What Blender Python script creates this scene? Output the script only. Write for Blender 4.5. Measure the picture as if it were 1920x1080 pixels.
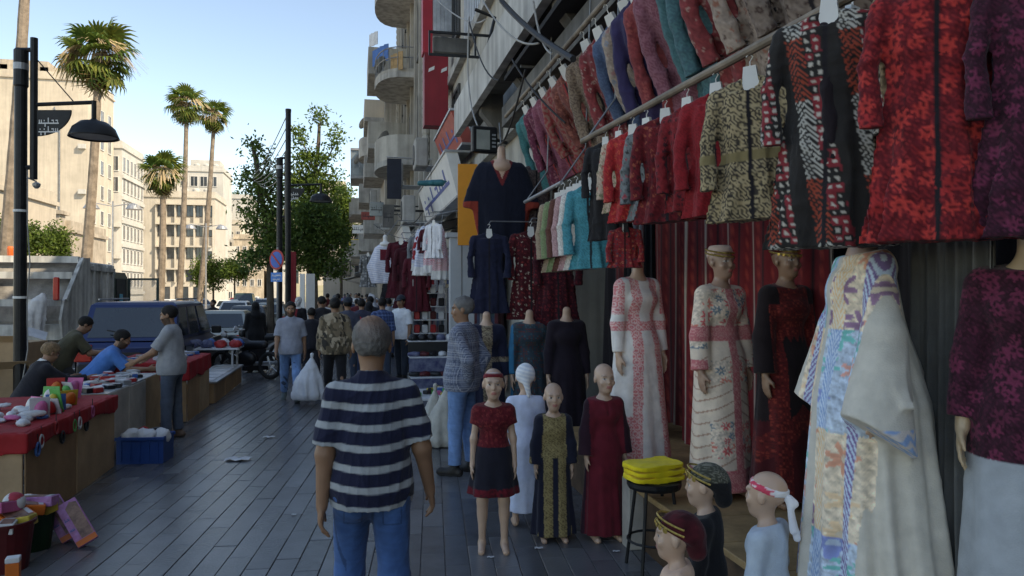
import bpy, math, random
import numpy as np
from mathutils import Vector, Matrix
rnd = random.Random(7)
nrs = np.random.RandomState(5)
R = math.radians
S = bpy.context.scene
C = S.collection
for o in list(bpy.data.objects):
    bpy.data.objects.remove(o)

# ------------------------------------------------------------------ camera
FPX, VPX, HZY, CAMH = 1400.0, 665.0, 548.0, 1.83
YAW = math.atan((960 - VPX) / FPX)
PITCH = math.atan((HZY - 540) / FPX)
cam = bpy.data.cameras.new('camera')
cam.lens = 36 * FPX / 1920
cam.sensor_width = 36
cam.clip_start = 0.05
cam.clip_end = 3000
camo = bpy.data.objects.new('camera', cam)
C.objects.link(camo)
camo.location = (0, 0, CAMH)
camo.rotation_euler = (R(90) + PITCH, 0, -YAW)
S.camera = camo
S.render.resolution_x, S.render.resolution_y = 1024, 576

# ------------------------------------------------------------------ light
SUN_EL, SUN_AZ = 43.0, 128.0          # azimuth clockwise from +Y: behind the right-hand buildings
w = bpy.data.worlds.new('World')
S.world = w
w.use_nodes = True
nt = w.node_tree
bg = nt.nodes['Background']
sky = nt.nodes.new('ShaderNodeTexSky')
sky.sky_type = 'NISHITA'
sky.sun_disc = False
sky.sun_elevation = R(SUN_EL)
sky.sun_rotation = R(SUN_AZ)
sky.air_density = 1.0
sky.dust_density = 0.5
sky.altitude = 900
sky.ozone_density = 1.0
nt.links.new(sky.outputs[0], bg.inputs[0])
bg.inputs[1].default_value = 0.105
sl = bpy.data.lights.new('sun', 'SUN')
sl.energy = 2.45
sl.angle = R(0.5)
sl.color = (1.0, 0.93, 0.82)
so = bpy.data.objects.new('sun', sl)
C.objects.link(so)
to_sun = Vector((math.sin(R(SUN_AZ)) * math.cos(R(SUN_EL)), math.cos(R(SUN_AZ)) * math.cos(R(SUN_EL)), math.sin(R(SUN_EL))))
so.rotation_euler = to_sun.to_track_quat('Z', 'Y').to_euler()
so.location = (20, -20, 40)
S.view_settings.view_transform = 'Standard'
S.view_settings.look = 'None'
S.view_settings.exposure = 1.5
S.view_settings.use_white_balance = True      # camera balanced a little towards the open shade
S.view_settings.white_balance_temperature = 7900
S.view_settings.gamma = 1.0
S.render.engine = 'CYCLES'

# ------------------------------------------------------------------ pixel -> world
cy, sy = math.cos(YAW), math.sin(YAW)
def at(px, py, d):
    u = (px - 960) / FPX; v = (HZY - py) / FPX
    return Vector((d * (sy + u * cy), d * (cy - u * sy), CAMH + v * d))
def gd(py, z=0.0):
    return (CAMH - z) * FPX / (py - HZY)
def on_ground(px, py, z=0.0):
    return at(px, py, gd(py, z))
def dX(px, X):                       # axial distance of the point of lateral position X seen at column px
    return X * FPX / (cy * (px - VPX))
def atX(px, py, X):
    return at(px, py, dX(px, X))

# ------------------------------------------------------------------ materials
def lin(c):
    return tuple(((v / 12.92) if v <= 0.04045 else ((v + 0.055) / 1.055) ** 2.4) for v in c)
def hx(s):
    return lin(tuple(int(s[i:i + 2], 16) / 255 for i in (0, 2, 4)))
MATS = {}
def mat(name, col=(0.5, 0.5, 0.5), rough=0.7, metal=0.0, var=0.18, vs=3.0, bump=0.0, bs=40.0, spec=0.4, col2=None, emit=None, alpha=None, streak=0.0, world=False):
    """principled with noise-driven colour variation, optional second colour, vertical streak wear and bump"""
    if name in MATS:
        return MATS[name]
    m = bpy.data.materials.new(name)
    m.use_nodes = True
    t = m.node_tree; N = t.nodes; L = t.links
    b = N['Principled BSDF']
    b.inputs['Roughness'].default_value = rough
    b.inputs['Metallic'].default_value = metal
    b.inputs['Specular IOR Level'].default_value = spec
    tc = N.new('ShaderNodeTexCoord')
    nz = N.new('ShaderNodeTexNoise'); nz.inputs['Scale'].default_value = vs; nz.inputs['Detail'].default_value = 5; nz.inputs['Roughness'].default_value = 0.65
    geo = N.new('ShaderNodeNewGeometry')
    L.new(geo.outputs['Position'] if world else tc.outputs['Object'], nz.inputs['Vector'])
    rp = N.new('ShaderNodeValToRGB')
    c = Vector(col[:3])
    d = Vector(col2[:3]) if col2 else c * (1 - var * 1.6)
    e = c * (1 + var)
    rp.color_ramp.elements[0].position = 0.3; rp.color_ramp.elements[0].color = (*d, 1)
    rp.color_ramp.elements[1].position = 0.7; rp.color_ramp.elements[1].color = (*e, 1)
    L.new(nz.outputs['Fac'], rp.inputs[0])
    src = rp.outputs[0]
    if streak:
        mp = N.new('ShaderNodeMapping'); mp.inputs['Scale'].default_value = (2.2, 2.2, 0.16)
        L.new(tc.outputs['Object'], mp.inputs[0])
        n2 = N.new('ShaderNodeTexNoise'); n2.inputs['Scale'].default_value = 2.0; n2.inputs['Detail'].default_value = 6
        L.new(mp.outputs[0], n2.inputs['Vector'])
        r2 = N.new('ShaderNodeValToRGB'); r2.color_ramp.elements[0].position = 0.35; r2.color_ramp.elements[1].position = 0.6
        r2.color_ramp.elements[0].color = (1 - streak,) * 3 + (1,); r2.color_ramp.elements[1].color = (1, 1, 1, 1)
        L.new(n2.outputs['Fac'], r2.inputs[0])
        mx = N.new('ShaderNodeMix'); mx.data_type = 'RGBA'; mx.blend_type = 'MULTIPLY'; mx.inputs['Factor'].default_value = 1
        L.new(src, mx.inputs['A']); L.new(r2.outputs[0], mx.inputs['B'])
        src = mx.outputs['Result']
    L.new(src, b.inputs['Base Color'])
    if bump:
        n3 = N.new('ShaderNodeTexNoise'); n3.inputs['Scale'].default_value = bs; n3.inputs['Detail'].default_value = 4
        L.new(tc.outputs['Object'], n3.inputs['Vector'])
        bp = N.new('ShaderNodeBump'); bp.inputs['Strength'].default_value = bump; bp.inputs['Distance'].default_value = 0.02
        L.new(n3.outputs['Fac'], bp.inputs['Height']); L.new(bp.outputs[0], b.inputs['Normal'])
    if emit:
        b.inputs['Emission Color'].default_value = (*emit[0], 1); b.inputs['Emission Strength'].default_value = emit[1]
    if alpha is not None:
        b.inputs['Alpha'].default_value = alpha
    MATS[name] = m
    return m
def glass_mat(name, col, rough=0.08):
    if name in MATS: return MATS[name]
    m = mat(name, col, rough, 0, 0.15, 1.0, spec=0.8)
    return m
def attr_mat(name, rough, weave, spec=0.3, sheen=0.0, var=0.22, gain=1.0):
    """colour comes from the woven / dyed colour stored on the mesh; fine weave and fading are procedural"""
    m = bpy.data.materials.new(name); m.use_nodes = True
    t = m.node_tree; N = t.nodes; L = t.links; b = N['Principled BSDF']
    a = N.new('ShaderNodeAttribute'); a.attribute_name = 'col'
    tc = N.new('ShaderNodeTexCoord')
    nz = N.new('ShaderNodeTexNoise'); nz.inputs['Scale'].default_value = 14; nz.inputs['Detail'].default_value = 6
    L.new(tc.outputs['Object'], nz.inputs['Vector'])
    mr = N.new('ShaderNodeMapRange'); mr.inputs['From Min'].default_value = 0.3; mr.inputs['From Max'].default_value = 0.7
    mr.inputs['To Min'].default_value = gain * (1 - var); mr.inputs['To Max'].default_value = gain * (1 + var)
    L.new(nz.outputs['Fac'], mr.inputs['Value'])
    mx = N.new('ShaderNodeVectorMath'); mx.operation = 'SCALE'
    L.new(a.outputs['Color'], mx.inputs[0]); L.new(mr.outputs[0], mx.inputs['Scale'])
    L.new(mx.outputs[0], b.inputs['Base Color'])
    b.inputs['Roughness'].default_value = rough
    b.inputs['Specular IOR Level'].default_value = spec
    b.inputs['Sheen Weight'].default_value = sheen
    if weave:
        n3 = N.new('ShaderNodeTexNoise'); n3.inputs['Scale'].default_value = 160; n3.inputs['Detail'].default_value = 3
        L.new(tc.outputs['Object'], n3.inputs['Vector'])
        bp = N.new('ShaderNodeBump'); bp.inputs['Strength'].default_value = weave; bp.inputs['Distance'].default_value = 0.006
        L.new(n3.outputs['Fac'], bp.inputs['Height']); L.new(bp.outputs[0], b.inputs['Normal'])
    MATS[name] = m
    return m
attr_mat('fabric', 0.88, 0.35, 0.2, 0.12, var=.11, gain=1.45)
attr_mat('skin', 0.5, 0.08, 0.4, 0, 0.07)
attr_mat('shell', 0.32, 0.0, 0.5, 0, 0.05)
attr_mat('hair', 0.65, 0.8, 0.3, 0, 0.3)
attr_mat('goods', 0.55, 0.15, 0.4, 0, 0.12)

# ------------------------------------------------------------------ objects
def setp(o, label=None, cat=None, group=None, kind=None):
    if label: o['label'] = label
    if cat: o['category'] = cat
    if group: o['group'] = group
    if kind: o['kind'] = kind
    return o
def thing(name, label, cat, loc=(0, 0, 0), rz=0.0, group=None):
    o = bpy.data.objects.new(name, None)
    o.empty_display_size = 0.2
    C.objects.link(o)
    o.location = loc; o.rotation_euler = (0, 0, rz)
    return setp(o, label, cat, group)
def link(name, me, m=None, parent=None, loc=(0, 0, 0), rot=(0, 0, 0)):
    o = bpy.data.objects.new(name, me)
    C.objects.link(o)
    if m is not None and not me.materials:
        me.materials.append(MATS[m] if isinstance(m, str) else m)
    o.parent = parent
    o.location = loc; o.rotation_euler = rot
    return o
def copy_tree(o, parent=None):
    c = o.copy(); C.objects.link(c); c.parent = parent
    for ch in list(o.children):
        copy_tree(ch, c)
    return c

class MB:
    """collects hard-surface shapes into one mesh"""
    def __init__(s): s.v = []; s.f = []; s.M = None
    def add(s, vs, fs, M=None):
        n = len(s.v); M = M or s.M
        for p in vs:
            p = Vector(p); s.v.append(tuple(M @ p) if M else tuple(p))
        s.f += [tuple(i + n for i in f) for f in fs]
        return s
    def box(s, a, b, M=None, bev=0.0):
        x0, y0, z0 = a; x1, y1, z1 = b
        if x0 > x1: x0, x1 = x1, x0
        if y0 > y1: y0, y1 = y1, y0
        if z0 > z1: z0, z1 = z1, z0
        if bev <= 0:
            return s.add([(x0, y0, z0), (x1, y0, z0), (x1, y1, z0), (x0, y1, z0), (x0, y0, z1), (x1, y0, z1), (x1, y1, z1), (x0, y1, z1)],
                         [(3, 2, 1, 0), (4, 5, 6, 7), (0, 1, 5, 4), (1, 2, 6, 5), (2, 3, 7, 6), (3, 0, 4, 7)], M)
        e = bev
        def ring(z, i): return [(x0 + i, y0, z), (x1 - i, y0, z), (x1, y0 + i, z), (x1, y1 - i, z), (x1 - i, y1, z), (x0 + i, y1, z), (x0, y1 - i, z), (x0, y0 + i, z)]
        def inner(z): return [(x0 + 2 * e, y0 + e, z), (x1 - 2 * e, y0 + e, z), (x1 - e, y0 + 2 * e, z), (x1 - e, y1 - 2 * e, z), (x1 - 2 * e, y1 - e, z), (x0 + 2 * e, y1 - e, z), (x0 + e, y1 - 2 * e, z), (x0 + e, y0 + 2 * e, z)]
        return s.rings([inner(z0), ring(z0 + e, e), ring(z1 - e, e), inner(z1)], True, True, M)
    def rings(s, rs, cap0=True, cap1=True, M=None, close=True):
        n = len(rs[0]); vs = [p for r in rs for p in r]; fs = []
        for i in range(len(rs) - 1):
            for j in range(n if close else n - 1):
                k = (j + 1) % n
                fs.append((i * n + j, i * n + k, (i + 1) * n + k, (i + 1) * n + j))
        if cap0: fs.append(tuple(range(n - 1, -1, -1)))
        if cap1: fs.append(tuple(range((len(rs) - 1) * n, len(rs) * n)))
        return s.add(vs, fs, M)
    def tube(s, pts, r, n=8, M=None, caps=True):
        pts = [Vector(p) for p in pts]; rs = r if isinstance(r, (list, tuple)) else [r] * len(pts); out = []
        up = None
        for i, p in enumerate(pts):
            t = (pts[min(i + 1, len(pts) - 1)] - pts[max(i - 1, 0)])
            if t.length < 1e-9: t = Vector((0, 0, 1))
            t.normalize()
            if up is None:
                up = Vector((0, 0, 1)) if abs(t.z) < 0.9 else Vector((0, 1, 0))
            a = t.cross(up)
            if a.length < 1e-6: a = t.cross(Vector((1, 0, 0)))
            a.normalize(); b = t.cross(a).normalized(); up = -b if b.dot(up) < 0 else b
            a = t.cross(up).normalized()
            out.append([tuple(p + (a * math.cos(2 * math.pi * k / n) + up * math.sin(2 * math.pi * k / n)) * rs[i]) for k in range(n)])
        return s.rings(out, caps, caps, M)
    def lathe(s, prof, n=16, c=(0, 0, 0), M=None, sx=1.0, sy_=1.0):
        rs = [[(c[0] + r * sx * math.cos(2 * math.pi * k / n), c[1] + r * sy_ * math.sin(2 * math.pi * k / n), c[2] + z) for k in range(n)] for r, z in prof]
        return s.rings(rs, True, True, M)
    def prism(s, poly, axis, a, b, M=None):
        """poly of 2-D points extruded along axis ('x','y','z') from a to b"""
        def P(p, t): return {'x': (t, p[0], p[1]), 'y': (p[0], t, p[1]), 'z': (p[0], p[1], t)}[axis]
        return s.rings([[P(p, a) for p in poly], [P(p, b) for p in poly]], True, True, M)
    def mesh(s, name='m', smooth=False):
        me = bpy.data.meshes.new(name)
        me.from_pydata(s.v, [], s.f); me.update()
        import bmesh
        bm = bmesh.new(); bm.from_mesh(me); bmesh.ops.recalc_face_normals(bm, faces=bm.faces); bm.to_mesh(me); bm.free()
        if smooth:
            me.shade_smooth() if smooth is True else me.shade_auto_smooth() if hasattr(me, 'shade_auto_smooth') else None
        return me
    def build(s, name, m, parent=None, loc=(0, 0, 0), rot=(0, 0, 0), smooth=False):
        return link(name, s.mesh(name, smooth), m, parent, loc, rot)

def np_mesh(name, v, f, col=None, smooth=True):
    me = bpy.data.meshes.new(name)
    v = np.asarray(v, np.float32); f = np.asarray(f, np.int32)
    n = f.shape[1]
    me.vertices.add(len(v)); me.vertices.foreach_set('co', v.ravel())
    me.loops.add(f.size); me.loops.foreach_set('vertex_index', f.ravel())
    me.polygons.add(len(f)); me.polygons.foreach_set('loop_start', np.arange(0, f.size, n, dtype=np.int32))
    me.update(calc_edges=True)
    if smooth: me.polygons.foreach_set('use_smooth', np.ones(len(f), bool))
    if col is not None:
        a = me.color_attributes.new('col', 'FLOAT_COLOR', 'POINT')
        c = np.ones((len(v), 4), np.float32); c[:, :3] = np.clip(col, 0, 1)
        a.data.foreach_set('color', c.ravel())
    me.validate()
    return me

# ------------------------------------------------------------------ signed-distance modeller (smooth blends, surface nets)
class Field:
    def __init__(s, lo, hi, h):
        s.h = h; s.lo = np.array(lo, np.float64)
        s.n = np.ceil((np.array(hi) - s.lo) / h).astype(int) + 2
        s.ax = [(s.lo[i] + h * np.arange(s.n[i])).astype(np.float32) for i in range(3)]
        s.d = np.full(tuple(s.n), 1.0, np.float32)
    def _sl(s, lo, hi):
        a = np.maximum(np.floor((np.array(lo) - s.lo) / s.h).astype(int), 0)
        b = np.minimum(np.ceil((np.array(hi) - s.lo) / s.h).astype(int) + 1, s.n)
        if (b <= a).any(): return None
        return tuple(slice(a[i], b[i]) for i in range(3))
    def _grid(s, sl):
        return s.ax[0][sl[0]][:, None, None], s.ax[1][sl[1]][None, :, None], s.ax[2][sl[2]][None, None, :]
    def put(s, lo, hi, fn, k=0.02, sub=False, cuts=()):
        m = k + 3 * s.h
        sl = s._sl(np.array(lo) - m, np.array(hi) + m)
        if sl is None: return s
        x, y, z = s._grid(sl)
        e = fn(x, y, z)
        for p, nn in cuts:
            e = np.maximum(e, (x - p[0]) * nn[0] + (y - p[1]) * nn[1] + (z - p[2]) * nn[2])
        d = s.d[sl]
        if sub: e = -e
        if k > 0:
            hh = np.maximum(k - np.abs(d - e), 0) / k
            q = hh * hh * k * 0.25
        else: q = 0
        s.d[sl] = (np.maximum(d, e) + q) if sub else (np.minimum(d, e) - q)
        return s
    def cap(s, a, b, ra, rb=None, k=0.02, sub=False, cuts=(), fl=None):
        """round cone a-b; fl = (axis unit vector, factor): flattened along that axis"""
        rb = ra if rb is None else rb
        a = np.array(a, float); b = np.array(b, float); ab = b - a; L2 = max(float(ab @ ab), 1e-9)
        r = max(ra, rb)
        def fn(x, y, z):
            px, py, pz = x - a[0], y - a[1], z - a[2]
            t = np.clip((px * ab[0] + py * ab[1] + pz * ab[2]) / L2, 0, 1)
            qx, qy, qz = px - t * ab[0], py - t * ab[1], pz - t * ab[2]
            if fl is not None:
                n, fac = fl
                c = qx * n[0] + qy * n[1] + qz * n[2]
                c2 = c * (1 / fac - 1)
                qx, qy, qz = qx + c2 * n[0], qy + c2 * n[1], qz + c2 * n[2]
            return np.sqrt(qx * qx + qy * qy + qz * qz) - (ra + t * (rb - ra))
        return s.put(np.minimum(a, b) - r, np.maximum(a, b) + r, fn, k, sub, cuts)
    def ell(s, c, r, k=0.02, rot=None, sub=False, cuts=()):
        c = np.array(c, float); r = np.array(r, float); m = r.max(); mn = r.min()
        A = np.array(rot if rot is not None else np.eye(3)).T / r[:, None]
        def fn(x, y, z):
            px, py, pz = x - c[0], y - c[1], z - c[2]
            qx = A[0, 0] * px + A[0, 1] * py + A[0, 2] * pz
            qy = A[1, 0] * px + A[1, 1] * py + A[1, 2] * pz
            qz = A[2, 0] * px + A[2, 1] * py + A[2, 2] * pz
            l = np.sqrt(qx * qx + qy * qy + qz * qz)
            g = np.sqrt((qx / r[0]) ** 2 + (qy / r[1]) ** 2 + (qz / r[2]) ** 2) + 1e-6
            return l * (l - 1) / g
        return s.put(c - m, c + m, fn, k, sub, cuts)
    def prof(s, zs, ws, ds, cx=0.0, cy_=0.0, nf=0, amp=0.0, ph=0.0, k=0.02, rnd_=0.0, sq=2.0, cuts=()):
        """solid of elliptic cross-section: half width ws and half depth ds over heights zs; nf folds of depth amp growing downwards"""
        zs = np.array(zs, float); o = np.argsort(zs); zs = zs[o]
        ws = np.array(ws, float)[o]; ds = np.array(ds, float)[o]
        cxs = (np.array(cx, float)[o] if np.ndim(cx) else np.full(len(zs), cx)); cys = (np.array(cy_, float)[o] if np.ndim(cy_) else np.full(len(zs), cy_))
        W = ws.max() * (1 + amp); D = ds.max() * (1 + amp)
        def fn(x, y, z):
            zz = z.ravel()
            def I(a): return np.interp(zz, zs, a).astype(np.float32)[None, None, :]
            w, d = I(ws), I(ds)
            qx, qy = (x - I(cxs)) / w, (y - I(cys)) / d
            r = (np.abs(qx) ** sq + np.abs(qy) ** sq) ** (1 / sq)
            if nf:
                th = np.arctan2(qy, qx)
                t = np.clip((zs[-1] - z) / (zs[-1] - zs[0]), 0, 1)
                f = np.sin(nf * th + ph + 0.9 * np.sin(2 * th + ph) + 1.2 * np.sin(3 * z)) + 0.45 * np.sin(nf * 1.7 * th - ph + 2 * z)
                r = r - amp * t * f
            e = (r - 1) * np.minimum(w, d)
            return np.maximum(e, np.maximum(z - zs[-1], zs[0] - z) - 0 * x)
        return s.put((cxs.min() - W, cys.min() - D, zs[0]), (cxs.max() + W, cys.max() + D, zs[-1]), fn, k, False, cuts)
    def cutplane(s, p, n):
        x, y, z = s.ax[0][:, None, None], s.ax[1][None, :, None], s.ax[2][None, None, :]
        s.d = np.maximum(s.d, ((x - p[0]) * n[0] + (y - p[1]) * n[1] + (z - p[2]) * n[2]).astype(np.float32))
        return s
    def surf(s):
        d = s.d
        for ax in range(3):      # closed at the border
            sl = [slice(None)] * 3
            for e in (0, -1):
                sl[ax] = e; d[tuple(sl)] = np.maximum(d[tuple(sl)], s.h * 0.5)
        ins = d < 0
        nx, ny, nz = d.shape
        cnt = np.zeros((nx - 1, ny - 1, nz - 1), np.int8)
        for i in (0, 1):
            for j in (0, 1):
                for k in (0, 1):
                    cnt += ins[i:nx - 1 + i, j:ny - 1 + j, k:nz - 1 + k]
        act = (cnt > 0) & (cnt < 8)
        I, J, K = np.nonzero(act)
        idx = np.full(act.shape, -1, np.int32); idx[I, J, K] = np.arange(len(I))
        cv = {}
        for i in (0, 1):
            for j in (0, 1):
                for k in (0, 1):
                    cv[i, j, k] = d[I + i, J + j, K + k]
        acc = np.zeros((len(I), 3)); w = np.zeros(len(I))
        for ax in range(3):
            for u in (0, 1):
                for v in (0, 1):
                    a = [u, v]; a.insert(ax, 0); b = list(a); b[ax] = 1
                    da, db = cv[tuple(a)], cv[tuple(b)]
                    cr = (da < 0) != (db < 0)
                    t = np.where(cr, da / np.where(cr, da - db, 1), 0)
                    p = np.zeros((len(I), 3)); p[:] = a; p[:, ax] += t
                    acc += p * cr[:, None]; w += cr
        V = (acc / w[:, None] + np.stack([I, J, K], 1)) * s.h + s.lo
        F = []
        for ax in range(3):
            o1, o2 = [(1, 2), (2, 0), (0, 1)][ax]
            n = [nx, ny, nz]
            sl0 = [slice(1, n[q] - 1) for q in range(3)]; sl0[ax] = slice(0, n[ax] - 1)
            sl1 = list(sl0); sl1[ax] = slice(1, n[ax])
            A = ins[tuple(sl0)]; B = ins[tuple(sl1)]
            for flip, mask in ((False, A & ~B), (True, ~A & B)):
                P = np.stack(np.nonzero(mask), 1)
                if not len(P): continue
                for q in range(3):
                    if q != ax: P[:, q] += 1
                def c(da_, db_):
                    Q = P.copy(); Q[:, o1] += da_; Q[:, o2] += db_
                    return idx[Q[:, 0], Q[:, 1], Q[:, 2]]
                q4 = np.stack([c(-1, -1), c(0, -1), c(0, 0), c(-1, 0)], 1)
                if flip: q4 = q4[:, ::-1]
                F.append(q4)
        F = np.concatenate(F)
        return V, F[(F >= 0).all(1)]
def vnormals(V, F):
    n = np.cross(V[F[:, 2]] - V[F[:, 0]], V[F[:, 3]] - V[F[:, 1]])
    N = np.zeros_like(V)
    for i in range(4): np.add.at(N, F[:, i], n)
    return N / (np.linalg.norm(N, axis=1, keepdims=True) + 1e-12)
def relax(V, F, it=1):
    E = np.concatenate([F[:, [0, 1]], F[:, [1, 2]], F[:, [2, 3]], F[:, [3, 0]]])
    for _ in range(it):
        A = np.zeros_like(V); c = np.zeros(len(V))
        np.add.at(A, E[:, 0], V[E[:, 1]]); np.add.at(c, E[:, 0], 1); np.add.at(A, E[:, 1], V[E[:, 0]]); np.add.at(c, E[:, 1], 1)
        V = 0.4 * V + 0.6 * A / np.maximum(c, 1)[:, None]
    return V
def wrinkle(V, F, amp, sc=1.0, seed=0):
    if amp <= 0: return V
    N = vnormals(V, F); r = np.random.RandomState(seed)
    q = np.zeros(len(V))
    for i in range(5):
        k = r.normal(size=3) * np.array([16, 16, 13]) * sc * (0.6 + 0.35 * i); k2 = r.normal(size=3) * 7 * sc
        w_ = np.sin(V @ k + 1.6 * np.sin(V @ k2 + r.rand() * 6) + r.rand() * 6)
        q += (1 - np.abs(w_)) ** 2 * (0.9 - 0.12 * i) - 0.3
    return V + N * (amp * q / 2)[:, None]
# ------------------------------------------------------------------ cloth colour patterns (dyed / embroidered, per point)
def sn(p, s=1.0, seed=0):
    r = np.random.RandomState(seed); q = np.zeros(len(p))
    for i in range(6):
        k = r.normal(size=3) * s; k2 = r.normal(size=3) * s * 0.8
        q += np.sin(p @ k + 1.5 * np.sin(p @ k2 + r.rand() * 6) + r.rand() * 6)
    return q / 6 * 1.6
def mixc(a, b, t):
    t = np.clip(t, 0, 1)[:, None] if np.ndim(t) else t
    return np.asarray(a) * (1 - t) + np.asarray(b) * t
def C_(c):
    return lambda p: np.tile(np.array(c, float), (len(p), 1))
def hsh(i, j, sd=0):
    v = np.sin(i * 127.1 + j * 311.7 + sd * 17.3) * 43758.5453
    return v - np.floor(v)
def tri(x): return np.abs((x % 1.0) * 2 - 1)
def damask(c1, c2, s=0.05, thr=0.1, c3=None):
    """staggered rosettes with rings and small fillers"""
    def f(p):
        v = p[:, 2] / s; u = p[:, 0] / s + .5 * (np.floor(v) % 2)
        x, y = (u % 1) - .5, (v % 1) - .5
        d = np.hypot(x, y); th = np.arctan2(y, x)
        q = np.cos(d * 17 + .5 * np.cos(6 * th)) * .8 + .35 * np.cos(8 * th) * (d > .2) + .35 * sn(p, 90, 3)
        o = mixc(c1, c2, (q - thr) * 3 + 0.5)
        if c3 is not None: o = np.where((d < 0.13)[:, None], np.array(c3), o)
        return o
    return f
def floral(bg, cols, s=0.12, R0=0.42, dens=0.85, sd=1, leaf=None):
    def f(p):
        o = np.tile(np.array(bg, float), (len(p), 1)); o *= (1 + 0.35 * sn(p, 120, sd))[:, None]
        if leaf is not None:
            t = np.sin(p[:, 0] * 2 * np.pi / (s * 0.33) + 3 * np.sin(p[:, 2] * 30 / s * 0.1)) * np.sin(p[:, 2] * 2 * np.pi / (s * 0.4) + 2 * np.sin(p[:, 0] * 40))
            o = np.where((t > 0.35)[:, None], np.array(leaf), o)
        u, v = p[:, 0] / s, p[:, 2] / s
        for di in (-1, 0, 1):
            for dj in (-1, 0, 1):
                i, j = np.floor(u) + di, np.floor(v) + dj
                h1, h2, h3 = hsh(i, j, sd), hsh(i, j, sd + 1), hsh(i, j, sd + 2)
                x, y = u - (i + 0.2 + 0.6 * h1), v - (j + 0.2 + 0.6 * h2)
                r = np.hypot(x, y); th = np.arctan2(y, x)
                rr = R0 * (0.6 + 0.5 * h3) * (0.72 + 0.28 * np.cos(7 * th + h1 * 6))
                m = (r < rr) & (h3 < dens)
                cc = np.array(cols)[(h1 * 97 % 1 * len(cols)).astype(int) % len(cols)]
                o = np.where(m[:, None], cc * (0.75 + 0.5 * (r / (rr + 1e-6)))[:, None], o)
                o = np.where((m & (r < 0.1))[:, None], np.array(bg) * 0.8, o)
        return o
    return f
def bands(c1, c2, s=0.03, duty=0.5, axis=2):
    return lambda p: mixc(c1, c2, np.clip((tri(p[:, axis] / s) - duty) * 12 + 0.5, 0, 1))
def zigzag(c1, c2, s=0.04, w=0.05, amp=0.03):
    def f(p):
        q = (p[:, 2] + amp * tri(p[:, 0] / w)) / s
        return mixc(c1, c2, np.clip((tri(q) - 0.5) * 8 + 0.5, 0, 1))
    return f
def plaid(c0, c1, c2, s=0.045):
    def f(p):
        th = p[:, 0] + p[:, 1] * 0.9
        a = np.clip((tri(th / s) - 0.62) * 10, 0, 1); b = np.clip((tri(p[:, 2] / s) - 0.62) * 10, 0, 1)
        o = mixc(c0, c1, 0.55 * a + 0.55 * b)
        l = ((tri(th / s + 0.5) > 0.9) | (tri(p[:, 2] / s + 0.5) > 0.9))
        return np.where(l[:, None], np.array(c2), o)
    return f
def camo(p):
    a, b, c = sn(p, 17, 1), sn(p, 22, 2), sn(p, 32, 3)
    o = np.tile(np.array([.15, .115, .075]), (len(p), 1))
    o = np.where((a > 0.15)[:, None], [.075, .06, .04], o)
    o = np.where((b > 0.35)[:, None], [.26, .21, .15], o)
    return np.where((c > 0.55)[:, None], [.025, .022, .018], o)
def stitched(bg, cols, s=0.03, sd=0, dens=0.6):
    """cross-stitch cells"""
    def f(p):
        i, j = np.floor(p[:, 0] / s), np.floor(p[:, 2] / s)
        h = hsh(np.abs(i), j, sd); x, y = (p[:, 0] / s) % 1 - .5, (p[:, 2] / s) % 1 - .5
        m = (h < dens) & ((np.abs(x) + np.abs(y)) < 0.46)
        cc = np.array(cols)[(hsh(np.abs(i), j, sd + 5) * len(cols)).astype(int) % len(cols)]
        return np.where(m[:, None], cc, np.array(bg))
    return f
def denim(c):
    return lambda p: np.array(c) * (1 + 0.35 * sn(p * [1, 1, .5], 9, 4) + 0.12 * sn(p, 70, 5))[:, None]

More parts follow.
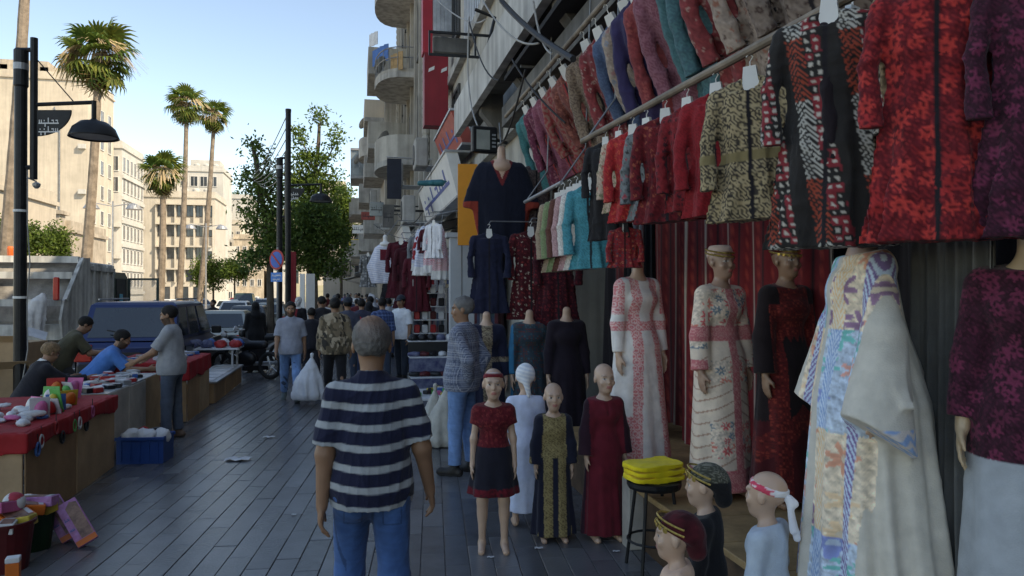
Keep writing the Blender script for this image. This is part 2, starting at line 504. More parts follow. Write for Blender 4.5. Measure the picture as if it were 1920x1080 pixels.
# ------------------------------------------------------------------ people
def rig(H=1.72, arms=((0, 7, 12), (0, 7, 12)), legs=((0, 0), (0, 0)), lean=0, turn=0, nod=0, sw=0.19, side=0, elbow_in=(0, 0), pel=None, hs=None):
    s = H / 1.75; J = {'s': s, 'hs': hs or s}
    a = R(lean); up = np.array([math.sin(R(side)), math.sin(a), math.cos(a)]); up /= np.linalg.norm(up)
    P0 = np.zeros(3); X = np.array([1., 0, 0])
    J['P'] = P0; J['up'] = up; J['chest'] = P0 + up * .34 * s; J['neck'] = P0 + up * .52 * s
    Rm = np.array(Matrix.Rotation(R(turn), 3, 'Z') @ Matrix.Rotation(R(-nod - lean * .45), 3, 'X'))
    J['HR'] = Rm; J['head'] = J['neck'] + up * .03 * s + Rm @ np.array([0, .012, .118]) * J['hs']
    J['arm'] = []; J['leg'] = []
    for i, sg in enumerate((-1, 1)):
        sh = P0 + up * .443 * s + X * sg * sw * s
        f, b, e = [R(v) for v in arms[i]]; ei = R(elbow_in[i])
        d1 = np.array([sg * math.sin(b), math.cos(b) * math.sin(f), -math.cos(b) * math.cos(f)])
        b2 = b * .4 - ei; d2 = np.array([sg * math.sin(b2), math.cos(b2) * math.sin(f + e), -math.cos(b2) * math.cos(f + e)])
        el = sh + d1 * .285 * s; wr = el + d2 * .25 * s
        J['arm'].append((sh, el, wr, d2, sg))
        hp = P0 + np.array([sg * .088 * s, 0, -.03 * s])
        lf, kn = R(legs[i][0]), R(legs[i][1]); sp = legs[i][2] if len(legs[i]) > 2 else 2.0
        e1 = np.array([sg * math.sin(R(sp)), math.sin(lf), -math.cos(lf)]); k_ = hp + e1 * .425 * s
        th = lf - kn
        e2 = np.array([sg * .01, math.sin(th), -math.cos(th)]); an = k_ + e2 * .40 * s
        fd = np.array([sg * .12, math.cos(th * .8), math.sin(th * .8)]); fd /= np.linalg.norm(fd)
        J['leg'].append((hp, k_, an, fd, sg))
    z = min(min(l[2][2] - .085 * s, l[2][2] + l[3][2] * .16 * s - .055 * s) for l in J['leg'])
    sh_ = np.array([0, 0, -z if pel is None else pel])
    for k in ('P', 'chest', 'neck', 'head'): J[k] = J[k] + sh_
    J['arm'] = [tuple([q + sh_ for q in A[:3]] + list(A[3:])) for A in J['arm']]
    J['leg'] = [tuple([q + sh_ for q in A[:3]] + list(A[3:])) for A in J['leg']]
    return J
def torso(f, J, inf=0.0, g=1.0, fem=False, belly=1.0, k=0.06, shw=1.0):
    s, P, up = J['s'], J['P'], J['up']
    X = np.array([1., 0, 0]); Y = np.cross(up, X); Rt = np.stack([X, Y, up], 1)
    e = lambda h, r, dy=0: f.ell(P + up * h * s + Y * dy * s, np.array(r) * s * np.array([g, g, 1]) + inf, k, Rt)
    if fem:
        e(0.0, (.165, .118, .13)); e(.15, (.118, .088, .13)); e(.33, (.138, .098, .15)); e(.345, (.125, .06, .06), .06)
    else:
        e(0.0, (.162, .118, .13)); e(.14, (.152, .115 * belly, .15)); e(.32, (.165, .115, .17), .005)
    a, b = J['arm'][0][0], J['arm'][1][0]; m = (a + b) / 2
    for q in (a, b):
        f.cap(m + up * .025 * s, m + (q - m) * .86 * shw, .06 * s + inf, .056 * s + inf, k)
    return Rt
def hand(f, w, d, sg, s, curl=28, grip=False, k=0.008):
    """palm + five fingers of unequal length; palm faces the thigh, thumb side forward"""
    d = d / np.linalg.norm(d); n = np.array([-sg, 0, 0.]); n -= d * (n @ d); n /= np.linalg.norm(n)
    t = np.cross(n, d) * sg
    if t[1] < 0: t = -t
    Rm = np.stack([t, n, d], 1)
    f.ell(w + d * .048 * s, np.array([.040, .017, .055]) * s, .02, Rm)
    if grip: curl = 75
    for i, (o, L) in enumerate(((.028, .068), (.010, .078), (-.009, .073), (-.027, .056))):
        b = w + d * (.088 - .004 * abs(i - 1)) * s + t * o * s
        c1, c2 = R(curl * (.6 + .12 * i)), R(curl * (1.7 + .1 * i))
        m = b + (d * math.cos(c1) + n * math.sin(c1)) * L * .5 * s
        e = m + (d * math.cos(c2) + n * math.sin(c2)) * L * .5 * s
        f.cap(b, m, .0092 * s, .0085 * s, k); f.cap(m, e, .0085 * s, .007 * s, k * .6)
    b = w + d * .022 * s + t * .03 * s
    m = b + (d * .72 + t * .55 + n * .25) * .045 * s; e = m + (d * .92 + t * .1 + n * .35) * .035 * s
    f.cap(b, m, .013 * s, .0105 * s, .012); f.cap(m, e, .0105 * s, .008 * s, k)
HEADP = None
def head(f, J, detail=True, ears=True):
    s, c, Rm = J['hs'], J['head'], J['HR']
    q = lambda *p: c + Rm @ np.array(p) * s
    e = lambda p, r, k=.02, sub=False: f.ell(q(*p), np.array(r) * s, k, Rm, sub)
    e((0, -.014, .03), (.074, .094, .086)); e((0, .026, -.036), (.058, .066, .08), .03)
    e((0, .058, -.092), (.028, .024, .02), .03)
    if detail:
        f.cap(q(-.036, .083, .024), q(.036, .083, .024), .011 * s, .011 * s, .016)
        e((-.03, .104, .004), (.019, .017, .012), .012, True); e((.03, .104, .004), (.019, .017, .012), .012, True)
        f.cap(q(0, .085, .014), q(0, .098, -.026), .008 * s, .0125 * s, .014)
        e((0, .089, -.056), (.023, .011, .008), .008); e((0, .087, -.068), (.019, .011, .006), .006)
        for sg in (-1, 1): e((sg * .044, .07, -.03), (.018, .014, .018), .02)
    if ears:
        for sg in (-1, 1): e((sg * .077, -.008, -.008), (.009, .02, .031), .008)
def body_mesh(J, g=1.0, fem=False, h=.01, skin=(.35, .2, .13), belly=1.0, headless=False, bare_feet=False, beard=None, grip=(False, False), detail=True, manneq=False, fit=.82, arms_on=True, curl=28):
    s = J['s']
    pts = [J['head'] + np.array([0, 0, .16 * J['hs']]), J['head']] + [q for A in J['arm'] for q in A[:3]] + [A[2] + A[3] * .2 for A in J['arm']] + [q for A in J['leg'] for q in A[:3]] + [A[2] + A[3] * .2 for A in J['leg']] + [J['P'] - .2 * s, J['P'] + .2 * s]
    lo = np.min(pts, 0) - .13; hi = np.max(pts, 0) + .13; lo[2] = max(lo[2], -.03)
    f = Field(lo, hi, h)
    torso(f, J, -.012, g * fit / .82 * .95, fem, belly)
    f.cap(J['neck'] - J['up'] * .03 * s, J['head'] - J['up'] * (.03 if not headless else .06) * s, (.056 if not fem else .046) * s, (.052 if not fem else .043) * s, .05)
    if not headless: head(f, J, detail)
    for A, gr in zip(J['arm'], grip):
        sh, el, wr, d, sg = A
        if not arms_on: continue
        t = .86 if fem else 1.0
        f.cap(sh, el, .052 * s * t * g, .042 * s * t * g, .04); f.cap(el, wr, .043 * s * t * g, .028 * s * t, .025)
        hand(f, wr, d, sg, s * (.92 if fem else 1), curl=curl, grip=gr)
    for hp, kn, an, fd, sg in J['leg']:
        f.cap(hp, kn, .078 * s * g, .052 * s, .05); f.cap(kn, an, .053 * s, .034 * s, .03)
        m = kn * .72 + an * .28
        f.ell(m - np.array([0, .018 * s, 0]), np.array([.045, .048, .1]) * s, .03)
        if bare_feet:
            hl = an + np.array([0, -.03 * s, -.048 * s]); to = an + fd * .15 * s + np.array([0, 0, -.06 * s])
            f.cap(hl, to, .034 * s, .026 * s, .03); f.cap(an + np.array([0, 0, -.02 * s]), to + np.array([-sg * .018, .01, 0]) * s, .03 * s, .018 * s, .03)
    V, F = f.surf()
    V = relax(V, F, 1)
    col = np.tile(np.array(skin, float), (len(V), 1))
    if not headless:
        L = (V - J['head']) @ J['HR'] / J['hs']
        hd = (np.linalg.norm(L, axis=1) < .16)
        front = hd & (L[:, 1] > .045)
        def paint(m, c, a=1.0): col[m] = col[m] * (1 - a) + np.array(c) * a
        x, y, z = np.abs(L[:, 0]), L[:, 1], L[:, 2]
        if beard is not None: paint(hd & (z < -.03) & (y > -.02) & (y < .13) & ~((z > -.052) & (x < .02) & (y > .09)) & ~((z > -.045) & (y > .08)), beard, .75)
        paint(front & (x < .02) & (z > -.072) & (z < -.05) & (y > .075), np.array(skin) * [.75, .42, .42] if not manneq else (.45, .13, .12), .8)
        paint(front & (((x - .031) / .016) ** 2 + ((z - .003) / .0075) ** 2 < 1), (.6, .57, .53), .8)
        paint(front & (((x - .031) / .0075) ** 2 + ((z - .003) / .0075) ** 2 < 1), (.02, .012, .01), .95)
        paint(front & (x > .014) & (x < .05) & (z > .021) & (z < .03), (.04, .025, .02), .8 if not manneq else .45)
    me = np_mesh('body', V, F, col)
    return me
def cloth(f, col, name='cloth', amp=.004, sc=1.0, seed=0, rel=2, mt='fabric'):
    V, F = f.surf()
    V = relax(V, F, rel)
    c = col(V)
    V = wrinkle(V, F, amp, sc, seed)
    return np_mesh(name, V, F, c)
def bounds(*pts, m=.15):
    a = np.array(pts); return a.min(0) - m, a.max(0) + m
def shirt_mesh(J, col, h=.01, sleeve=.62, hem=-.1, inf=.02, g=1.0, fem=False, belly=1.0, amp=.006, seed=0, loose=.012, collar=False):
    """sleeve: fraction of the whole arm covered (0.5 = elbow)"""
    s, up, P = J['s'], J['up'], J['P']
    pts = [J['neck'] + up * .08, P + up * hem * s] + [q for A in J['arm'] for q in A[:3]]
    lo, hi = bounds(*pts, m=.24); f = Field(lo, hi, h)
    Rt = torso(f, J, inf, g, fem, belly)
    cut0 = (P + up * hem * s, -up)
    f.ell(P, np.array([.178 * g, .155 * g, .2]) * s + inf, .05, Rt, cuts=(cut0,))
    f.cap(P + up * (hem - .3) * s, P + up * .2 * s, (.172 * g + inf / 2) * s + loose, (.152 * g + inf / 2) * s + loose * .4, .05, cuts=(cut0,), fl=(Rt[:, 1], .80 * belly))
    f.cutplane(*cut0)
    for sh, el, wr, d2, sg in J['arm']:
        d1 = (el - sh) / np.linalg.norm(el - sh)
        t = .86 if fem else 1.0
        if sleeve <= .55:
            e = sh + (el - sh) * sleeve / .53
            f.cap(sh + d1 * .015, e + d1 * .06, .05 * s * t * g + inf * .6, .056 * s * t * g + inf * .85 + loose * .6, .04, cuts=((e, d1),))
        else:
            e = el + (wr - el) * min((sleeve - .53) / .47, 1.0)
            f.cap(sh + d1 * .015, el, .05 * s * t * g + inf * .6, .046 * s * t * g + inf * .8, .04)
            f.cap(el, e + d2 * .05, .046 * s * t * g + inf * .8, .034 * s * t + inf * .9, .02, cuts=((e, d2),))
    nk = J['neck'] + up * (.035 if collar else .012) * s
    f.cap(J['neck'] - up * .05 * s, nk + up * .05, .066 * s, .062 * s, .03, cuts=((nk, up + np.array([0, .25, 0])),))
    return cloth(f, col, 'shirt', amp, 1.0, seed, 1 if h < .008 else 1)
def trouser_mesh(J, col, h=.01, g=1.0, inf=.014, amp=.005, seed=0, length=.95, wide=1.0, waist=.03):
    s, up, P = J['s'], J['up'], J['P']
    pts = [P + up * waist * s] + [q for A in J['leg'] for q in A[:3]]
    lo, hi = bounds(*pts, m=.2); f = Field(lo, hi, h)
    X = np.array([1., 0, 0]); Y = np.cross(up, X); Rt = np.stack([X, Y, up], 1)
    cw = ((P + up * waist * s, up),)
    f.ell(P, np.array([.165 * g, .122 * g, .14]) * s + inf, .05, Rt, cuts=cw)
    for hp, kn, an, fd, sg in J['leg']:
        d = (an - kn) / np.linalg.norm(an - kn); e = kn + (an - kn) * length
        f.cap(hp + np.array([0, 0, .02]), kn, .085 * s * g + inf, .060 * s * wide + inf, .035)
        f.ell(hp - np.array([0, .05 * s, .02]), np.array([.075, .07, .09]) * s * g + inf * .5, .05)
        f.cap(kn, e + d * .06, .060 * s * wide + inf, .048 * s * wide + inf, .03, cuts=((e, d),))
    return cloth(f, col, 'trousers', amp, 1.0, seed, 1)
def shoe_mesh(A, s, col, sole=(.6, .6, .6), h=.008, sandal=False):
    hp, kn, an, fd, sg = A
    lo, hi = bounds(an, an + fd * .2 * s, m=.11); f = Field(lo, hi, h)
    fdn = fd / np.linalg.norm(fd); upn = np.array([0, 0, 1.]) - fdn * fdn[2]; upn /= np.linalg.norm(upn)
    b = an - upn * .052 * s
    f.cap(b - fdn * .045 * s, b + fdn * .145 * s, .043 * s, .041 * s, .03, cuts=((b - upn * .033 * s, -upn),))
    f.cap(an, b + fdn * .05 * s, .045 * s, .04 * s, .03)
    f.cutplane(an + upn * .03 * s, upn)
    V, F = f.surf(); V = relax(V, F, 1)
    z = (V - b) @ upn
    c = np.where((z < -.016 * s)[:, None], np.array(sole), np.array(col))
    return np_mesh('shoe', V, F, c)
def hair_mesh(J, col, style='short', h=.008, amp=.006):
    s, c, Rm = J['hs'], J['head'], J['HR']
    f = Field(c - .2 * s, c + .2 * s, h)
    q = lambda *p: c + Rm @ np.array(p) * s
    dr = lambda *p: Rm @ np.array(p)
    if style == 'bun' or style == 'long':
        f.ell(q(0, -.02, .032), np.array([.09, .105, .102]) * s, .01, Rm, cuts=((q(0, .05, .03), dr(0, .80, -.6)),))
        f.cap(q(0, -.05, 0), q(0, -.07, -.14), .085 * s, .07 * s, .04)
    else:
        t = {'short': .010, 'crop': .005, 'thick': .018}.get(style, .01)
        f.ell(q(0, -.016, .032), np.array([.075 + t, .096 + t, .087 + t]) * s, .01, Rm, cuts=((q(0, .052, .036), dr(0, .82, -.57)), (q(0, 0, -.062), dr(0, -.25, -1))))
        # side-burns / nape stay above the collar; ears free
        for sg in (-1, 1): f.ell(q(sg * .086, .0, -.012), np.array([.014, .024, .032]) * s, 0, Rm, sub=True)
    V, F = f.surf(); V = relax(V, F, 1)
    L = (V - c) @ Rm / s
    cc = col(L) if callable(col) else C_(col)(L)
    V = wrinkle(V, F, amp, 4.0, 3)
    return np_mesh('hair', V, F, cc)
def person(label, loc, rz=0, H=1.72, arms=((0, 7, 12), (0, 7, 12)), legs=((0, 0), (0, 0)), lean=0, turn=0, nod=0, g=1.0, belly=1.0, h=.011, skin=(.32, .18, .115),
           top=(.3, .3, .3), sleeve=.45, hem=-.1, bottom=(.05, .08, .16), shoes=(.02, .02, .02), hair=(.012, .01, .009), style='short', beard=None, fem=False, grip=(False, False),
           group=None, seed=0, collar=False, robe=None, scarf=None, cap_=None, detail=True, sw=.172, pel=None, elbow_in=(0, 0), loose=.012, inf=.02, amp=.006, wide=1.0, name='person', curl=28, shoeh=.008, hs=None):
    J = rig(H, arms, legs, lean, turn, nod, sw, elbow_in=elbow_in, pel=pel, hs=hs or H / 1.75 * 1.05)
    t = thing(name, label, 'person', loc, R(rz), group)
    link('body', body_mesh(J, g, fem, h, skin, belly, beard=beard, grip=grip, detail=detail, curl=curl), 'skin', t)
    if robe is not None:
        link('robe', robe_mesh(J, robe, h, seed=seed), 'fabric', t)
    else:
        top_f = top if callable(top) else C_(top)
        link('shirt', shirt_mesh(J, top_f, h, sleeve, hem, inf, g, fem, belly, amp, seed, loose, collar), 'fabric', t)
        bot_f = bottom if callable(bottom) else C_(bottom)
        link('trousers', trouser_mesh(J, bot_f, h, g, wide=wide, seed=seed + 3), 'fabric', t)
    for A in J['leg']:
        link('shoe', shoe_mesh(A, J['s'], shoes, h=shoeh, sole=np.array(shoes) * .5 + .04), 'goods', t)
    if hair is not None:
        link('hair', hair_mesh(J, hair, style, min(h, .009)), 'hair', t)
    if scarf is not None:
        link('headscarf', scarf_mesh(J, scarf, h), 'fabric', t)
    if cap_ is not None:
        s, c, Rm = J['hs'], J['head'], J['HR']; q = lambda *p: c + Rm @ np.array(p) * s
        f = Field(c - .24, c + .26, .008)
        f.ell(q(0, -.012, .035), np.array([.09, .11, .102]) * s, .01, Rm, cuts=((q(0, 0, .045), Rm @ np.array([0, .15, -1.])),))
        f.ell(q(0, .12, .045), np.array([.07, .075, .009]) * s, .01, Rm)
        link('cap', cloth(f, C_(cap_), 'cap', .001), 'fabric', t)
    return t, J
def robe_mesh(J, col, h=.012, seed=0, hem=.04, wid=.30, sleeves=True, dep=.24, nf=7, amp=.1, top=None):
    s, P, up = J['s'], J['P'], J['up']
    pts = [J['neck'] + up * .05, np.array([P[0], P[1], hem])] + [q for A in J['arm'] for q in A[:3]]
    lo, hi = bounds(*pts, m=wid * .9); f = Field(lo, hi, h)
    torso(f, J, .025, 1.05, True)
    f.prof([hem, P[2], P[2] + .18 * s, P[2] + .4 * s], [wid * s, .22 * s, .17 * s, .15 * s], [dep * s, .18 * s, .13 * s, .1 * s], P[0], P[1], nf, amp, 1.0 + seed, .06)
    for sh, el, wr, d2, sg in J['arm']:
        f.cap(sh, el, .075 * s, .075 * s, .05); f.cap(el, wr + d2 * .03, .075 * s, .085 * s, .03, cuts=((wr, d2),))
    return cloth(f, col if callable(col) else C_(col), 'robe', .005, 1, seed)
def scarf_mesh(J, col, h=.01):
    s, c, Rm = J['hs'], J['head'], J['HR']; q = lambda *p: c + Rm @ np.array(p) * s
    f = Field(c - .4, c + .25, h)
    f.ell(q(0, -.02, .028), np.array([.092, .112, .105]) * s, .02, Rm)
    f.cap(q(0, -.02, -.06), q(0, -.02, -.2), .09 * s, .15 * s, .06)
    f.ell(q(0, .1, -.02), np.array([.055, .06, .075]) * s, .02, Rm, sub=True)
    return cloth(f, col if callable(col) else C_(col), 'scarf', .005)

# ------------------------------------------------------------------ shop mannequins and clothes
PEACH = (.54, .36, .26)
def dress_mesh(J, col, h=.009, hem=.05, sleeve=.95, waist=.13, wid=.24, dep=.2, nf=9, amp=.09, inf=.012, flare=0.0, seed=0, vneck=0.0, hipw=.19, wr_amp=.003, g=1.0):
    """fitted bodice, sleeves to a fraction of the arm, pleated skirt from the waist to the hem height"""
    s, P, up = J['s'], J['P'], J['up']
    pts = [J['neck'] + up * .06, np.array([P[0] - wid * s, P[1], hem]), np.array([P[0] + wid * s, P[1], hem])] + [q for A in J['arm'] for q in A[:3]]
    lo, hi = bounds(*pts, m=.2); f = Field(lo, hi, h)
    torso(f, J, inf, g, True, k=.05)
    zt = P[2] + waist * s
    f.prof([hem, P[2] - .02, zt, zt + .06 * s], [wid * s, hipw * s, .135 * s, .1 * s], [dep * s, hipw * .8 * s, .105 * s, .08 * s], P[0], P[1], nf, amp, seed + .5, .04)
    for sh, el, wr, d2, sg in J['arm']:
        d1 = (el - sh) / np.linalg.norm(el - sh)
        if sleeve <= 0: continue
        if sleeve <= .55:
            e = sh + (el - sh) * sleeve / .53
            f.cap(sh + d1 * .01, e + d1 * .05, .05 * s + inf, .056 * s + inf + flare * .5, .035, cuts=((e, d1),))
        else:
            e = el + (wr - el) * min((sleeve - .53) / .47, 1.0)
            f.cap(sh + d1 * .01, el, .048 * s + inf, .045 * s + inf + flare * .4, .035)
            f.cap(el, e + d2 * .06, .045 * s + inf + flare * .4, .034 * s + inf + flare, .02, cuts=((e, d2),))
    nk = J['neck'] - up * .01 * s
    f.cutplane(nk, up * .9 + np.array([0, .25, 0]))
    if vneck > 0:
        n = J['neck']; f.cap(n + np.array([0, .12 * s, .03]), n + np.array([0, .13 * s, -vneck]), .05 * s, .005, .01, sub=True)
        f.ell(n + np.array([0, .03 * s, 0]), (.062 * s, .07 * s, .045 * s), .01, sub=True)
    return cloth(f, col, 'dress', wr_amp, 1.0, seed)
def mannequin(label, loc, rz, H, hs=None,  dress=None, h=.009, headless=False, skin=PEACH, arms=((2, 9, 6), (2, 9, 6)), turn=0, nod=0, group=None, name='mannequin', sw=.15, stand=None, curl=14, detail=True, body_h=None, sit=0.0, base=True, **dk):
    J = rig(H, arms, ((1, 1, 2.5), (-1, 1, 2.5)), 0, turn, nod, sw, hs=hs)
    t = thing(name, label, 'mannequin', loc, R(rz), group)
    link('body', body_mesh(J, .92, True, body_h or h, skin, 1, headless, True, detail=detail, manneq=True, curl=curl), 'shell', t)
    if dress is not None:
        link('dress', dress_mesh(J, dress, h, **dk), 'fabric', t)
    return t, J
JSH = {}
def jacket_shape(kind, h=.011):
    if kind in JSH: return JSH[kind]
    f = Field((-.42, -.16, -1.25), (.42, .16, .08), h)
    L, w, sl, th = {'jacket': (-.78, .2, -.6, .055), 'short': (-.6, .2, -.52, .05), 'coat': (-1.12, .22, -.62, .06), 'slim': (-.72, .17, -.58, .045)}[kind]
    th *= 1.35
    f.prof([L, -.42, -.2, -.05], [w * 1.25, w * .9, w * .98, w * .9], [th * 1.5, th * .95, th * 1.15, th], 0, 0, 8, .15, .7, .03)
    for sg in (-1, 1):
        f.cap((sg * .03, 0, 0), (sg * w * .98, 0, -.06), .04, .05, .03, fl=((0, 1, 0), .8))
        f.cap((sg * w, 0, -.06), (sg * (w + .05), -.045, -.32), .056, .05, .008, fl=((0, 1, 0), .8))
        f.cap((sg * (w + .05), -.045, -.32), (sg * (w + .035), -.075, sl), .05, .06, .008, fl=((0, 1, 0), .75), cuts=(((0, 0, sl), (0, 0, -1)),))
    f.ell((0, -.05, .0), (.05, .06, .05), .01, sub=True)
    f.cap((0, -th * 1.25, -.02), (0, -th * 1.75, L), .014, .016, .012, sub=True)      # front edge
    V, F = f.surf(); V = relax(V, F, 1); V = wrinkle(V, F, .013, .8, len(kind)); V = wrinkle(V, F, .005, 2.2, 9)
    JSH[kind] = (V, F)
    return JSH[kind]
def hanger_mesh(big=True):
    b = MB()
    b.prism([(-.035, .075), (.035, .075), (.045, -.01), (.06, -.035), (.2, -.085), (.2, -.1), (-.2, -.1), (-.2, -.085), (-.06, -.035), (-.045, -.01)], 'y', -.014, .014)
    b.tube([(0, 0, .074), (0, 0, .1), (.018, 0, .125), (0, 0, .145), (-.02, 0, .13)], .004, 6)
    return b.mesh('hanger')
HANG = None
def jacket(label, loc, rz, kind, col, tilt=(0, 0), sc=1.0, group=None, lining=(.012, .01, .012), cat='jacket', name='hanging_jacket', hanger=True, trim=None, wave=0.0, seed=0, form=None, rod=0.0):
    """garment on a hanger; origin is the top of the hanger hook; tilt = (about x, about y) degrees"""
    global HANG
    V, F = jacket_shape(kind)
    V = V.copy()
    if wave:
        V[:, 1] += wave * np.sin(V[:, 2] * 5 + seed) * np.clip(-V[:, 2], 0, 1); V[:, 0] += wave * .5 * np.sin(V[:, 2] * 4 + seed * 2) * np.clip(-V[:, 2], 0, 1)
    c = col(V + np.array([seed * .37, 0, seed * .21]))
    if trim is not None:
        m = (np.abs(V[:, 0]) < .03) & (V[:, 1] < 0); c[m] = trim
    m = (np.abs(V[:, 0]) < .011) & (V[:, 1] < 0.0); c[m] = lining
    if form is not None: c[(np.abs(V[:, 0] + .01) < .024 + .01 * np.sin(V[:, 2] * 9)) & (V[:, 1] < 0) & (V[:, 2] < -.45) & (V[:, 2] > -.8)] = form
    t = thing(name, label, cat, loc, 0, group)
    t.rotation_euler = (Matrix.Rotation(R(tilt[1]), 3, 'Y') @ Matrix.Rotation(R(tilt[0]), 3, 'X') @ Matrix.Rotation(R(rz), 3, 'Z')).to_euler(); t.scale = (sc, sc, sc)
    link('cloth', np_mesh('garment', V + np.array([0, 0, -.155]), F, c), 'fabric', t)
    if rod:
        ri = t.rotation_euler.to_matrix().inverted(); MB().tube([Vector((0, 0, 0)), ri @ Vector((.02, 0, .04)), ri @ Vector((rod, .1, .06))], .009, 6).build('wall_rod', 'grey_metal', t)
    if hanger:
        if HANG is None: HANG = hanger_mesh()
        link('hanger', HANG, 'hanger_white', t, (0, 0, -.145))
    return t
# ------------------------------------------------------------------ setting materials
mat('asphalt', (.10, .098, .095), .85, 0, .3, .6, .3, 60)
mat('earth', (.16, .14, .11), .95, 0, .3, .05)
mat('mortar', (.06, .061, .064), .9, 0, .2, 8)
mat('slab', (.125, .128, .134), .27, 0, .3, .9, .12, 50, spec=.5, col2=(.075, .077, .081), world=True)
mat('slab2', (.105, .108, .114), .25, 0, .32, 1.3, .12, 50, spec=.5, col2=(.068, .07, .074), world=True)
mat('slab3', (.14, .143, .15), .3, 0, .3, 1.1, .12, 50, spec=.5, col2=(.085, .087, .092), world=True)
mat('slab4', (.095, .098, .104), .26, 0, .3, 1.5, .12, 50, spec=.5, col2=(.06, .062, .066), world=True)
mat('kerbstone', (.22, .22, .21), .8, 0, .2, 3, .3, 30)
mat('far_paving', (.42, .39, .34), .85, 0, .15, .5)
mat('cream_stone', (.54, .47, .37), .9, 0, .10, .5, .2, 8, streak=.12)
mat('cream_stone2', (.52, .47, .39), .9, 0, .10, .4, .2, 8, streak=.1)
mat('white_render', (.52, .50, .45), .85, 0, .08, .5, streak=.1)
mat('tan_stone', (.46, .39, .30), .9, 0, .22, .9, .4, 5, streak=.2)
mat('grey_stone', (.40, .375, .33), .9, 0, .2, .8, .3, 12, streak=.35)
mat('grey_stone2', (.46, .44, .39), .9, 0, .2, .7, .3, 12, streak=.3)
mat('concrete', (.44, .43, .40), .9, 0, .2, 1.2, .2, 20, streak=.35)
mat('dark_conc', (.15, .145, .135), .9, 0, .3, 1.2, .2, 20, streak=.3)
mat('fascia', (.55, .54, .51), .8, 0, .15, 1.5, .1, 20, streak=.35)
mat('pane', (.035, .045, .055), .12, 0, .3, .4, spec=.8)
mat('pane_pale', (.16, .19, .2), .2, 0, .3, .4, spec=.8)
mat('frame_white', (.6, .58, .54), .6)
mat('frame_dark', (.05, .05, .05), .6)
mat('hill', (.30, .26, .18), .95, 0, .3, .02, col2=(.10, .12, .05))
mat('black_metal', (.018, .019, .021), .45, .3, .3, 6)
mat('grey_metal', (.25, .255, .26), .5, .5, .2, 4)
mat('galv', (.42, .43, .44), .45, .6, .2, 3)
mat('red_paint', (.28, .012, .022), .5, 0, .15, 1.5, streak=.2)
mat('white_paint', (.72, .72, .70), .5, 0, .08, 2)
mat('hanger_white', (.72, .71, .68), .4, 0, .05)
mat('orange_board', (.72, .27, .015), .55, 0, .08, 2)
mat('wood', (.40, .26, .12), .65, 0, .25, 5, .15, 40)
mat('wood_dark', (.10, .06, .035), .7, 0, .3, 5, .2, 40)
mat('cardboard', (.36, .225, .12), .85, 0, .14, 3, .1, 30, streak=.12)
mat('cardboard2', (.42, .29, .17), .85, 0, .14, 3, .1, 30)
mat('wire', (.03, .03, .032), .6)
mat('wire_pale', (.35, .34, .32), .6)

# ------------------------------------------------------------------ ground, road, pavements
def struct(name, mb, m, parent=None, **k):
    o = mb.build(name, m, parent, **k)
    if parent is None: o['kind'] = 'structure'
    return o
KX = -2.75
KX2, KY2 = -4.9, 12.9          # the pavement is wider where the stalls stand
struct('ground', MB().add([(-1500, -300, -.24), (1500, -300, -.24), (1500, 2500, -.24), (-1500, 2500, -.24)], [(0, 1, 2, 3)]), 'earth')
struct('road', MB().box((-11.3, KY2 + .16, -.23), (KX - .16, 320, -.13)).box((-11.3, -40, -.23), (KX2 - .16, KY2 + .159, -.13)), 'asphalt')
far = struct('far_pavement', MB().box((-75, -40, -.23), (-11.3, 320, 0)), 'far_paving')
mb = MB()
for i in range(40): mb.box((-.06, i * 3 - 20, -.004), (.06, i * 3 - 18.2, 0))
pv = struct('pavement', MB().box((KX, KY2, -.23), (6.5, 320, -.008)).box((KX2, -40, -.23), (6.5, KY2 - .001, -.008)), 'mortar')
kb = struct('kerb', MB().box((KX - .158, KY2 + .16, -.23), (KX - .002, 320, -.03)).box((KX2 - .158, -40, -.23), (KX2 - .002, KY2, -.03)).box((KX2 - .158, KY2 + .002, -.23), (KX - .002, KY2 + .158, -.03)), 'mortar')
ks = MB().box((-.075, -.49, -.08), (.075, .49, .012), bev=.012).mesh('kerb_stone')
for i in range(50): link('kerb_stone', ks, 'kerbstone', kb, (KX - .08, i + KY2 + .66, .004))
for i in range(14): link('kerb_stone', ks, 'kerbstone', kb, (KX2 - .08, i - 1.1 + .5, .004))
for i in range(2): link('kerb_stone', ks, 'kerbstone', kb, (KX2 + .45 + i, KY2 + .08, .004), (0, 0, R(90)))
# paving planks, laid a little askew to the street
PA = math.atan((960 - 812) / FPX) - YAW
PW, PL = .165, .62
pax = Vector((-math.sin(PA), math.cos(PA))); pbx = Vector((math.cos(PA), math.sin(PA)))
pms = []
for k in range(4):
    b = MB()
    b.box((-PW / 2 + .002, -PL / 2 + .002, -.03), (PW / 2 - .002, PL / 2 - .002, 0), bev=.003)
    pms.append(b.mesh('paving_plank'))
    pms[-1].materials.append(MATS[('slab', 'slab2', 'slab3', 'slab4')[k]])
cells = []
for a in range(-60, 60):
    for b in range(-8, 95):
        q = pbx * (a * PW) + pax * (b * PL + (.5 * PL if a % 2 else 0) + .11 * PL * (a % 3))
        if q.x < (KX if q.y > KY2 - .3 else KX2) + .09 or q.x > 3.3 or q.y < 1.2 or q.y > 44: continue
        dd = q.x * sy + q.y * cy; u = (q.x * cy - q.y * sy) / max(dd, .1)
        if dd < 2: continue
        px = 960 + FPX * u; py = HZY + FPX * CAMH / dd
        cells.append((dd if (-60 < px < 1980 and py < 1130) else 100 + dd, q))
cells.sort(key=lambda c: c[0])
rest = MB(); prs = random.Random(3)
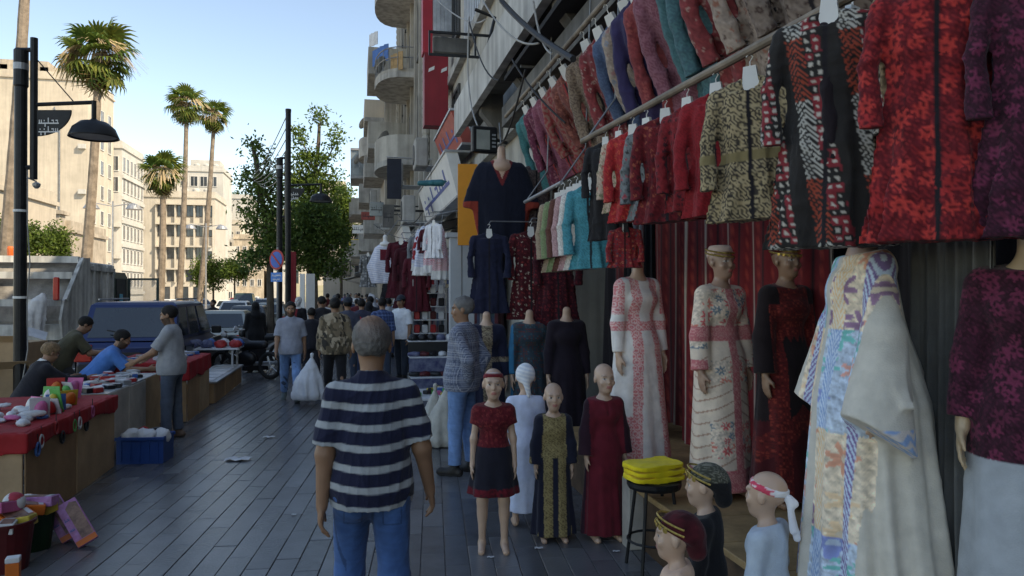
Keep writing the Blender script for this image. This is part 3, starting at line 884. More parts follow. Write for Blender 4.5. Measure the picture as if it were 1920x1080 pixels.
for i, (dd, q) in enumerate(cells):
    tz = prs.uniform(-.0025, .0015)
    if i < 300:
        o = link('paving_plank', pms[prs.randrange(4)], None, pv, (q.x, q.y, tz), (prs.uniform(-.004, .004), prs.uniform(-.006, .006), PA))
    else:
        M = Matrix.Translation((q.x, q.y, tz)) @ Matrix.Rotation(PA, 4, 'Z')
        x, y = PW / 2 - .004, PL / 2 - .004
        rest.add([(-x, -y, -.006), (x, -y, -.006), (x, y, -.006), (-x, y, -.006), (-x + .003, -y + .003, 0), (x - .003, -y + .003, 0), (x - .003, y - .003, 0), (-x + .003, y - .003, 0)],
                 [(4, 5, 6, 7), (0, 1, 5, 4), (1, 2, 6, 5), (2, 3, 7, 6), (3, 0, 4, 7)], M)
o = rest.build('paving_planks', 'slab', pv); o['kind'] = 'stuff'
# painted lane marks on the road
for i in range(14):
    link('lane_mark', mb.mesh('lm') if False else MB().box((-.06, 0, -.1285), (.06, 2, -.126)).mesh('lane_mark'), 'white_paint', bpy.data.objects['road'], (-7.0, 6 + i * 5, 0))

# ------------------------------------------------------------------ buildings across the street
WIN = {}
def window_mesh(w, h, fw=.09):
    k = (round(w, 2), round(h, 2))
    if k not in WIN:
        b = MB()
        b.box((-w / 2 - fw, -.10, -fw), (w / 2 + fw, .02, 0)); b.box((-w / 2 - fw, -.06, h), (w / 2 + fw, .02, h + fw))
        b.box((-w / 2 - fw, -.06, 0), (-w / 2, .02, h)); b.box((w / 2, -.06, 0), (w / 2 + fw, .02, h)); b.box((-.03, -.035, 0), (.03, .02, h))
        p = MB().add([(-w / 2, -.012, 0), (w / 2, -.012, 0), (w / 2, -.012, h), (-w / 2, -.012, h)], [(0, 1, 2, 3)])
        WIN[k] = (b.mesh('window'), p.mesh('pane'))
    return WIN[k]
def windows(par, cols, rows, w, h, face, fm='frame_white', pm='pane', skip=0.0, sd=0):
    """face(x) -> (location in parent space at z=0, rotation); a window and its pane for each col/row"""
    r = random.Random(sd); a, p = window_mesh(w, h)
    for z in rows:
        for x in cols:
            if r.random() < skip: continue
            l, rz = face(x)
            f = bpy.data.objects.new('window', a if not a.materials or a.materials[0] == MATS[fm] else a.copy())
            if not f.data.materials: f.data.materials.append(MATS[fm])
            elif f.data.materials[0] != MATS[fm]: f.data.materials[0] = MATS[fm]
            C.objects.link(f); f.parent = par; f.location = (l[0], l[1], z); f.rotation_euler = (0, 0, rz)
            g = bpy.data.objects.new('pane', p)
            if not p.materials: p.materials.append(MATS[pm])
            C.objects.link(g); g.parent = f
def block(name, label, x0, x1, y0, y1, H, m, cornice=.3, cm=None, group=None, cat='building'):
    t = thing(name, label, cat, ((x0 + x1) / 2, (y0 + y1) / 2, 0), 0, group)
    w, d = (x1 - x0) / 2, (y1 - y0) / 2
    MB().box((-w, -d, -.24), (w, d, H)).build('wall', m, t)
    b = MB(); e = .18
    b.box((-w - e, -d - e, H), (w + e, d + e, H + cornice))
    b.box((-w, -d, H + cornice), (w, -d + .25, H + cornice + .7)); b.box((w - .25, -d + .26, H + cornice), (w, d, H + cornice + .7))
    b.build('parapet', cm or m, t)
    return t, w, d
# big cream block with a blank wall towards us
A1 = at(163, 0, 90)
t, w_, d_ = block('stone_building', 'tall cream stone building with a huge blank wall behind the palms', A1.x - 17, A1.x, A1.y, A1.y + 10, 27.3, 'cream_stone', .25)
windows(t, [-2.7, 0.3, 3.2], [4, 7.2, 10.4, 13.6, 16.8, 20.0, 23.2], 1.1, 1.7, lambda x: ((w_, x), R(90)), 'frame_white')
b = MB()
for i, (x, s, hh) in enumerate(((-6, 3, 1.1), (-2.5, 2.2, .7), (1.5, 2.6, 1.3), (5, 1.8, .6))): b.box((x - s, -d_ + .3, 28.2), (x + s, -d_ + 2.6, 28.2 + hh))
b.build('roof_rubble', 'tan_stone', t)
b = MB(); b.tube([(w_ - 3, -d_ - .1, 2), (w_ - 3, -d_ - .1, 22), (w_ - 3.6, -d_ - .1, 24)], .08, 6); b.build('downpipe', 'grey_metal', t)
# grey-white office with ribbon windows
t, w_, d_ = block('office_building', 'white office building with regular dark windows in ribbons', A1.x - 9, A1.x + .9, A1.y + 10.4, A1.y + 21, 21.2, 'white_render', .4)
windows(t, [-4.3, -2.6, -.9, .8, 2.5, 4.2], [2.6, 5.8, 9.0, 12.2, 15.4, 18.2], 1.0, 1.9, lambda x: ((w_, x), R(90)), 'frame_white')
windows(t, [2.9, 4.1], [15.4, 18.2], .8, 1.9, lambda x: ((x, -d_), 0), 'frame_white')
for z in (1.9, 5.1, 8.3, 11.5, 14.7, 17.6): MB().box((w_ + .001, -d_, z - .35), (w_ + .22, d_, z + .1)).build('ledge', 'white_render', t)
# cream block with shaded window bays
B3 = at(258, 0, 112); B3b = at(392, 0, 112)
t, w_, d_ = block('stone_building', 'cream stone block with deep window bays and ground floor shops', B3.x, B3b.x + .4, B3.y, B3.y + 10, 16.2, 'cream_stone2', .3)
cols = [-w_ + 3.3 + i * 1.35 for i in range(6)]
windows(t, cols, [3.6, 7.0, 10.4, 13.4], .85, 1.6, lambda x: ((x, -d_), 0), 'frame_dark')
for z in (3.2, 6.6, 10.0, 13.0): MB().box((-w_ + 2.6, -d_ - .75, z + 2.05), (w_ - .4, -d_ - .002, z + 2.3)).build('sunshade', 'cream_stone2', t)
for i in range(7): MB().box((-w_ + 2.6 + i * 1.35 - .09, -d_ - .45, 3.3), (-w_ + 2.6 + i * 1.35 + .09, -d_ - .003, 15.2)).build('fin', 'cream_stone2', t)
windows(t, [-w_ + 3.6, -w_ + 6.2, -w_ + 8.8], [.3], 1.7, 2.3, lambda x: ((x, -d_), 0), 'frame_dark')
# taller white block behind
B4 = at(262, 0, 130); B4b = at(412, 0, 130)
t, w_, d_ = block('white_building', 'tall white building with flat roof rising behind the cream block', B4.x + 6, B4b.x, B4.y, B4.y + 10, 23.2, 'white_render', .35)
windows(t, [w_ - 1.6 - i * 1.6 for i in range(4)], [14.6, 17.8, 20.6], 1.1, 1.7, lambda x: ((x, -d_), 0), 'frame_white', 'pane')
MB().box((-2, -3, 23.5), (3, 2, 25.6)).build('roof_hut', 'white_render', t)
t, w_, d_ = block('pale_building', 'narrow pale building wedged behind the office and cream blocks', B4.x - 2, B4.x + 5.8, B4.y - 3, B4.y + 8, 22.0, 'cream_stone2', .3)
windows(t, [-2.6, -.9, .8, 2.5], [12.2, 15.4, 18.6], .9, 1.6, lambda x: ((x, -d_), 0), 'frame_dark')
# low old stone houses
L1 = at(132, 0, 62)
t, w_, d_ = block('stone_house', 'low old stone house with a jutting bay below the blank wall', L1.x - 12, L1.x, L1.y, L1.y + 9, 6.8, 'tan_stone', .3)
windows(t, [-2, 0, 2.2], [3.7], .7, 1.5, lambda x: ((x, -d_), 0), 'frame_white')
b = MB(); b.box((w_ - 3.4, -d_ - 1.2, 4.4), (w_ - .4, -d_ - .002, 8.2)); b.box((w_ - 3.6, -d_ - 1.4, 8.2), (w_ - .2, -d_ + .5, 8.5)); b.build('bay', 'tan_stone', t)
MB().box((w_ - 2.7, -d_ - 1.24, 5.0), (w_ - 1.1, -d_ - 1.19, 7.4)).build('shutter', 'frame_dark', t)
L2 = at(-70, 0, 46)
t, w_, d_ = block('stone_house', 'rough stone building at the street edge beside the palm trunk', L2.x - 10, L2.x + 2, L2.y, L2.y + 9, 8.2, 'cream_stone', .3)
windows(t, [2.5, 4.6], [4.2], .8, 1.5, lambda x: ((x, -d_), 0), 'frame_white')
# hillside and its houses
b = MB(); n = 40
prs = random.Random(11)
for i in range(n):
    pass
gv = []; gf = []
for j, (yy, base) in enumerate(((150, -.3), (175, 5), (205, 13), (240, 22), (290, 31), (340, 35), (420, 34), (600, 20))):
    for i in range(n + 1):
        x = -170 + i * 340 / n
        gv.append((x, yy + 8 * math.sin(i * .7), base * (1 + .18 * math.sin(i * .9 + j)) * (.95 if x < -25 else .55)))
for j in range(7):
    for i in range(n): gf.append((j * (n + 1) + i, j * (n + 1) + i + 1, (j + 1) * (n + 1) + i + 1, (j + 1) * (n + 1) + i))
struct('hill', MB().add(gv, gf), 'hill', smooth=True)
HS = [(425, 470, 372, 152, 'white_render', 'with a row of small windows'), (412, 452, 420, 146, 'cream_stone2', 'below the white one on the slope'), (455, 500, 412, 158, 'white_render', 'with a flat roof beside the dark tree'), (438, 492, 448, 140, 'tan_stone', 'with an orange tint low on the slope'),
      (405, 440, 470, 138, 'white_render', 'partly hidden by roadside trees'), (470, 520, 465, 150, 'cream_stone2', 'behind the street tree crowns'), (604, 648, 345, 190, 'cream_stone', 'seen between tree crowns and shop balconies'), (560, 610, 400, 180, 'cream_stone2', 'half hidden behind the light tree'), (385, 420, 495, 136, 'cream_stone2', 'at the foot of the slope near the dumpster'), (500, 545, 505, 142, 'white_render', 'behind the no parking sign')]
for i, (a, b_, top, d, m, lab) in enumerate(HS):
    p, q = at(a, top, d), at(b_, top, d)
    t, w_, d_ = block('hill_house', 'small hillside house ' + lab, p.x, q.x, p.y, p.y + 8, p.z, m, .2, group='houses on the hillside')
    nn = max(2, int((q.x - p.x) / 1.2))
    windows(t, [-w_ + (k + .5) * 2 * w_ / nn for k in range(nn)], [p.z - 2.6 - 3.1 * k for k in range(3)], .6, 1.2, lambda x: ((x, -d_), 0), 'frame_white', 'pane')

# ------------------------------------------------------------------ right-hand terrace
def terrace(name, label, x, y0, y1, H, m, depth=9):
    t = thing(name, label, 'building', (x, y0, 0))
    return t, y1 - y0
def balcony(par, x, y0, y1, z, out, m='grey_stone2', rnd_=True, wall_h=.95, rail=False, sl='concrete', nm='balcony'):
    """x = wall plane in the building's space, projecting to -x; rounded plan"""
    n = 12; L = y1 - y0; c = (y0 + y1) / 2
    if rnd_:
        pl = [(x - out * math.sin(math.pi * k / n) ** .55, c - L / 2 * math.cos(math.pi * k / n)) for k in range(n + 1)]
    else:
        pl = [(x, y0), (x - out, y0), (x - out, y1), (x, y1)]
    s = MB(); s.prism(pl[::-1] if False else pl, 'z', z - .22, z); o = s.build(nm, sl, par)
    ins = [((p[0] - x) * .9 + x + .02, (p[1] - c) * .9 + c) for p in pl]
    w = MB(); N_ = len(pl)
    hh = wall_h if not rail else .12
    vs = [(p[0], p[1], z + .002) for p in pl] + [(p[0], p[1], z + hh) for p in pl] + [(p[0], p[1], z + hh) for p in ins] + [(p[0], p[1], z + .002) for p in ins]
    fs = []
    for k in range(N_ - 1):
        for r_ in range(3): fs.append((r_ * N_ + k, r_ * N_ + k + 1, (r_ + 1) * N_ + k + 1, (r_ + 1) * N_ + k))
    w.add(vs, fs); w.build('balcony_wall', m, o)
    if rail:
        r_ = MB()
        for zz in (.55, .95): r_.tube([(p[0] * .98 + x * .02, p[1], z + zz) for p in pl], .022, 6)
        for k in range(N_): r_.tube([(pl[k][0] * .98 + x * .02, pl[k][1], z + .1), (pl[k][0] * .98 + x * .02, pl[k][1], z + .95)], .014, 5)
        r_.build('railing', 'grey_metal', o)
    return o
# (1) the building above and behind the clothes shop: upper floors, shop recess below
t = thing('shop_building', 'dark stone building over the clothes shop with recessed shopfront', 'building', (2.45, -30, 0))
MB().box((0, 0, 5.0), (9, 41.2, 17.5)).build('upper_wall', 'grey_stone', t)
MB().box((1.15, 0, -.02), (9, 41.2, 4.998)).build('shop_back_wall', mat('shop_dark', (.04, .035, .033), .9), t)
MB().box((.02, 40.2, -.02), (1.148, 41.2, 4.998)).build('end_pier', 'grey_stone2', t)
for i in range(3): windows(t, [33.2 + i * 3], [6.6, 10], 1.2, 2, lambda x: ((0, x), R(-90)), 'frame_white')
b = MB()
for i in range(10): b.box((-.02, 39.0, 4.0 + i * .0), (0, 39.1, 4.01))
# canopy slab with pale fascia over the shops
cn = thing('canopy', 'long concrete canopy with pale peeling fascia above the shops', 'canopy', (2.0, 6.5, 5.15))
MB().box((0.05, 0, 0), (.447, 8.3, .16)).build('slab', 'dark_conc', cn)
MB().box((-.06, 0, -.22), (.048, 8.3, .42)).build('fascia', 'fascia', cn)
for i in range(3): MB().prism([(.07, -.3), (.44, -.75), (.44, -.001), (.07, -.001)], 'y', 1 + i * 2.4, 1.25 + i * 2.4).build('bracket', 'dark_conc', cn)
# (2) second building
t = thing('shop_building', 'plain grey building with ribbed cladding beside the red sign', 'building', (2.6, 11.25, 0))
MB().box((0, 0, -.02), (9, 12.5, 15.5)).build('wall', 'grey_stone2', t)
b = MB()
for i in range(26): b.box((-.05, .3 + i * .24, 7.6), (-.002, .42 + i * .24, 14.8))
b.build('ribbed_cladding', 'galv', t)
windows(t, [8.0, 10.6], [5.2, 8.4, 11.6], 1.1, 1.8, lambda x: ((0, x), R(-90)), 'frame_dark')
for z in (4.4, 7.4): MB().box((-.16, 0, z), (-.003, 12.5, z + .22)).build('string_course', 'concrete', t)
MB().box((-.04, 6.6, .05), (-.003, 9.6, 3.0)).build('shutter', 'galv', t)
MB().box((-.04, 2.2, .05), (-.003, 5.2, 3.0)).build('shutter', 'frame_dark', t)
# (3) balcony building
t = thing('balcony_building', 'weathered stone building with stacked rounded balconies and rope pilasters', 'building', (2.35, 23.9, 0))
MB().box((0, 0, -.02), (9, 15.6, 16.3)).build('wall', 'grey_stone2', t)
for i in range(8): MB().box((-.14, .3 + i * 2.1, 3.4), (-.003, .62 + i * 2.1, 16.2)).build('pilaster', 'grey_stone', t)
for z in (7.0, 10.4, 13.8):
    balcony(t, -.003, 5.2, 9.6, z, 1.55, rail=(z in (10.4,)))
    windows(t, [1.5, 3.6, 11.2, 13.4], [z + .1], 1.0, 2.0, lambda x: ((0, x), R(-90)), 'frame_dark')
    windows(t, [7.4], [z + .05], 1.2, 2.2, lambda x: ((-.02, x), R(-90)), 'frame_dark')
for z in (8.6, 12.0): balcony(t, -.003, 10.6, 14.6, z, 1.75, rnd_=False, wall_h=1.0)
for y in (.12, 15.4):
    MB().lathe([q for i in range(34) for q in ((.1, i * .29), (.13, i * .29 + .08), (.13, i * .29 + .2))], 8, (-.12, y, 6)).build('rope_moulding', 'grey_stone2', t)
b = MB(); b.box((-1.2, 1.2, 15.0), (-.003, 2.6, 16.2)); b.build('wall_box', 'concrete', t)
# (4), (5) further on the terrace steps out
t = thing('balcony_building', 'further grey building with square balconies stepping out over the crowd', 'building', (1.55, 39.6, 0))
MB().box((0, 0, -.02), (10, 13.5, 13.4)).build('wall', 'grey_stone', t)
for z in (5.2, 8.2, 11.2):
    balcony(t, -.003, 1.0, 5.2, z, 1.05, rnd_=False, m='cream_stone' if z == 11.2 else 'concrete')
    balcony(t, -.003, 7.5, 11.5, z - .6, 1.3, rnd_=(z > 8.5), m='concrete')
    windows(t, [6.3, 12.4], [z + .3], .9, 1.7, lambda x: ((0, x), R(-90)), 'frame_dark')
t = thing('balcony_building', 'far grey building with a glazed box balcony behind the trees', 'building', (.75, 53.3, 0))
MB().box((0, 0, -.02), (10, 6, 12.3)).box((0, 6.001, -.02), (10, 26, 8.3)).build('wall', 'grey_stone', t)
for k, z in enumerate((4.6, 7.6)):
    balcony(t, -.003, 1.0, 4.5, z, 1.0, rnd_=False); balcony(t, -.003, 8, 13, z + .5, 1.2, rnd_=False); balcony(t, -.003, 16, 20, z, 1.1, rnd_=False)
gbx = MB().box((-1.0, .8, 10.1), (-.003, 4.6, 11.9)); gbx.build('glazed_balcony', 'pane_pale', t)
b = MB()
for i in range(4):
    b.box((-1.04, .76 + i * 1.26, 10.06), (-.98, .82 + i * 1.26, 11.95))
b.box((-1.05, .7, 11.9), (0, 4.7, 12.05)); b.box((-1.05, .7, 9.9), (0, 4.7, 10.098)); b.build('balcony_frame', 'grey_metal', t)
windows(t, [6.2, 14.5, 21.5, 24], [2.8, 5.6], .9, 1.6, lambda x: ((0, x), R(-90)), 'frame_dark')
t = thing('corner_building', 'distant pale building closing the curve of the street', 'building', (-3.2, 80, 0))
MB().box((0, 0, -.02), (14, 10, 9.5)).build('wall', 'cream_stone2', t)
windows(t, [.9, 2.3, 3.7], [3.6, 6.4], .8, 1.4, lambda x: ((x, 0), 0), 'frame_dark')

# roof tanks and wall units on the buildings across the street
for nm, n in (('stone_building', 3), ('office_building', 2), ('white_building', 3), ('pale_building', 2), ('stone_building.001', 3)):
    o = bpy.data.objects[nm]; wl = [c for c in o.children if c.name.startswith('wall')][0]; zs = max(v.co.z for v in wl.data.vertices); xs = max(v.co.x for v in wl.data.vertices); ys = min(v.co.y for v in wl.data.vertices)
    for k in range(n):
        MB().lathe([(.5, 0), (.55, .1), (.55, 1.2), (.3, 1.4)], 12, (xs - 1.5 - k * 1.6, ys + 2.2, zs + .32)).build('water_tank', 'white_render', o)
        MB().box((xs - .9 - k * .02, ys - .42, zs * (.3 + .2 * k)), (xs - .1 - k * .02, ys - .003, zs * (.3 + .2 * k) + .55)).build('wall_unit', 'white_render', o)
# ------------------------------------------------------------------ street lamps, poles, signs
def glyphs(b, x0, x1, z0, z1, y, n=6, sd=0, M=None, th=.012):
    """cursive-looking letter strokes in the plane y = const"""
    r = random.Random(sd); W = (x1 - x0) / n; Hh = z1 - z0
    for i in range(n):
        x = x0 + i * W
        k = r.choice('abcd')
        def bx(a, c, d, e): b.box((x + a * W, y, z0 + d * Hh), (x + c * W, y - .004, z0 + e * Hh), M)
        bx(0, .95, .22, .38)
        if k == 'a': bx(.3, .5, .38, 1)
        elif k == 'b': bx(.1, .3, .38, .75); bx(.6, .8, .38, .75)
        elif k == 'c': bx(.5, .75, -.15, .22); bx(.3, .5, .55, .72)
        else: bx(.2, .75, .6, .74); bx(.6, .75, .38, .6)
def lamp_post(label, base, H, arm_dir, arm_len, dish_r, arm_z, banner=True, r=.075):
    t = thing('street_lamp', label, 'street lamp', base, 0, 'black street lamps')
    MB().lathe([(r * 1.6, 0), (r * 1.6, .35), (r * 1.05, .45), (r, .5), (r * .95, H * .9), (r * 1.12, H * .905), (r * 1.12, H - .02), (r * .9, H)], 16).build('pole', 'black_metal', t, smooth='auto')
    MB().lathe([(r * 1.15, H * .945), (r * 1.15, H * .962)], 16).build('pole_band', 'galv', t)
    a = Vector((arm_dir[0], arm_dir[1], 0)).normalized(); o = a * (r + .09)
    b = MB(); b.tube([o + Vector((0, 0, arm_z - .95)), o + Vector((0, 0, arm_z + .85))], .045, 10)
    for z in (arm_z - .8, arm_z + .7): b.tube([Vector((0, 0, z)), o + Vector((0, 0, z))], .03, 8)
    b.build('side_post', 'black_metal', t)
    e = a * arm_len
    b = MB(); b.tube([o + Vector((0, 0, arm_z)), e + Vector((0, 0, arm_z + .03))], .026, 8); b.tube([o + Vector((0, 0, arm_z + .62)), e * .72 + Vector((0, 0, arm_z + .04))], .008, 5)
    b.tube([e + Vector((0, 0, arm_z + .05)), e + Vector((0, 0, arm_z - .2))], .03, 8)
    b.build('arm', 'black_metal', t)
    R_ = dish_r
    MB().lathe([(.03, .0), (.05, -.02), (R_ * .55, -R_ * .16), (R_ * .85, -R_ * .42), (R_, -R_ * .78), (R_ * 1.02, -R_ * .84), (R_ * .97, -R_ * .84), (R_ * .8, -R_ * .5), (R_ * .3, -R_ * .25)], 28, (e.x, e.y, arm_z - .18)).build('shade', 'black_metal', t, smooth=True)
    MB().lathe([(R_ * .9, 0), (R_ * .9, .012)], 24, (e.x, e.y, arm_z - .18 - R_ * .78)).build('diffuser', mat('diffuser', (.45, .45, .42), .4), t)
    if banner:
        n = 10; L = R_ * 1.55
        M = Matrix.Translation(Vector((0, 0, arm_z - .07))) @ Matrix(((a.x, -a.y, 0, 0), (a.y, a.x, 0, 0), (0, 0, 1, 0), (0, 0, 0, 1)))
        pl = [(r + .12, 0), (r + .12 + L, 0)] + [(r + .12 + L * math.cos(R(9 * k)), -L * .74 * math.sin(R(9 * k))) for k in range(1, n + 1)]
        s = MB(); s.prism([(p[0], p[1]) for p in pl], 'y', -.012, .012, M); o2 = s.build('banner', 'black_metal', t)
        for k in range(2): g = MB(); glyphs(g, r + .16, r + .14 + L * .62, -.2 - k * .17 * L / .7, -.1 - k * .17 * L / .7, -.014, 5, k + 4, M); g.build('lettering', 'white_paint', o2)
    return t
lb = at(38, 0, 9.5); lb.z = 0
right_dir = (cy, -sy)
lamp_post('black street lamp with dome shade and black lettered plate by the garbage truck', (lb.x, lb.y, 0), 4.93, right_dir, .93, .29, 4.22)
o = MB().tube([(.085, -.02, 3.4), (.09, -.03, 2.7), (.13, -.05, 2.2), (.085, -.02, 1.7), (.1, -.03, 1.1), (.05, -.06, .7)], .008, 5).build('cable', 'wire_pale', bpy.data.objects['street_lamp'])
for z in (2.85, 1.75): MB().lathe([(.083, 0), (.083, .03)], 12, (0, 0, z)).build('cable_tie', 'white_paint', bpy.data.objects['street_lamp'])
b = MB(); b.lathe([(.02, -.03), (.045, 0), (.05, .03), (.02, .05)], 10, (.2, -.05, 3.18)); b.tube([(.06, 0, 3.3), (.2, -.05, 3.24)], .01, 5); b.build('camera_dome', 'galv', bpy.data.objects['street_lamp'])
l2 = at(524, 0, 19); l2.z = 0
lamp_post('black street lamp standing beside the tall utility pole with no parking sign', (l2.x, l2.y, 0), 5.25, right_dir, 1.05, .28, 4.55, True)
l3 = at(757 / 3.6, 0, 40)
for k, (px, d, lab) in enumerate(((211, 44, 'slim grey double lamp across the road before the office building'), (386, 58, 'slim grey double lamp across the road by the far palms'))):
    q = at(px, 0, d)
    t = thing('street_lamp', lab, 'street lamp', (q.x, q.y, 0), 0, 'grey lamps across the road')
    MB().lathe([(.09, 0), (.06, 3), (.05, 7.2)], 8).build('pole', 'galv', t)
    for sg in (-1, 1):
        MB().tube([(0, 0, 6.9), (sg * 1.1, 0, 7.1)], .03, 6).build('arm', 'galv', t)
        MB().lathe([(.03, .1), (.3, -.02), (.46, -.26), (.44, -.27)], 14, (sg * 1.15, 0, 7.0)).build('shade', 'galv', t)
# utility pole with fan of cables, signs
u = at(540, 0, 18.2)
t = thing('utility_pole', 'tall black utility pole with fanned cables above the lamp', 'pole', (u.x, u.y, 0))
MB().lathe([(.085, 0), (.085, .3), (.07, .35), (.065, 6.2), (.07, 6.25), (.07, 6.3)], 12).build('pole', 'black_metal', t)
for k in range(6):
    z = 6.22 - k * .28
    p0 = Vector((0, 0, z)); e = at(452 + k * 4, 338 - k * 2, 34) - Vector((u.x, u.y, 0))
    MB().tube([p0.lerp(e, q / 8) - Vector((0, 0, .5 * math.sin(math.pi * q / 8))) for q in range(9)], .012, 5).build('cable', 'wire_pale', t)
s_ = at(519, 487, 17.6)
t = thing('no_parking_sign', 'round blue and red no parking sign on a post by the pole', 'sign', (s_.x, s_.y, 0), R(-42))
MB().tube([(0, .03, 0), (0, .03, s_.z + .3)], .03, 8).build('post', 'grey_metal', t)
M = Matrix.Translation((0, 0, s_.z)) @ Matrix.Rotation(R(90), 4, 'X')
MB().lathe([(.24, 0), (.24, .012)], 28, M=M).build('disc', mat('sign_red', (.42, .02, .025), .45), t)
MB().lathe([(.19, .0125), (.19, .018)], 28, M=M).build('blue_field', mat('sign_blue', (.02, .12, .5), .45), t)
MB().box((-.19, -.026, -.022), (.19, -.0185, .022), Matrix.Translation((0, 0, s_.z)) @ Matrix.Rotation(R(45), 4, 'Y')).build('slash', 'sign_red', t)
o = MB().box((-.19, -.012, s_.z - .52), (.19, .0, s_.z - .3)).build('blue_plate', mat('sign_blue2', (.02, .2, .62), .45), t)
g = MB(); glyphs(g, -.15, .15, s_.z - .4, s_.z - .33, -.013, 6, 9); g.build('lettering', 'white_paint', o)
g = MB(); glyphs(g, -.12, .12, s_.z - .49, s_.z - .43, -.013, 5, 3); g.build('lettering', 'white_paint', o)
q = at(547, 0, 18.8)
t = thing('red_post_banner', 'dark red wrapped post leaning beside the utility pole', 'post', (q.x, q.y, 0))
MB().box((-.11, -.05, 0), (.11, .05, 2.85), bev=.01).build('wrap', 'red_paint', t); MB().box((-.15, -.1, -.0), (.15, .1, .06)).build('foot', 'black_metal', t)
for k, (px, lab) in enumerate(((567, 'narrow'), (582, 'wide'))):
    q = at(px, 0, 21)
    t = thing('standing_board', lab + ' blank white standing board behind the walking men', 'board', (q.x, q.y, 0), R(-20 + 30 * k))
    MB().box((-.07 - .05 * k, -.015, .9), (.07 + .05 * k, .015, 2.35), bev=.004).build('panel', 'white_paint', t); MB().box((-.02, -.02, 0), (.02, .02, .9)).build('leg', 'black_metal', t)

# ------------------------------------------------------------------ palms and trees
def leaf_mat(name, c, tr=.35):
    m = bpy.data.materials.new(name); m.use_nodes = True
    N = m.node_tree.nodes; L = m.node_tree.links; b = N['Principled BSDF']; b.inputs['Roughness'].default_value = .6; b.inputs['Specular IOR Level'].default_value = .25
    a = N.new('ShaderNodeAttribute'); a.attribute_name = 'col'
    nz = N.new('ShaderNodeTexNoise'); nz.inputs['Scale'].default_value = 1.3; tc = N.new('ShaderNodeTexCoord'); L.new(tc.outputs['Object'], nz.inputs['Vector'])
    mx = N.new('ShaderNodeMix'); mx.data_type = 'RGBA'; mx.blend_type = 'MULTIPLY'; mx.inputs['Factor'].default_value = .6
    rp = N.new('ShaderNodeValToRGB'); rp.color_ramp.elements[0].position = .3; rp.color_ramp.elements[0].color = (.5, .55, .5, 1); rp.color_ramp.elements[1].position = .7; rp.color_ramp.elements[1].color = (1.3, 1.25, .9, 1)
    L.new(nz.outputs['Fac'], rp.inputs[0]); L.new(a.outputs['Color'], mx.inputs['A']); L.new(rp.outputs[0], mx.inputs['B'])
    L.new(mx.outputs['Result'], b.inputs['Base Color'])
    tl = N.new('ShaderNodeBsdfTranslucent'); L.new(mx.outputs['Result'], tl.inputs[0])
    ms = N.new('ShaderNodeMixShader'); ms.inputs[0].default_value = tr; L.new(b.outputs[0], ms.inputs[1]); L.new(tl.outputs[0], ms.inputs[2])
    L.new(ms.outputs[0], N['Material Output'].inputs[0]); MATS[name] = m
leaf_mat('leaf', None); leaf_mat('dry', None, .2)
mat('palm_bark', (.25, .20, .15), .95, 0, .3, 3, .6, 14)
mat('bark', (.10, .08, .06), .95, 0, .3, 3, .5, 14)
def fan_frond(seed, L=1.1, R_=.95, n=15, droop=.35, green=(.075, .13, .03)):
    """fan palm leaf: stalk along +x, pleated fan of separate segments at its end"""
    r = random.Random(seed); v, f, c = [], [], []
    def quad(a, b_, d, e, col):
        n0 = len(v); v.extend([a, b_, d, e]); f.append((n0, n0 + 1, n0 + 2, n0 + 3)); c.extend([col] * 4)
    st = lambda t: Vector((L * t, 0, -.12 * t * t))
    for i in range(4):
        a, b_ = st(i / 4), st((i + 1) / 4); quad(a + Vector((0, .02, 0)), b_ + Vector((0, .018, 0)), b_ - Vector((0, .018, 0)), a - Vector((0, .02, 0)), (green[0] * 1.3, green[1] * 1.1, green[2]))
    o = st(1)
    for i in range(n):
        th = R(-115 + 230 * i / (n - 1)); ln = R_ * (1 - .25 * abs(th) / 2.3) * r.uniform(.88, 1.06)
        d = Vector((math.cos(th), math.sin(th), 0)); s = Vector((-d.y, d.x, 0))
        k = r.uniform(.75, 1.25); col = (green[0] * k * (1.1 if i % 2 else .9), green[1] * k, green[2] * k)
        p0 = o; p1 = o + d * ln * .5 + Vector((0, 0, -.05 - droop * .12)); p2 = o + d * ln * .82 + Vector((0, 0, -droop * .45)); p3 = o + d * ln + Vector((0, 0, -droop * r.uniform(.9, 1.5)))
        wd = .085 * R_
        quad(p0 - s * .01, p1 - s * wd, p1 + s * wd, p0 + s * .01, col); quad(p1 - s * wd, p2 - s * wd * .7, p2 + s * wd * .7, p1 + s * wd, col); quad(p2 - s * wd * .7, p3 - s * .006, p3 + s * .006, p2 + s * wd * .7, col)
    return np_mesh('frond', np.array([tuple(q) for q in v]), np.array(f), np.array(c), smooth=False)
def dry_cluster(seed):
    r = random.Random(seed); v, f, c = [], [], []
    for i in range(44):
        a = r.uniform(0, 6.28); L = r.uniform(.45, 1.3); sp = r.uniform(.1, .6)
        p = Vector((.25, 0, .1)); prev = None
        for k in range(5):
            t = k / 4; q = Vector((.2 + .75 * t * L, sp * math.sin(a) * t * 1.6, .18 + .35 * t - .95 * t * t * L + .25 * sp * math.cos(a) * t))
            w = .026 * (1 - .5 * t)
            cur = (q + Vector((0, w, w * .5)), q - Vector((0, w, w * .5)))
            if prev:
                n0 = len(v); v.extend([prev[0], cur[0], cur[1], prev[1]]); f.append((n0, n0 + 1, n0 + 2, n0 + 3))
                kk = r.uniform(.8, 1.2); c.extend([(.52 * kk, .40 * kk, .27 * kk)] * 4)
            prev = cur
    return np_mesh('flower_stalk', np.array([tuple(q) for q in v]), np.array(f), np.array(c), smooth=False)
FR = [fan_frond(i, 1.05, .95, 15, .25 + .2 * (i % 3), [(.12, .17, .035), (.08, .135, .03), (.16, .19, .04)][i % 3]) for i in range(6)]
DF = [fan_frond(20 + i, .9, .8, 12, .9, (.2, .15, .07)) for i in range(2)]
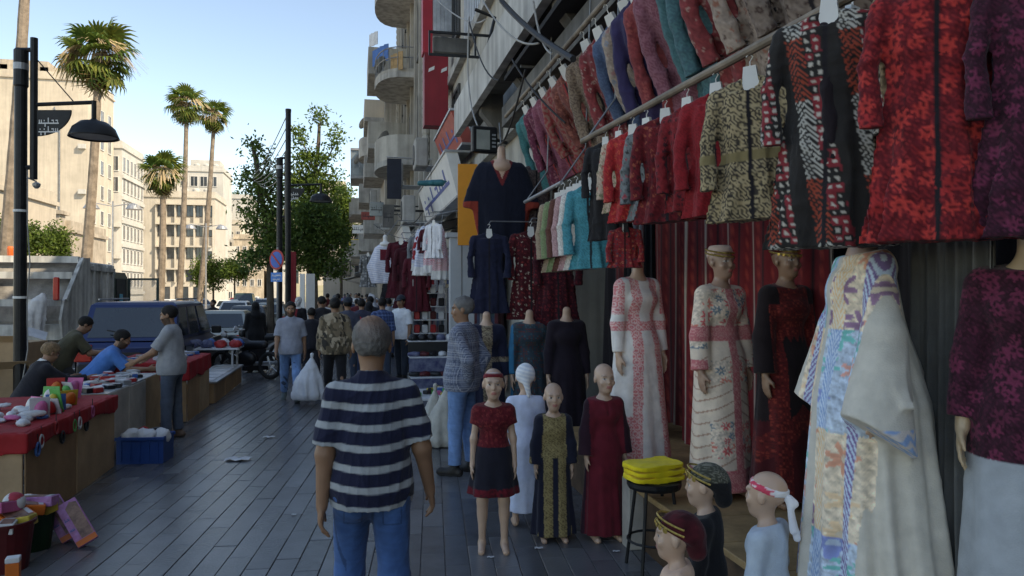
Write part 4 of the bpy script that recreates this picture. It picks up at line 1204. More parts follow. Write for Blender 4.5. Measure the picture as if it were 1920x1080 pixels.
DC = [dry_cluster(i) for i in range(3)]
def palm(label, base, top, R_=1.7, r0=.26, sd=0, stalks=8, crown=True):
    t = thing('palm_tree', label, 'palm tree', base, 0, 'fan palms along the far pavement')
    r = random.Random(sd); top = Vector(top) - Vector(base); b = MB()
    n = 26; pts = []; rs = []
    for i in range(n + 1):
        k = i / n; pts.append(Vector((top.x * k + .1 * math.sin(3 * k), top.y * k, top.z * k))); rs.append(r0 * (1.25 - .55 * k) * (1 + .05 * (i % 2)))
    b.tube(pts, rs, 10); b.build('trunk', 'palm_bark', t)
    if not crown: return t
    sc = R_ / 1.9
    for i in range(30):
        el = 78 - i * 4.9; az = i * 137.5 + r.uniform(-12, 12)
        o = link('frond', FR[i % 6], 'leaf', t, tuple(top), (R(r.uniform(-25, 25)), R(-el), R(az))); o.scale = (sc * r.uniform(.85, 1.1),) * 3
    for i in range(7):
        o = link('dead_frond', DF[i % 2], 'dry', t, tuple(top - Vector((0, 0, .25))), (R(r.uniform(-20, 20)), R(r.uniform(60, 82)), R(i * 51))); o.scale = (sc * .95,) * 3
    for i in range(stalks):
        o = link('flower_stalk', DC[i % 3], 'dry', t, tuple(top - Vector((0, 0, .05))), (0, R(r.uniform(-35, 18)), R(i * 360 / stalks + r.uniform(-25, 25)))); o.scale = (sc * r.uniform(1.2, 1.75),) * 3
    return t
def palm_px(label, cx, cy_, d, bx, R_px, **k):
    top = at(cx, cy_, d); base = at(bx, 540, d); base.z = 0
    palm(label, tuple(base), tuple(top), R_px * d / 1400, **k)
palm_px('tall fan palm with pale flower stalks before the blank cream wall', 184, 100, 35, 150, 72, r0=.22, sd=1, stalks=9)
palm_px('tall fan palm whose crown touches its neighbour', 349, 193, 56, 334, 40, r0=.2, sd=2)
palm_px('slightly lower tall fan palm leaning beside its taller neighbour', 401, 215, 60, 372, 33, r0=.2, sd=3)
palm_px('short fan palm with drooping crown before the cream window bays', 304, 322, 45, 298, 45, r0=.2, sd=4, stalks=5)
palm_px('thick ringed palm trunk whose crown is out of sight', 52, -190, 26, -4, 75, r0=.2, sd=5)
def leafy(name, label, base, trunk_pts, blobs, n, size, cols, sd=0, group=None, tr=.1):
    """blobs: (centre, radii); leaf-sized faces in clumps through each blob's shell"""
    t = thing(name, label, 'tree', base, 0, group); B = Vector(base)
    b = MB(); m = len(trunk_pts)
    b.tube([Vector(p) - B for p in trunk_pts], [tr * (1.15 - .7 * i / (m - 1)) for i in range(m)], 8)
    for c, rr in blobs:
        s = Vector(trunk_pts[min(m - 1, m // 2 + 1)]) - B; e = Vector(c) - B
        b.tube([s, s.lerp(e, .5) + Vector((.1, 0, .15)), e], [tr * .45, tr * .3, tr * .12], 6)
    b.build('trunk', 'bark', t)
    r = np.random.RandomState(sd); P = []; tot = sum(rr[0] * rr[1] * rr[2] for c, rr in blobs) ** 1
    cl = []
    for c, rr in blobs:
        k = max(4, int(n / 26 * (rr[0] * rr[1] * rr[2]) / tot))
        for _ in range(k):
            d = r.normal(size=3); d /= np.linalg.norm(d); q = np.array(c) + d * np.array(rr) * r.uniform(.45, 1.08)
            cl.append((q, r.uniform(.6, 1.35)))
    V = []; Cc = []
    for q, ss in cl:
        m_ = 26; base_c = np.array(cols[r.randint(len(cols))])
        pos = q + r.normal(size=(m_, 3)) * size * 2.1 * ss
        for p in pos:
            a = r.normal(size=3); a /= np.linalg.norm(a); bb = np.cross(a, r.normal(size=3)); bb /= np.linalg.norm(bb)
            L, W = size * r.uniform(.7, 1.3), size * r.uniform(.35, .6)
            V += [p - a * L, p - bb * W, p + a * L, p + bb * W]; Cc += [base_c * r.uniform(.7, 1.3)] * 4
    V = np.array(V) - np.array(base)
    link('crown', np_mesh('crown', V, np.arange(len(V)).reshape(-1, 4), np.array(Cc), smooth=False), 'leaf', t)
    return t
def blob(px, py, rx, ry, d, dep=None):
    return (tuple(at(px, py, d)), (rx * d / 1400, (dep or rx) * d / 1400, ry * d / 1400))
def gp(px, d): q = at(px, 540, d); return (q.x, q.y, 0)
DK = [(.11, .175, .045), (.14, .21, .055), (.075, .13, .04)]; LT = [(.09, .14, .025), (.11, .16, .03), (.07, .12, .025)]
d = 29
leafy('street_tree', 'dark leafy street tree with ragged crown left of the utility pole', gp(508, d), [gp(508, d), at(506, 500, d), at(498, 420, d), at(485, 340, d), at(472, 265, d)],
      [blob(470, 268, 17, 26, d), blob(500, 292, 20, 18, d), blob(478, 335, 30, 30, d), blob(515, 370, 28, 40, d), blob(462, 345, 16, 18, d), blob(490, 410, 34, 40, d), blob(520, 440, 40, 40, d), blob(470, 490, 30, 22, d), blob(505, 480, 30, 30, d), blob(515, 320, 16, 22, d)], 6200, .085, DK, 1, 'street trees', .13)
d = 58
leafy('street_tree', 'airy light green street tree with sky showing through its crown', gp(592, d), [gp(592, d), at(590, 500, d), at(586, 420, d), at(592, 330, d), at(598, 230, d)],
      [blob(601, 215, 14, 18, d), blob(560, 255, 18, 16, d), blob(632, 265, 14, 26, d), blob(575, 300, 22, 18, d), blob(605, 300, 16, 16, d), blob(562, 335, 26, 22, d), blob(600, 345, 28, 20, d), blob(628, 330, 12, 14, d), blob(570, 385, 30, 26, d), blob(610, 390, 26, 22, d)], 6200, .16, LT, 2, 'street trees', .2)
d = 31
leafy('street_tree', 'dense low dark green tree behind the red post', gp(580, d), [gp(580, d), at(580, 500, d), at(582, 440, d), at(585, 400, d)],
      [blob(560, 420, 32, 34, d), blob(600, 425, 34, 34, d), blob(630, 445, 26, 36, d), blob(575, 470, 40, 36, d), blob(615, 490, 36, 32, d), blob(540, 455, 24, 34, d), blob(590, 395, 26, 20, d)], 9000, .085, DK, 3, 'street trees', .12)
d = 66
leafy('street_tree', 'sunlit yellow green tree beside the glazed balcony', gp(640, d), [gp(640, d), at(640, 500, d), at(640, 420, d), at(640, 370, d)],
      [blob(640, 365, 22, 18, d), blob(632, 400, 24, 26, d), blob(652, 400, 16, 30, d), blob(640, 440, 24, 24, d)], 5000, .15, LT, 4, 'street trees', .12)
for k, (px, py, rx, ry, d, lab) in enumerate(((400, 512, 18, 32, 62, 'small sunlit roadside tree behind the dumpster'), (375, 510, 10, 26, 66, 'thin roadside sapling before the cream block'), (60, 452, 28, 28, 46, 'bushy yellow green tree below the blank wall'), (105, 455, 22, 34, 48, 'vine covered young tree at the old stone house'), (20, 445, 22, 32, 44, 'pale shrubby tree by the ringed palm trunk'), (440, 505, 24, 18, 60, 'round roadside tree near the queue of cars'), (420, 365, 16, 12, 235, 'dark hilltop cypress clump'), (440, 372, 18, 8, 240, 'low hilltop scrub tree'))):
    leafy('roadside_tree', lab, gp(px, d), [gp(px, d), at(px, 545, d), at(px, py + ry * .4, d), at(px, py, d)], [blob(px, py, rx, ry, d), blob(px - rx * .5, py + ry * .4, rx * .6, ry * .5, d), blob(px + rx * .6, py + ry * .2, rx * .5, ry * .5, d)], 2600, .11 * (2.4 if d > 200 else 1), LT if k < 6 else DK, 10 + k, 'trees across the road', .08)
# ------------------------------------------------------------------ vehicles
mat('tyre', (.018, .018, .018), .85); mat('rim', (.35, .35, .36), .35, .7); mat('car_glass', (.02, .028, .035), .06, 0, .2, .5, spec=.9); mat('tail_red', (.45, .015, .012), .25); mat('plate', (.7, .7, .66), .5)
mat('trim_black', (.02, .02, .021), .55)
def wheel(t, x, y, r, sg):
    M = Matrix.Translation((x, y, r)) @ Matrix.Rotation(R(90), 4, 'Y')
    o = MB().lathe([(r * .62, -.1), (r * .93, -.1), (r, -.07), (r, .07), (r * .93, .1), (r * .62, .1)], 22, M=M).build('wheel', 'tyre', t)
    MB().lathe([(.02, -.07), (r * .3, -.085), (r * .6, -.105), (r * .62, .06), (.05, .1), (r * .6, .108)] if False else [(r * .61, -.102), (r * .5, -.107), (r * .2, -.09), (r * .2, .09), (r * .5, .107), (r * .61, .102)], 14, M=M).build('rim', 'rim', o)
def car(label, loc, rz, paint, L=4.4, W=.86, hood=.86, trunk=.93, belt=.92, roof=1.42, base=(.72, 3.2), top=(1.3, 2.55), rw=.6, clear=.24, wr=.31, suv=False, side_dark=None, group='cars in the street', name='car', cat='car', rack=False):
    """rear bumper at y = 0, nose at y = L"""
    t = thing(name, label, cat, loc, R(rz), group)
    def ring(y, w, zb, zt):
        e = .07
        return [(-w + e, y, zb), (w - e, y, zb), (w, y, zb + .1), (w * 1.0, y, zb + (zt - zb) * .55), (w * .97, y, zt - .12), (w * .88, y, zt), (-w * .88, y, zt), (-w * .97, y, zt - .12), (-w, y, zb + (zt - zb) * .55), (-w, y, zb + .1)]
    st = [(0, W * .9, clear + .16, trunk - .12), (.06, W * .96, clear + .05, trunk - .03), (.35, W, clear, trunk), (base[0], W, clear, belt), (L * .5, W, clear, belt), (base[1], W, clear, belt), (base[1] + .15, W * .99, clear, hood + .04), (L - .45, W * .96, clear, hood - .04), (L - .12, W * .9, clear + .03, hood - .14), (L, W * .78, clear + .12, hood - .28)]
    bd = MB(); bd.rings([ring(*s) for s in st])
    # greenhouse pillars and roof
    b0, b1 = base; t0, t1 = top; z0, z1 = belt - .01, roof; w0, w1 = W * .92, rw
    gh = [(-w0, b0, z0), (w0, b0, z0), (w0, b1, z0), (-w0, b1, z0)]
    gt = [(-w1, t0, z1 - .05), (w1, t0, z1 - .05), (w1, t1, z1 - .05), (-w1, t1, z1 - .05)]
    gu = [(-w1 * .9, t0 + .1, z1), (w1 * .9, t0 + .1, z1), (w1 * .9, t1 - .12, z1), (-w1 * .9, t1 - .12, z1)]
    bd.rings([gh, gt, gu]); body = bd.build('body', paint, t, smooth='auto')
    bv = body.modifiers.new('bevel', 'BEVEL'); bv.width = .025; bv.segments = 2; bv.limit_method = 'ANGLE'; bv.angle_limit = R(25)
    def glass(nm, a, b, c, d, k0=.07, k1=.08, k2=.1):
        a, b, c, d = [Vector(q) for q in (a, b, c, d)]
        P = lambda u, v: (a.lerp(b, u)).lerp(d.lerp(c, u), v)
        n = (b - a).cross(d - a).normalized() * .012
        q = [P(k0, k2), P(1 - k0, k2), P(1 - k0, 1 - k1), P(k0, 1 - k1)]
        m = MB(); m.add([v - n for v in q] + [v + n for v in q], [(0, 1, 2, 3), (4, 5, 6, 7), (0, 1, 5, 4), (1, 2, 6, 5), (2, 3, 7, 6), (3, 0, 4, 7)]); return m.build(nm, 'car_glass', t)
    glass('rear_window', gh[0], gh[1], gt[1], gt[0]); glass('windscreen', gh[2], gh[3], gt[3], gt[2])
    for sg, (i, j) in ((1, (1, 2)), (-1, (0, 3))):
        A, B, Cc, D = [Vector(q) for q in (gh[i], gh[j], gt[j], gt[i])]
        ks = (0, .3, .63, 1) if suv else (0, .5, 1)
        for k in range(len(ks) - 1):
            glass('side_window', A.lerp(B, ks[k] + .02), A.lerp(B, ks[k + 1] - .02), D.lerp(Cc, ks[k + 1] - .02), D.lerp(Cc, ks[k] + .02), .05)
        m = MB(); m.box((sg * (W + .01), b1 - .5, belt - .02), (sg * (W + .2), b1 - .36, belt + .14), bev=.02); m.build('mirror', 'trim_black' if suv else paint, t)
        tl = MB(); tl.box((sg * W * .66, -.02, trunk - .36), (sg * (W - .015), .09, trunk - (.06 if suv else .14)), bev=.015); tl.build('tail_light', 'tail_red', t)
        hl = MB(); hl.box((sg * W * .45, L - .14, hood - .33), (sg * W * .8, L + .0, hood - .2), bev=.015); hl.build('headlight', 'plate', t)
        for k in range(2 if not suv else 2): MB().box((sg * (W + .001), b0 + (.75 + .9 * k), belt - .19), (sg * (W + .025), b0 + .93 + .9 * k, belt - .155)).build('door_handle', 'trim_black', t)
        wheel(t, sg * (W - .1), .82, wr, sg); wheel(t, sg * (W - .1), L - .85, wr, sg)
        if suv and side_dark:
            MB().box((sg * (W + .002), .3, clear + .02), (sg * (W + .022), L - .5, belt - .12)).build('side_cladding', side_dark, t)
        if rack: MB().tube([(sg * (rw - .06), t0 + .25, roof + .05), (sg * (rw - .06), t1 - .3, roof + .05)], .018, 6).build('roof_rail', 'galv', t)
    MB().box((-W * .93, -.06, clear + .12), (W * .93, .06, clear + .34), bev=.03).build('rear_bumper', 'trim_black' if suv else paint, t)
    MB().box((-W * .86, L - .08, clear + .08), (W * .86, L + .04, clear + .28), bev=.03).build('front_bumper', 'trim_black', t)
    o = MB().box((-.24, -.075, trunk - .42 if not suv else trunk - .46), (.24, -.035, trunk - .3 if not suv else trunk - .34)).build('number_plate', 'plate', t)
    g = MB(); glyphs(g, -.2, .2, trunk - .39 if not suv else trunk - .43, trunk - .32 if not suv else trunk - .36, -.076, 6, 2); g.build('digits', 'trim_black', o)
    if suv:
        MB().box((-.22, -.045, trunk - .27), (.22, .0, trunk - .2), bev=.01).build('tailgate_handle', 'trim_black', t)
        MB().tube([(.0, .02, z0 + .12), (-.35, .04, z0 + .2)], .012, 5).build('rear_wiper', 'trim_black', t)
    return t
def cpaint(n, c, m=.25): return mat(n, c, .28, m, .06, .8, spec=.6)
cpaint('paint_blue', (.008, .024, .10)); cpaint('paint_silver', (.36, .37, .33), .5); cpaint('paint_white', (.62, .62, .60), .0); cpaint('paint_grey', (.14, .145, .15), .4); cpaint('paint_green', (.05, .09, .08), .4); cpaint('paint_dark', (.015, .016, .02), .2); cpaint('paint_red', (.3, .02, .02), .2)
def car_px(lab, px, d, rz, paint, **k):
    """px: column of the middle of the rear"""
    q = at(px, 548, d); return car(lab, (q.x, q.y, -.13), rz, paint, **k)
car_px('dark blue four wheel drive with grey rear window behind the stalls', 240, 13.2, 0, 'paint_blue', L=4.55, W=.88, hood=1.02, trunk=1.1, belt=1.1, roof=1.78, base=(.08, 3.3), top=(.38, 2.75), rw=.72, clear=.36, wr=.37, suv=True, side_dark='paint_dark', rack=True, name='parked_car')
car_px('greenish silver saloon car parked ahead of the blue four wheel drive', 402, 20.3, 0, 'paint_silver', name='parked_car')
car_px('silver car parked in the row beyond the greenish saloon', 455, 28.5, 0, 'paint_grey', name='parked_car', W=.85)
car_px('white estate car driving beyond the parked row', 432, 38, 0, 'paint_white', roof=1.5, name='moving_car')
car_px('pale grey hatchback car under the street trees', 500, 36, 0, 'paint_silver', L=4.0, name='parked_car')
for k, (px, d, p, lab) in enumerate(((420, 52, 'paint_white', 'white car waiting in the sunlit queue beside the palms'), (452, 56, 'paint_green', 'green van like car in the sunlit queue'), (486, 60, 'paint_white', 'white car in the sunlit queue near the no parking sign'), (392, 62, 'paint_white', 'white car turning at the far pavement'), (440, 72, 'paint_red', 'red car far down the sunlit road'), (470, 78, 'paint_white', 'white car far down the sunlit road'), (505, 70, 'paint_grey', 'grey car far down the road under trees'), (356, 58, 'paint_white', 'white car nosing out below the cream block'))):
    car_px(lab, px, d, (0, 0, 0, 40, 0, 0, 0, 75)[k], p, roof=(1.42, 1.9, 1.45, 1.42, 1.42, 1.5, 1.42, 1.42)[k], name='queued_car')
# garbage truck
mat('truck_grey', (.56, .56, .52), .65, .0, .3, 1.1, .15, 12, streak=.45, col2=(.33, .32, .29)); mat('truck_rust', (.24, .22, .19), .8, .1, .4, 2, .3, 20); mat('beacon', (.62, .13, .03), .35); mat('tarp', (.5, .5, .5), .6)
q = at(118, 548, 19.4)
t = thing('garbage_truck', 'dirty grey garbage truck with open cab door beside the road', 'truck', (q.x, q.y, -.13), R(2))
W = 2.5
MB().prism([(0, .75), (-.12, 1.25), (.12, 1.75), (1.55, 2.92), (2.3, 2.95), (2.3, .75)], 'x', -.06, 0).build('tailgate_side', 'truck_grey', t)
MB().prism([(0, .75), (-.12, 1.25), (.12, 1.75), (1.55, 2.92), (2.3, 2.95), (2.3, .75)], 'x', -W, -W + .06).build('tailgate_side', 'truck_grey', t)
MB().prism([(.55, .75), (.55, 1.2), (.75, 1.75), (1.75, 2.86), (2.29, 2.9), (2.29, .75)], 'x', -W + .062, -.062).build('hopper', 'truck_rust', t)
b = MB()
for z, y in ((2.9, 1.5), (2.45, 1.02), (1.72, .14)): b.box((-W + .064, y - .08, z - .12), (-.064, y + .12, z + .06))
b.build('hopper_rib', 'truck_grey', t)
MB().box((-W + .064, .02, .72), (-.064, .5, 1.12)).build('hopper_lip', 'truck_grey', t)
MB().box((-W + .04, 2.302, .78), (-.04, 4.9, 2.84), bev=.04).build('container', 'truck_grey', t)
for y in (2.7, 3.4, 4.1, 4.7): MB().box((-.038, y - .05, .8), (.012, y + .05, 2.8)).build('stiffener', 'truck_grey', t)
MB().box((-.036, 2.34, 2.6), (.02, 4.86, 2.72)).build('top_rail', 'truck_grey', t)
MB().prism([(.12, 1.78), (.22, 1.72), (1.62, 2.86), (1.52, 2.93)], 'x', .002, .05).build('tailgate_edge', 'truck_grey', t)
MB().box((-.2, -.12, 1.75), (-.065, -.02, 2.35), bev=.02).build('tail_light', 'tail_red', t); MB().box((-W + .065, -.12, 1.75), (-W + .2, -.02, 2.35), bev=.02).build('tail_light', 'tail_red', t)
MB().box((-W + .05, 1.0, .35), (-.05, 7.5, .72)).build('chassis', 'truck_rust', t)
cab = MB(); cab.prism([(5.15, .55), (5.15, 2.45), (5.3, 2.62), (6.5, 2.62), (6.85, 2.4), (7.15, 1.55), (7.2, .55)], 'x', -W + .08, -.08); cab.build('cab', mat('cab_paint', (.07, .10, .085), .4, 0, .2), t)
MB().box((-.079, 5.35, 1.5), (-.066, 6.6, 2.4)).build('side_window', 'car_glass', t)
MB().prism([(5.3, 1.55), (6.5, 1.55), (6.4, 2.4), (5.3, 2.4)], 'x', -.065, -.05).build('window_rubber', 'trim_black', t)
dr = MB(); M = Matrix.Translation((-.05, 6.75, 0)) @ Matrix.Rotation(R(-12), 4, 'Z')
fr = MB()
for a, c in (((0, -.03, .7), (1.05, .03, 1.5)), ((0, -.03, 1.502), (.07, .03, 2.45)), ((.98, -.03, 1.502), (1.05, .03, 2.45)), ((.07, -.03, 2.38), (.98, .03, 2.45))): fr.box(a, c, M)
o = fr.build('open_door', 'cab_paint', t); MB().box((.072, -.01, 1.5), (.978, .0, 2.378), M).build('door_glass', mat('clear_glass', (.5, .55, .52), .05, 0, .1, alpha=.25), o)
MB().box((-.0, 5.45, 1.0), (.03, 5.75, 1.9)).build('sticker', mat('sticker', (.1, .45, .6), .5), t)
for (x, y, z) in ((-1.9, .9, 2.98), (-.6, 5.6, 2.63)): 
    MB().lathe([(.09, 0), (.09, .2), (.06, .26)], 12, (x, y + (1.0 if z > 2.9 else 0), z)).build('beacon', 'beacon', t)
for y in (1.9, 3.1, 6.3):
    for x in (-.2, -W + .2): wheel(t, x, y, .48, 1)
bag = Field((-.5, -.4, -.1), (.5, .4, 1.2), .03); bag.prof([0, .3, .8, 1.0], [.18, .3, .2, .04], [.12, .18, .14, .04], [0, -.05, .1, .2], 0, 7, .15, .3); 
V, F = bag.surf(); o = link('hanging_sack', np_mesh('sack', wrinkle(relax(V, F), F, .02, .8), F), 'tarp', t, (-.55, -.32, .95))
# dumpster
q = at(362, 548, 26)
t = thing('dumpster', 'grey metal dumpster with white notice beside the road', 'dumpster', (q.x, q.y, -.13))
MB().prism([(-.6, .25), (.6, .25), (.72, 1.25), (-.72, 1.25)], 'y', -.5, .5).build('bin', mat('bin_grey', (.10, .115, .11), .6, .1, .25, 2, streak=.3), t)
MB().prism([(-.76, 1.252), (.76, 1.252), (.7, 1.36), (-.7, 1.4)], 'y', -.54, .54).build('lid', 'bin_grey', t)
MB().box((-.12, -.53, .6), (.2, -.503, 1.1)).build('notice', 'white_paint', t)
for x in (-.5, .5):
    for y in (-.4, .4): MB().lathe([(.1, -.03), (.1, .03)], 10, M=Matrix.Translation((x, y, .1)) @ Matrix.Rotation(R(90), 4, 'Y')).build('caster', 'tyre', t)
# ------------------------------------------------------------------ facade clutter over the shops
q = at(818, 235, 20)
t = thing('projecting_sign', 'tall dark red projecting box sign with two small white marks', 'sign', (q.x, q.y, 0))
MB().box((-.32, 0, q.z), (.32, .5, q.z + 1.95)).build('lower_box', 'red_paint', t)
MB().box((-.36, .02, q.z + 1.952), (-.1, .48, q.z + 4.6)).build('upper_box', mat('red_bright', (.42, .02, .035), .5, 0, .1, 1), t)
for x in (-.22, .12): MB().prism([(x, q.z + 1.42), (x + .16, q.z + 1.5), (x + .17, q.z + 1.6), (x + .1, q.z + 1.56), (x + .02, q.z + 1.52)], 'y', -.012, -.001).build('white_mark', 'white_paint', t)
for k in range(9): MB().box((-.095 + k * .1, -.06 - .015 * (k % 2), q.z + 2.5), (.0 + k * .1, .3, q.z + 4.6)).build('corrugated_sheet', 'galv', t)
b = MB()
for zz in (q.z + .4, q.z + 3.6): b.box((.302, .1, zz), (.9, .2, zz + .08))
b.build('bracket', 'black_metal', t)
q = at(857, 84, 12)
t = thing('framed_floodlight', 'black metal framed lamp box jutting out over the pavement', 'lamp', tuple(q))
b = MB()
for z in (-.19, .17): b.box((-.46, -.02, z), (.55, .02, z + .035))
for x in (-.46, .28): b.box((x, -.021, -.154), (x + .03, .021, .169))
b.build('frame', 'black_metal', t); MB().box((-.38, .022, -.13), (.22, .2, .13), bev=.02).build('lamp_body', 'dark_conc', t)
b = MB(); b.tube([(.5, 0, .0), (.62, .02, .5), (.3, .05, .62)], .03, 8); b.build('bracket', 'black_metal', t)
q = at(910, 261, 9.6)
t = thing('floodlight', 'black square floodlight with grey lens on the stone wall', 'lamp', tuple(q), R(8))
MB().box((-.17, 0, -.17), (.17, .1, .17), bev=.015).build('housing', 'black_metal', t); MB().box((-.12, -.006, -.13), (.06, -.001, .12)).build('lens', mat('lens', (.3, .32, .29), .2), t)
for k in range(4): MB().box((.09, -.008, -.1 + k * .05), (.14, -.002, -.075 + k * .05)).build('driver_chip', 'galv', t)
MB().tube([(0, .1, 0), (.1, .3, .1), (.5, .6, .1)], .025, 6).build('bracket', 'black_metal', t)
# shop signs
def signbox(label, p0, p1, zt, zb, x, m='white_paint', sd=0, n=7, lean=.25):
    """long sign along the facade: from p0 to p1 (y), tilted outwards at the top"""
    t = thing('shop_sign', label, 'sign', (x, p0, zb))
    L = p1 - p0; Hh = zt - zb
    o = MB().prism([(-lean, Hh), (-lean + .25, Hh), (.25, 0), (0, 0)], 'y', 0, L).build('panel', m, t)
    M = Matrix.Translation((0, L, 0)) @ Matrix.Rotation(math.atan2(-lean, Hh), 4, 'Y') @ Matrix.Rotation(R(-90), 4, 'Z')
    g = MB(); glyphs(g, L * .08, L * .92, Hh * .25, Hh * .8, -.004, n, sd, M); g.build('lettering', mat('sign_ink', (.08, .12, .35), .5), o)
    for yy in (.2, L - .3): MB().box((.24, yy, Hh * .45), (.62, yy + .06, Hh * .55)).build('bracket', 'black_metal', t)
    e = MB(); e.box((-lean - .03, -.03, Hh), (.26, L + .03, Hh + .05)); e.box((-.03, -.03, -.05), (.26, L + .03, -.001)); e.build('frame', 'galv', t)
    return t
a, b2 = at(828, 300, 15.5), at(787, 372, 22)
signbox('slanted white shop sign with blue lettering on the facade', a.y, b2.y, 4.75, 3.85, 2.1, n=6, sd=5)
signbox('small coral red sign board under the red box sign', 15.4, 18.6, 5.6, 4.95, 2.2, mat('coral', (.42, .09, .07), .6), 2, 4)
signbox('far small blue shop sign over the crowd', 27, 32, 4.2, 3.4, 1.9, 'white_paint', 8, 6)
q = at(808, 344, 14.5)
t = thing('teal_bird_ornament', 'teal plastic ornament hanging under the white shop sign', 'ornament', tuple(q))
f = Field((-.4, -.1, -.15), (.4, .12, .15), .016); f.cap((-.22, 0, 0), (.2, 0, .02), .05, .07, .03); f.cap((.1, 0, .02), (.3, 0, .05), .04, .02, .02); f.cap((0, -.05, 0), (-.1, .1, -.03), .03, .02, .02)
V, F = f.surf(); link('shell', np_mesh('bird', relax(V, F), F), mat('teal_plastic', (.03, .17, .2), .4), t)
MB().tube([(0, 0, .05), (.02, .2, .5)], .006, 5).build('string', 'wire', t)
AC = [(788, 290, 19.5, 'grey metal ventilation box on the balcony building wall'), (765, 395, 20, 'white air conditioner unit above the hanging shawls'), (745, 330, 24, 'dusty air conditioner unit beside the dark banner'), (700, 372, 36, 'small air conditioner on the further grey building')]
for px, py, d, lab in AC:
    q = at(px, py, d); t = thing('air_conditioner', lab, 'air conditioner', tuple(q), R(-90), 'air conditioners on the terrace')
    s = .45
    MB().box((-s, -.16, -s * .8), (s, .16, s * .8), bev=.02).build('casing', 'concrete', t)
    MB().lathe([(.26, 0), (.26, .02), (.2, .022)], 16, M=Matrix.Translation((-.1, -.162, 0)) @ Matrix.Rotation(R(90), 4, 'X')).build('fan_grille', 'frame_dark', t)
    MB().box((-s, .162, -s * .8), (s, 3.2, -s * .76)).build('bracket', 'galv', t)
q = at(739, 335, 23)
t = thing('vertical_banner', 'dark navy vertical banner hanging from the balcony', 'banner', tuple(q))
MB().box((-.22, -.03, -.62), (.22, .03, .62)).build('panel', mat('banner_navy', (.02, .025, .04), .7), t); MB().tube([(-.24, 0, .66), (1.2, .1, .66)], .02, 6).build('pole', 'galv', t)
# awnings and rails further along
AW = [(24.6, 29, 3.3, 2.3, 1.5, 'fascia', 'faded pale awning over the shop below the balconies'), (30, 35, 3.0, 2.2, 1.3, 'dark_conc', 'dark sagging awning beyond the faded one'), (41, 47, 3.2, 1.5, 1.5, 'fascia', 'pale awning over the crowd at the far building'), (54, 60, 3.1, .72, 1.4, 'concrete', 'far grey awning under the glazed balcony'), (16.2, 20.5, 3.55, 2.55, 1.2, 'galv', 'corrugated metal awning above the cap table')]
for y0, y1, z, x, out, m, lab in AW:
    t = thing('awning', lab, 'awning', (x, y0, z), 0, 'awnings over the shops')
    b = MB(); n = 14
    vs = []; 
    for i in range(n + 1):
        yy = (y1 - y0) * i / n
        vs += [(0, yy, 0), (-out * .5, yy, -.16 + .02 * (i % 2)), (-out, yy, -.34 + .03 * (i % 2))]
    vs += [(a_, b_, c_ - .03) for a_, b_, c_ in vs]
    m3 = 3 * (n + 1); fs = []
    for i in range(n):
        for j in range(2):
            a_ = i * 3 + j; fs += [(a_, a_ + 1, a_ + 4, a_ + 3), (m3 + a_, m3 + a_ + 3, m3 + a_ + 4, m3 + a_ + 1)]
        fs += [(i * 3 + 2, i * 3 + 5, m3 + i * 3 + 5, m3 + i * 3 + 2)]
    b.add(vs, fs); b.build('cover', m, t)
    for yy in (.1, y1 - y0 - .1): MB().tube([(-out + .05, yy, -.36), (0, yy, -.7)], .02, 6).build('strut', 'grey_metal', t)
# pale and dark cables slung across the facade
CB = [((905, 0, 9), (960, 95, 8), (1010, 80, 7.5), 'thick slack cable drooping under the canopy fascia'), ((880, 40, 11), (905, 150, 10), (935, 150, 9.5), 'dark cable hanging in a loop beside the framed lamp'), ((940, 0, 8.5), (990, 60, 8), (1075, 110, 6.2), 'thick taped pipe running to the upper rail'), ((820, 0, 14), (885, 60, 11), (910, 35, 10), 'pale cable sagging over the red box sign'), ((700, 420, 30), (765, 470, 22), (790, 430, 18), 'long cable sagging over the hanging shawls'), ((790, 400, 17), (770, 440, 18), (745, 400, 22), 'short cable looping below the air conditioner'), ((880, 30, 11), (870, 180, 11), (895, 235, 9.8), 'dark cable dropping to the black floodlight'), ((960, 110, 8.5), (1000, 180, 8), (1060, 230, 7.6), 'cable crossing the old beige shutter'), ((985, 130, 7.5), (950, 280, 8.2), (935, 270, 9.3), 'cable hanging in an arc right of the floodlight'), ((1000, 0, 7.5), (1012, 90, 7.5), (1035, 100, 6.8), 'short cable tied to the end of the upper rail')]
for i, c in enumerate(CB):
    P = [at(*p) for p in c[:3]]; m = []
    for k in range(13):
        u_ = k / 12; m.append((1 - u_) ** 2 * P[0] + 2 * u_ * (1 - u_) * P[1] + u_ * u_ * P[2])
    o = MB().tube(m, .011 if i not in (2,) else .03, 6).build('slack_cable', 'wire' if i % 3 else 'wire_pale')
    setp(o, c[3], 'cable', 'cables on the facade')
# beams, old shutter and stone courses high on the shop wall
t = thing('wall_shutter', 'old beige wooden shutter panel high on the shop wall', 'shutter', (2.44, 8.15, 3.75))
MB().box((-.05, 0, 0), (-.002, 1.6, 1.35)).build('panel', mat('old_beige', (.30, .24, .16), .85, 0, .2, 3, .2, 20, streak=.3), t)
for k in range(5): MB().box((-.075, .05 + k * .32, .05), (-.052, .32 + k * .32, 1.3)).build('slat', 'old_beige', t)
t = thing('lintel_beam', 'dark rusty lintel beam under the canopy above the clothes rails', 'beam', (2.2, 5.2, 4.35))
MB().box((0, 0, 0), (.24, 6, .3)).build('beam', 'dark_conc', t)

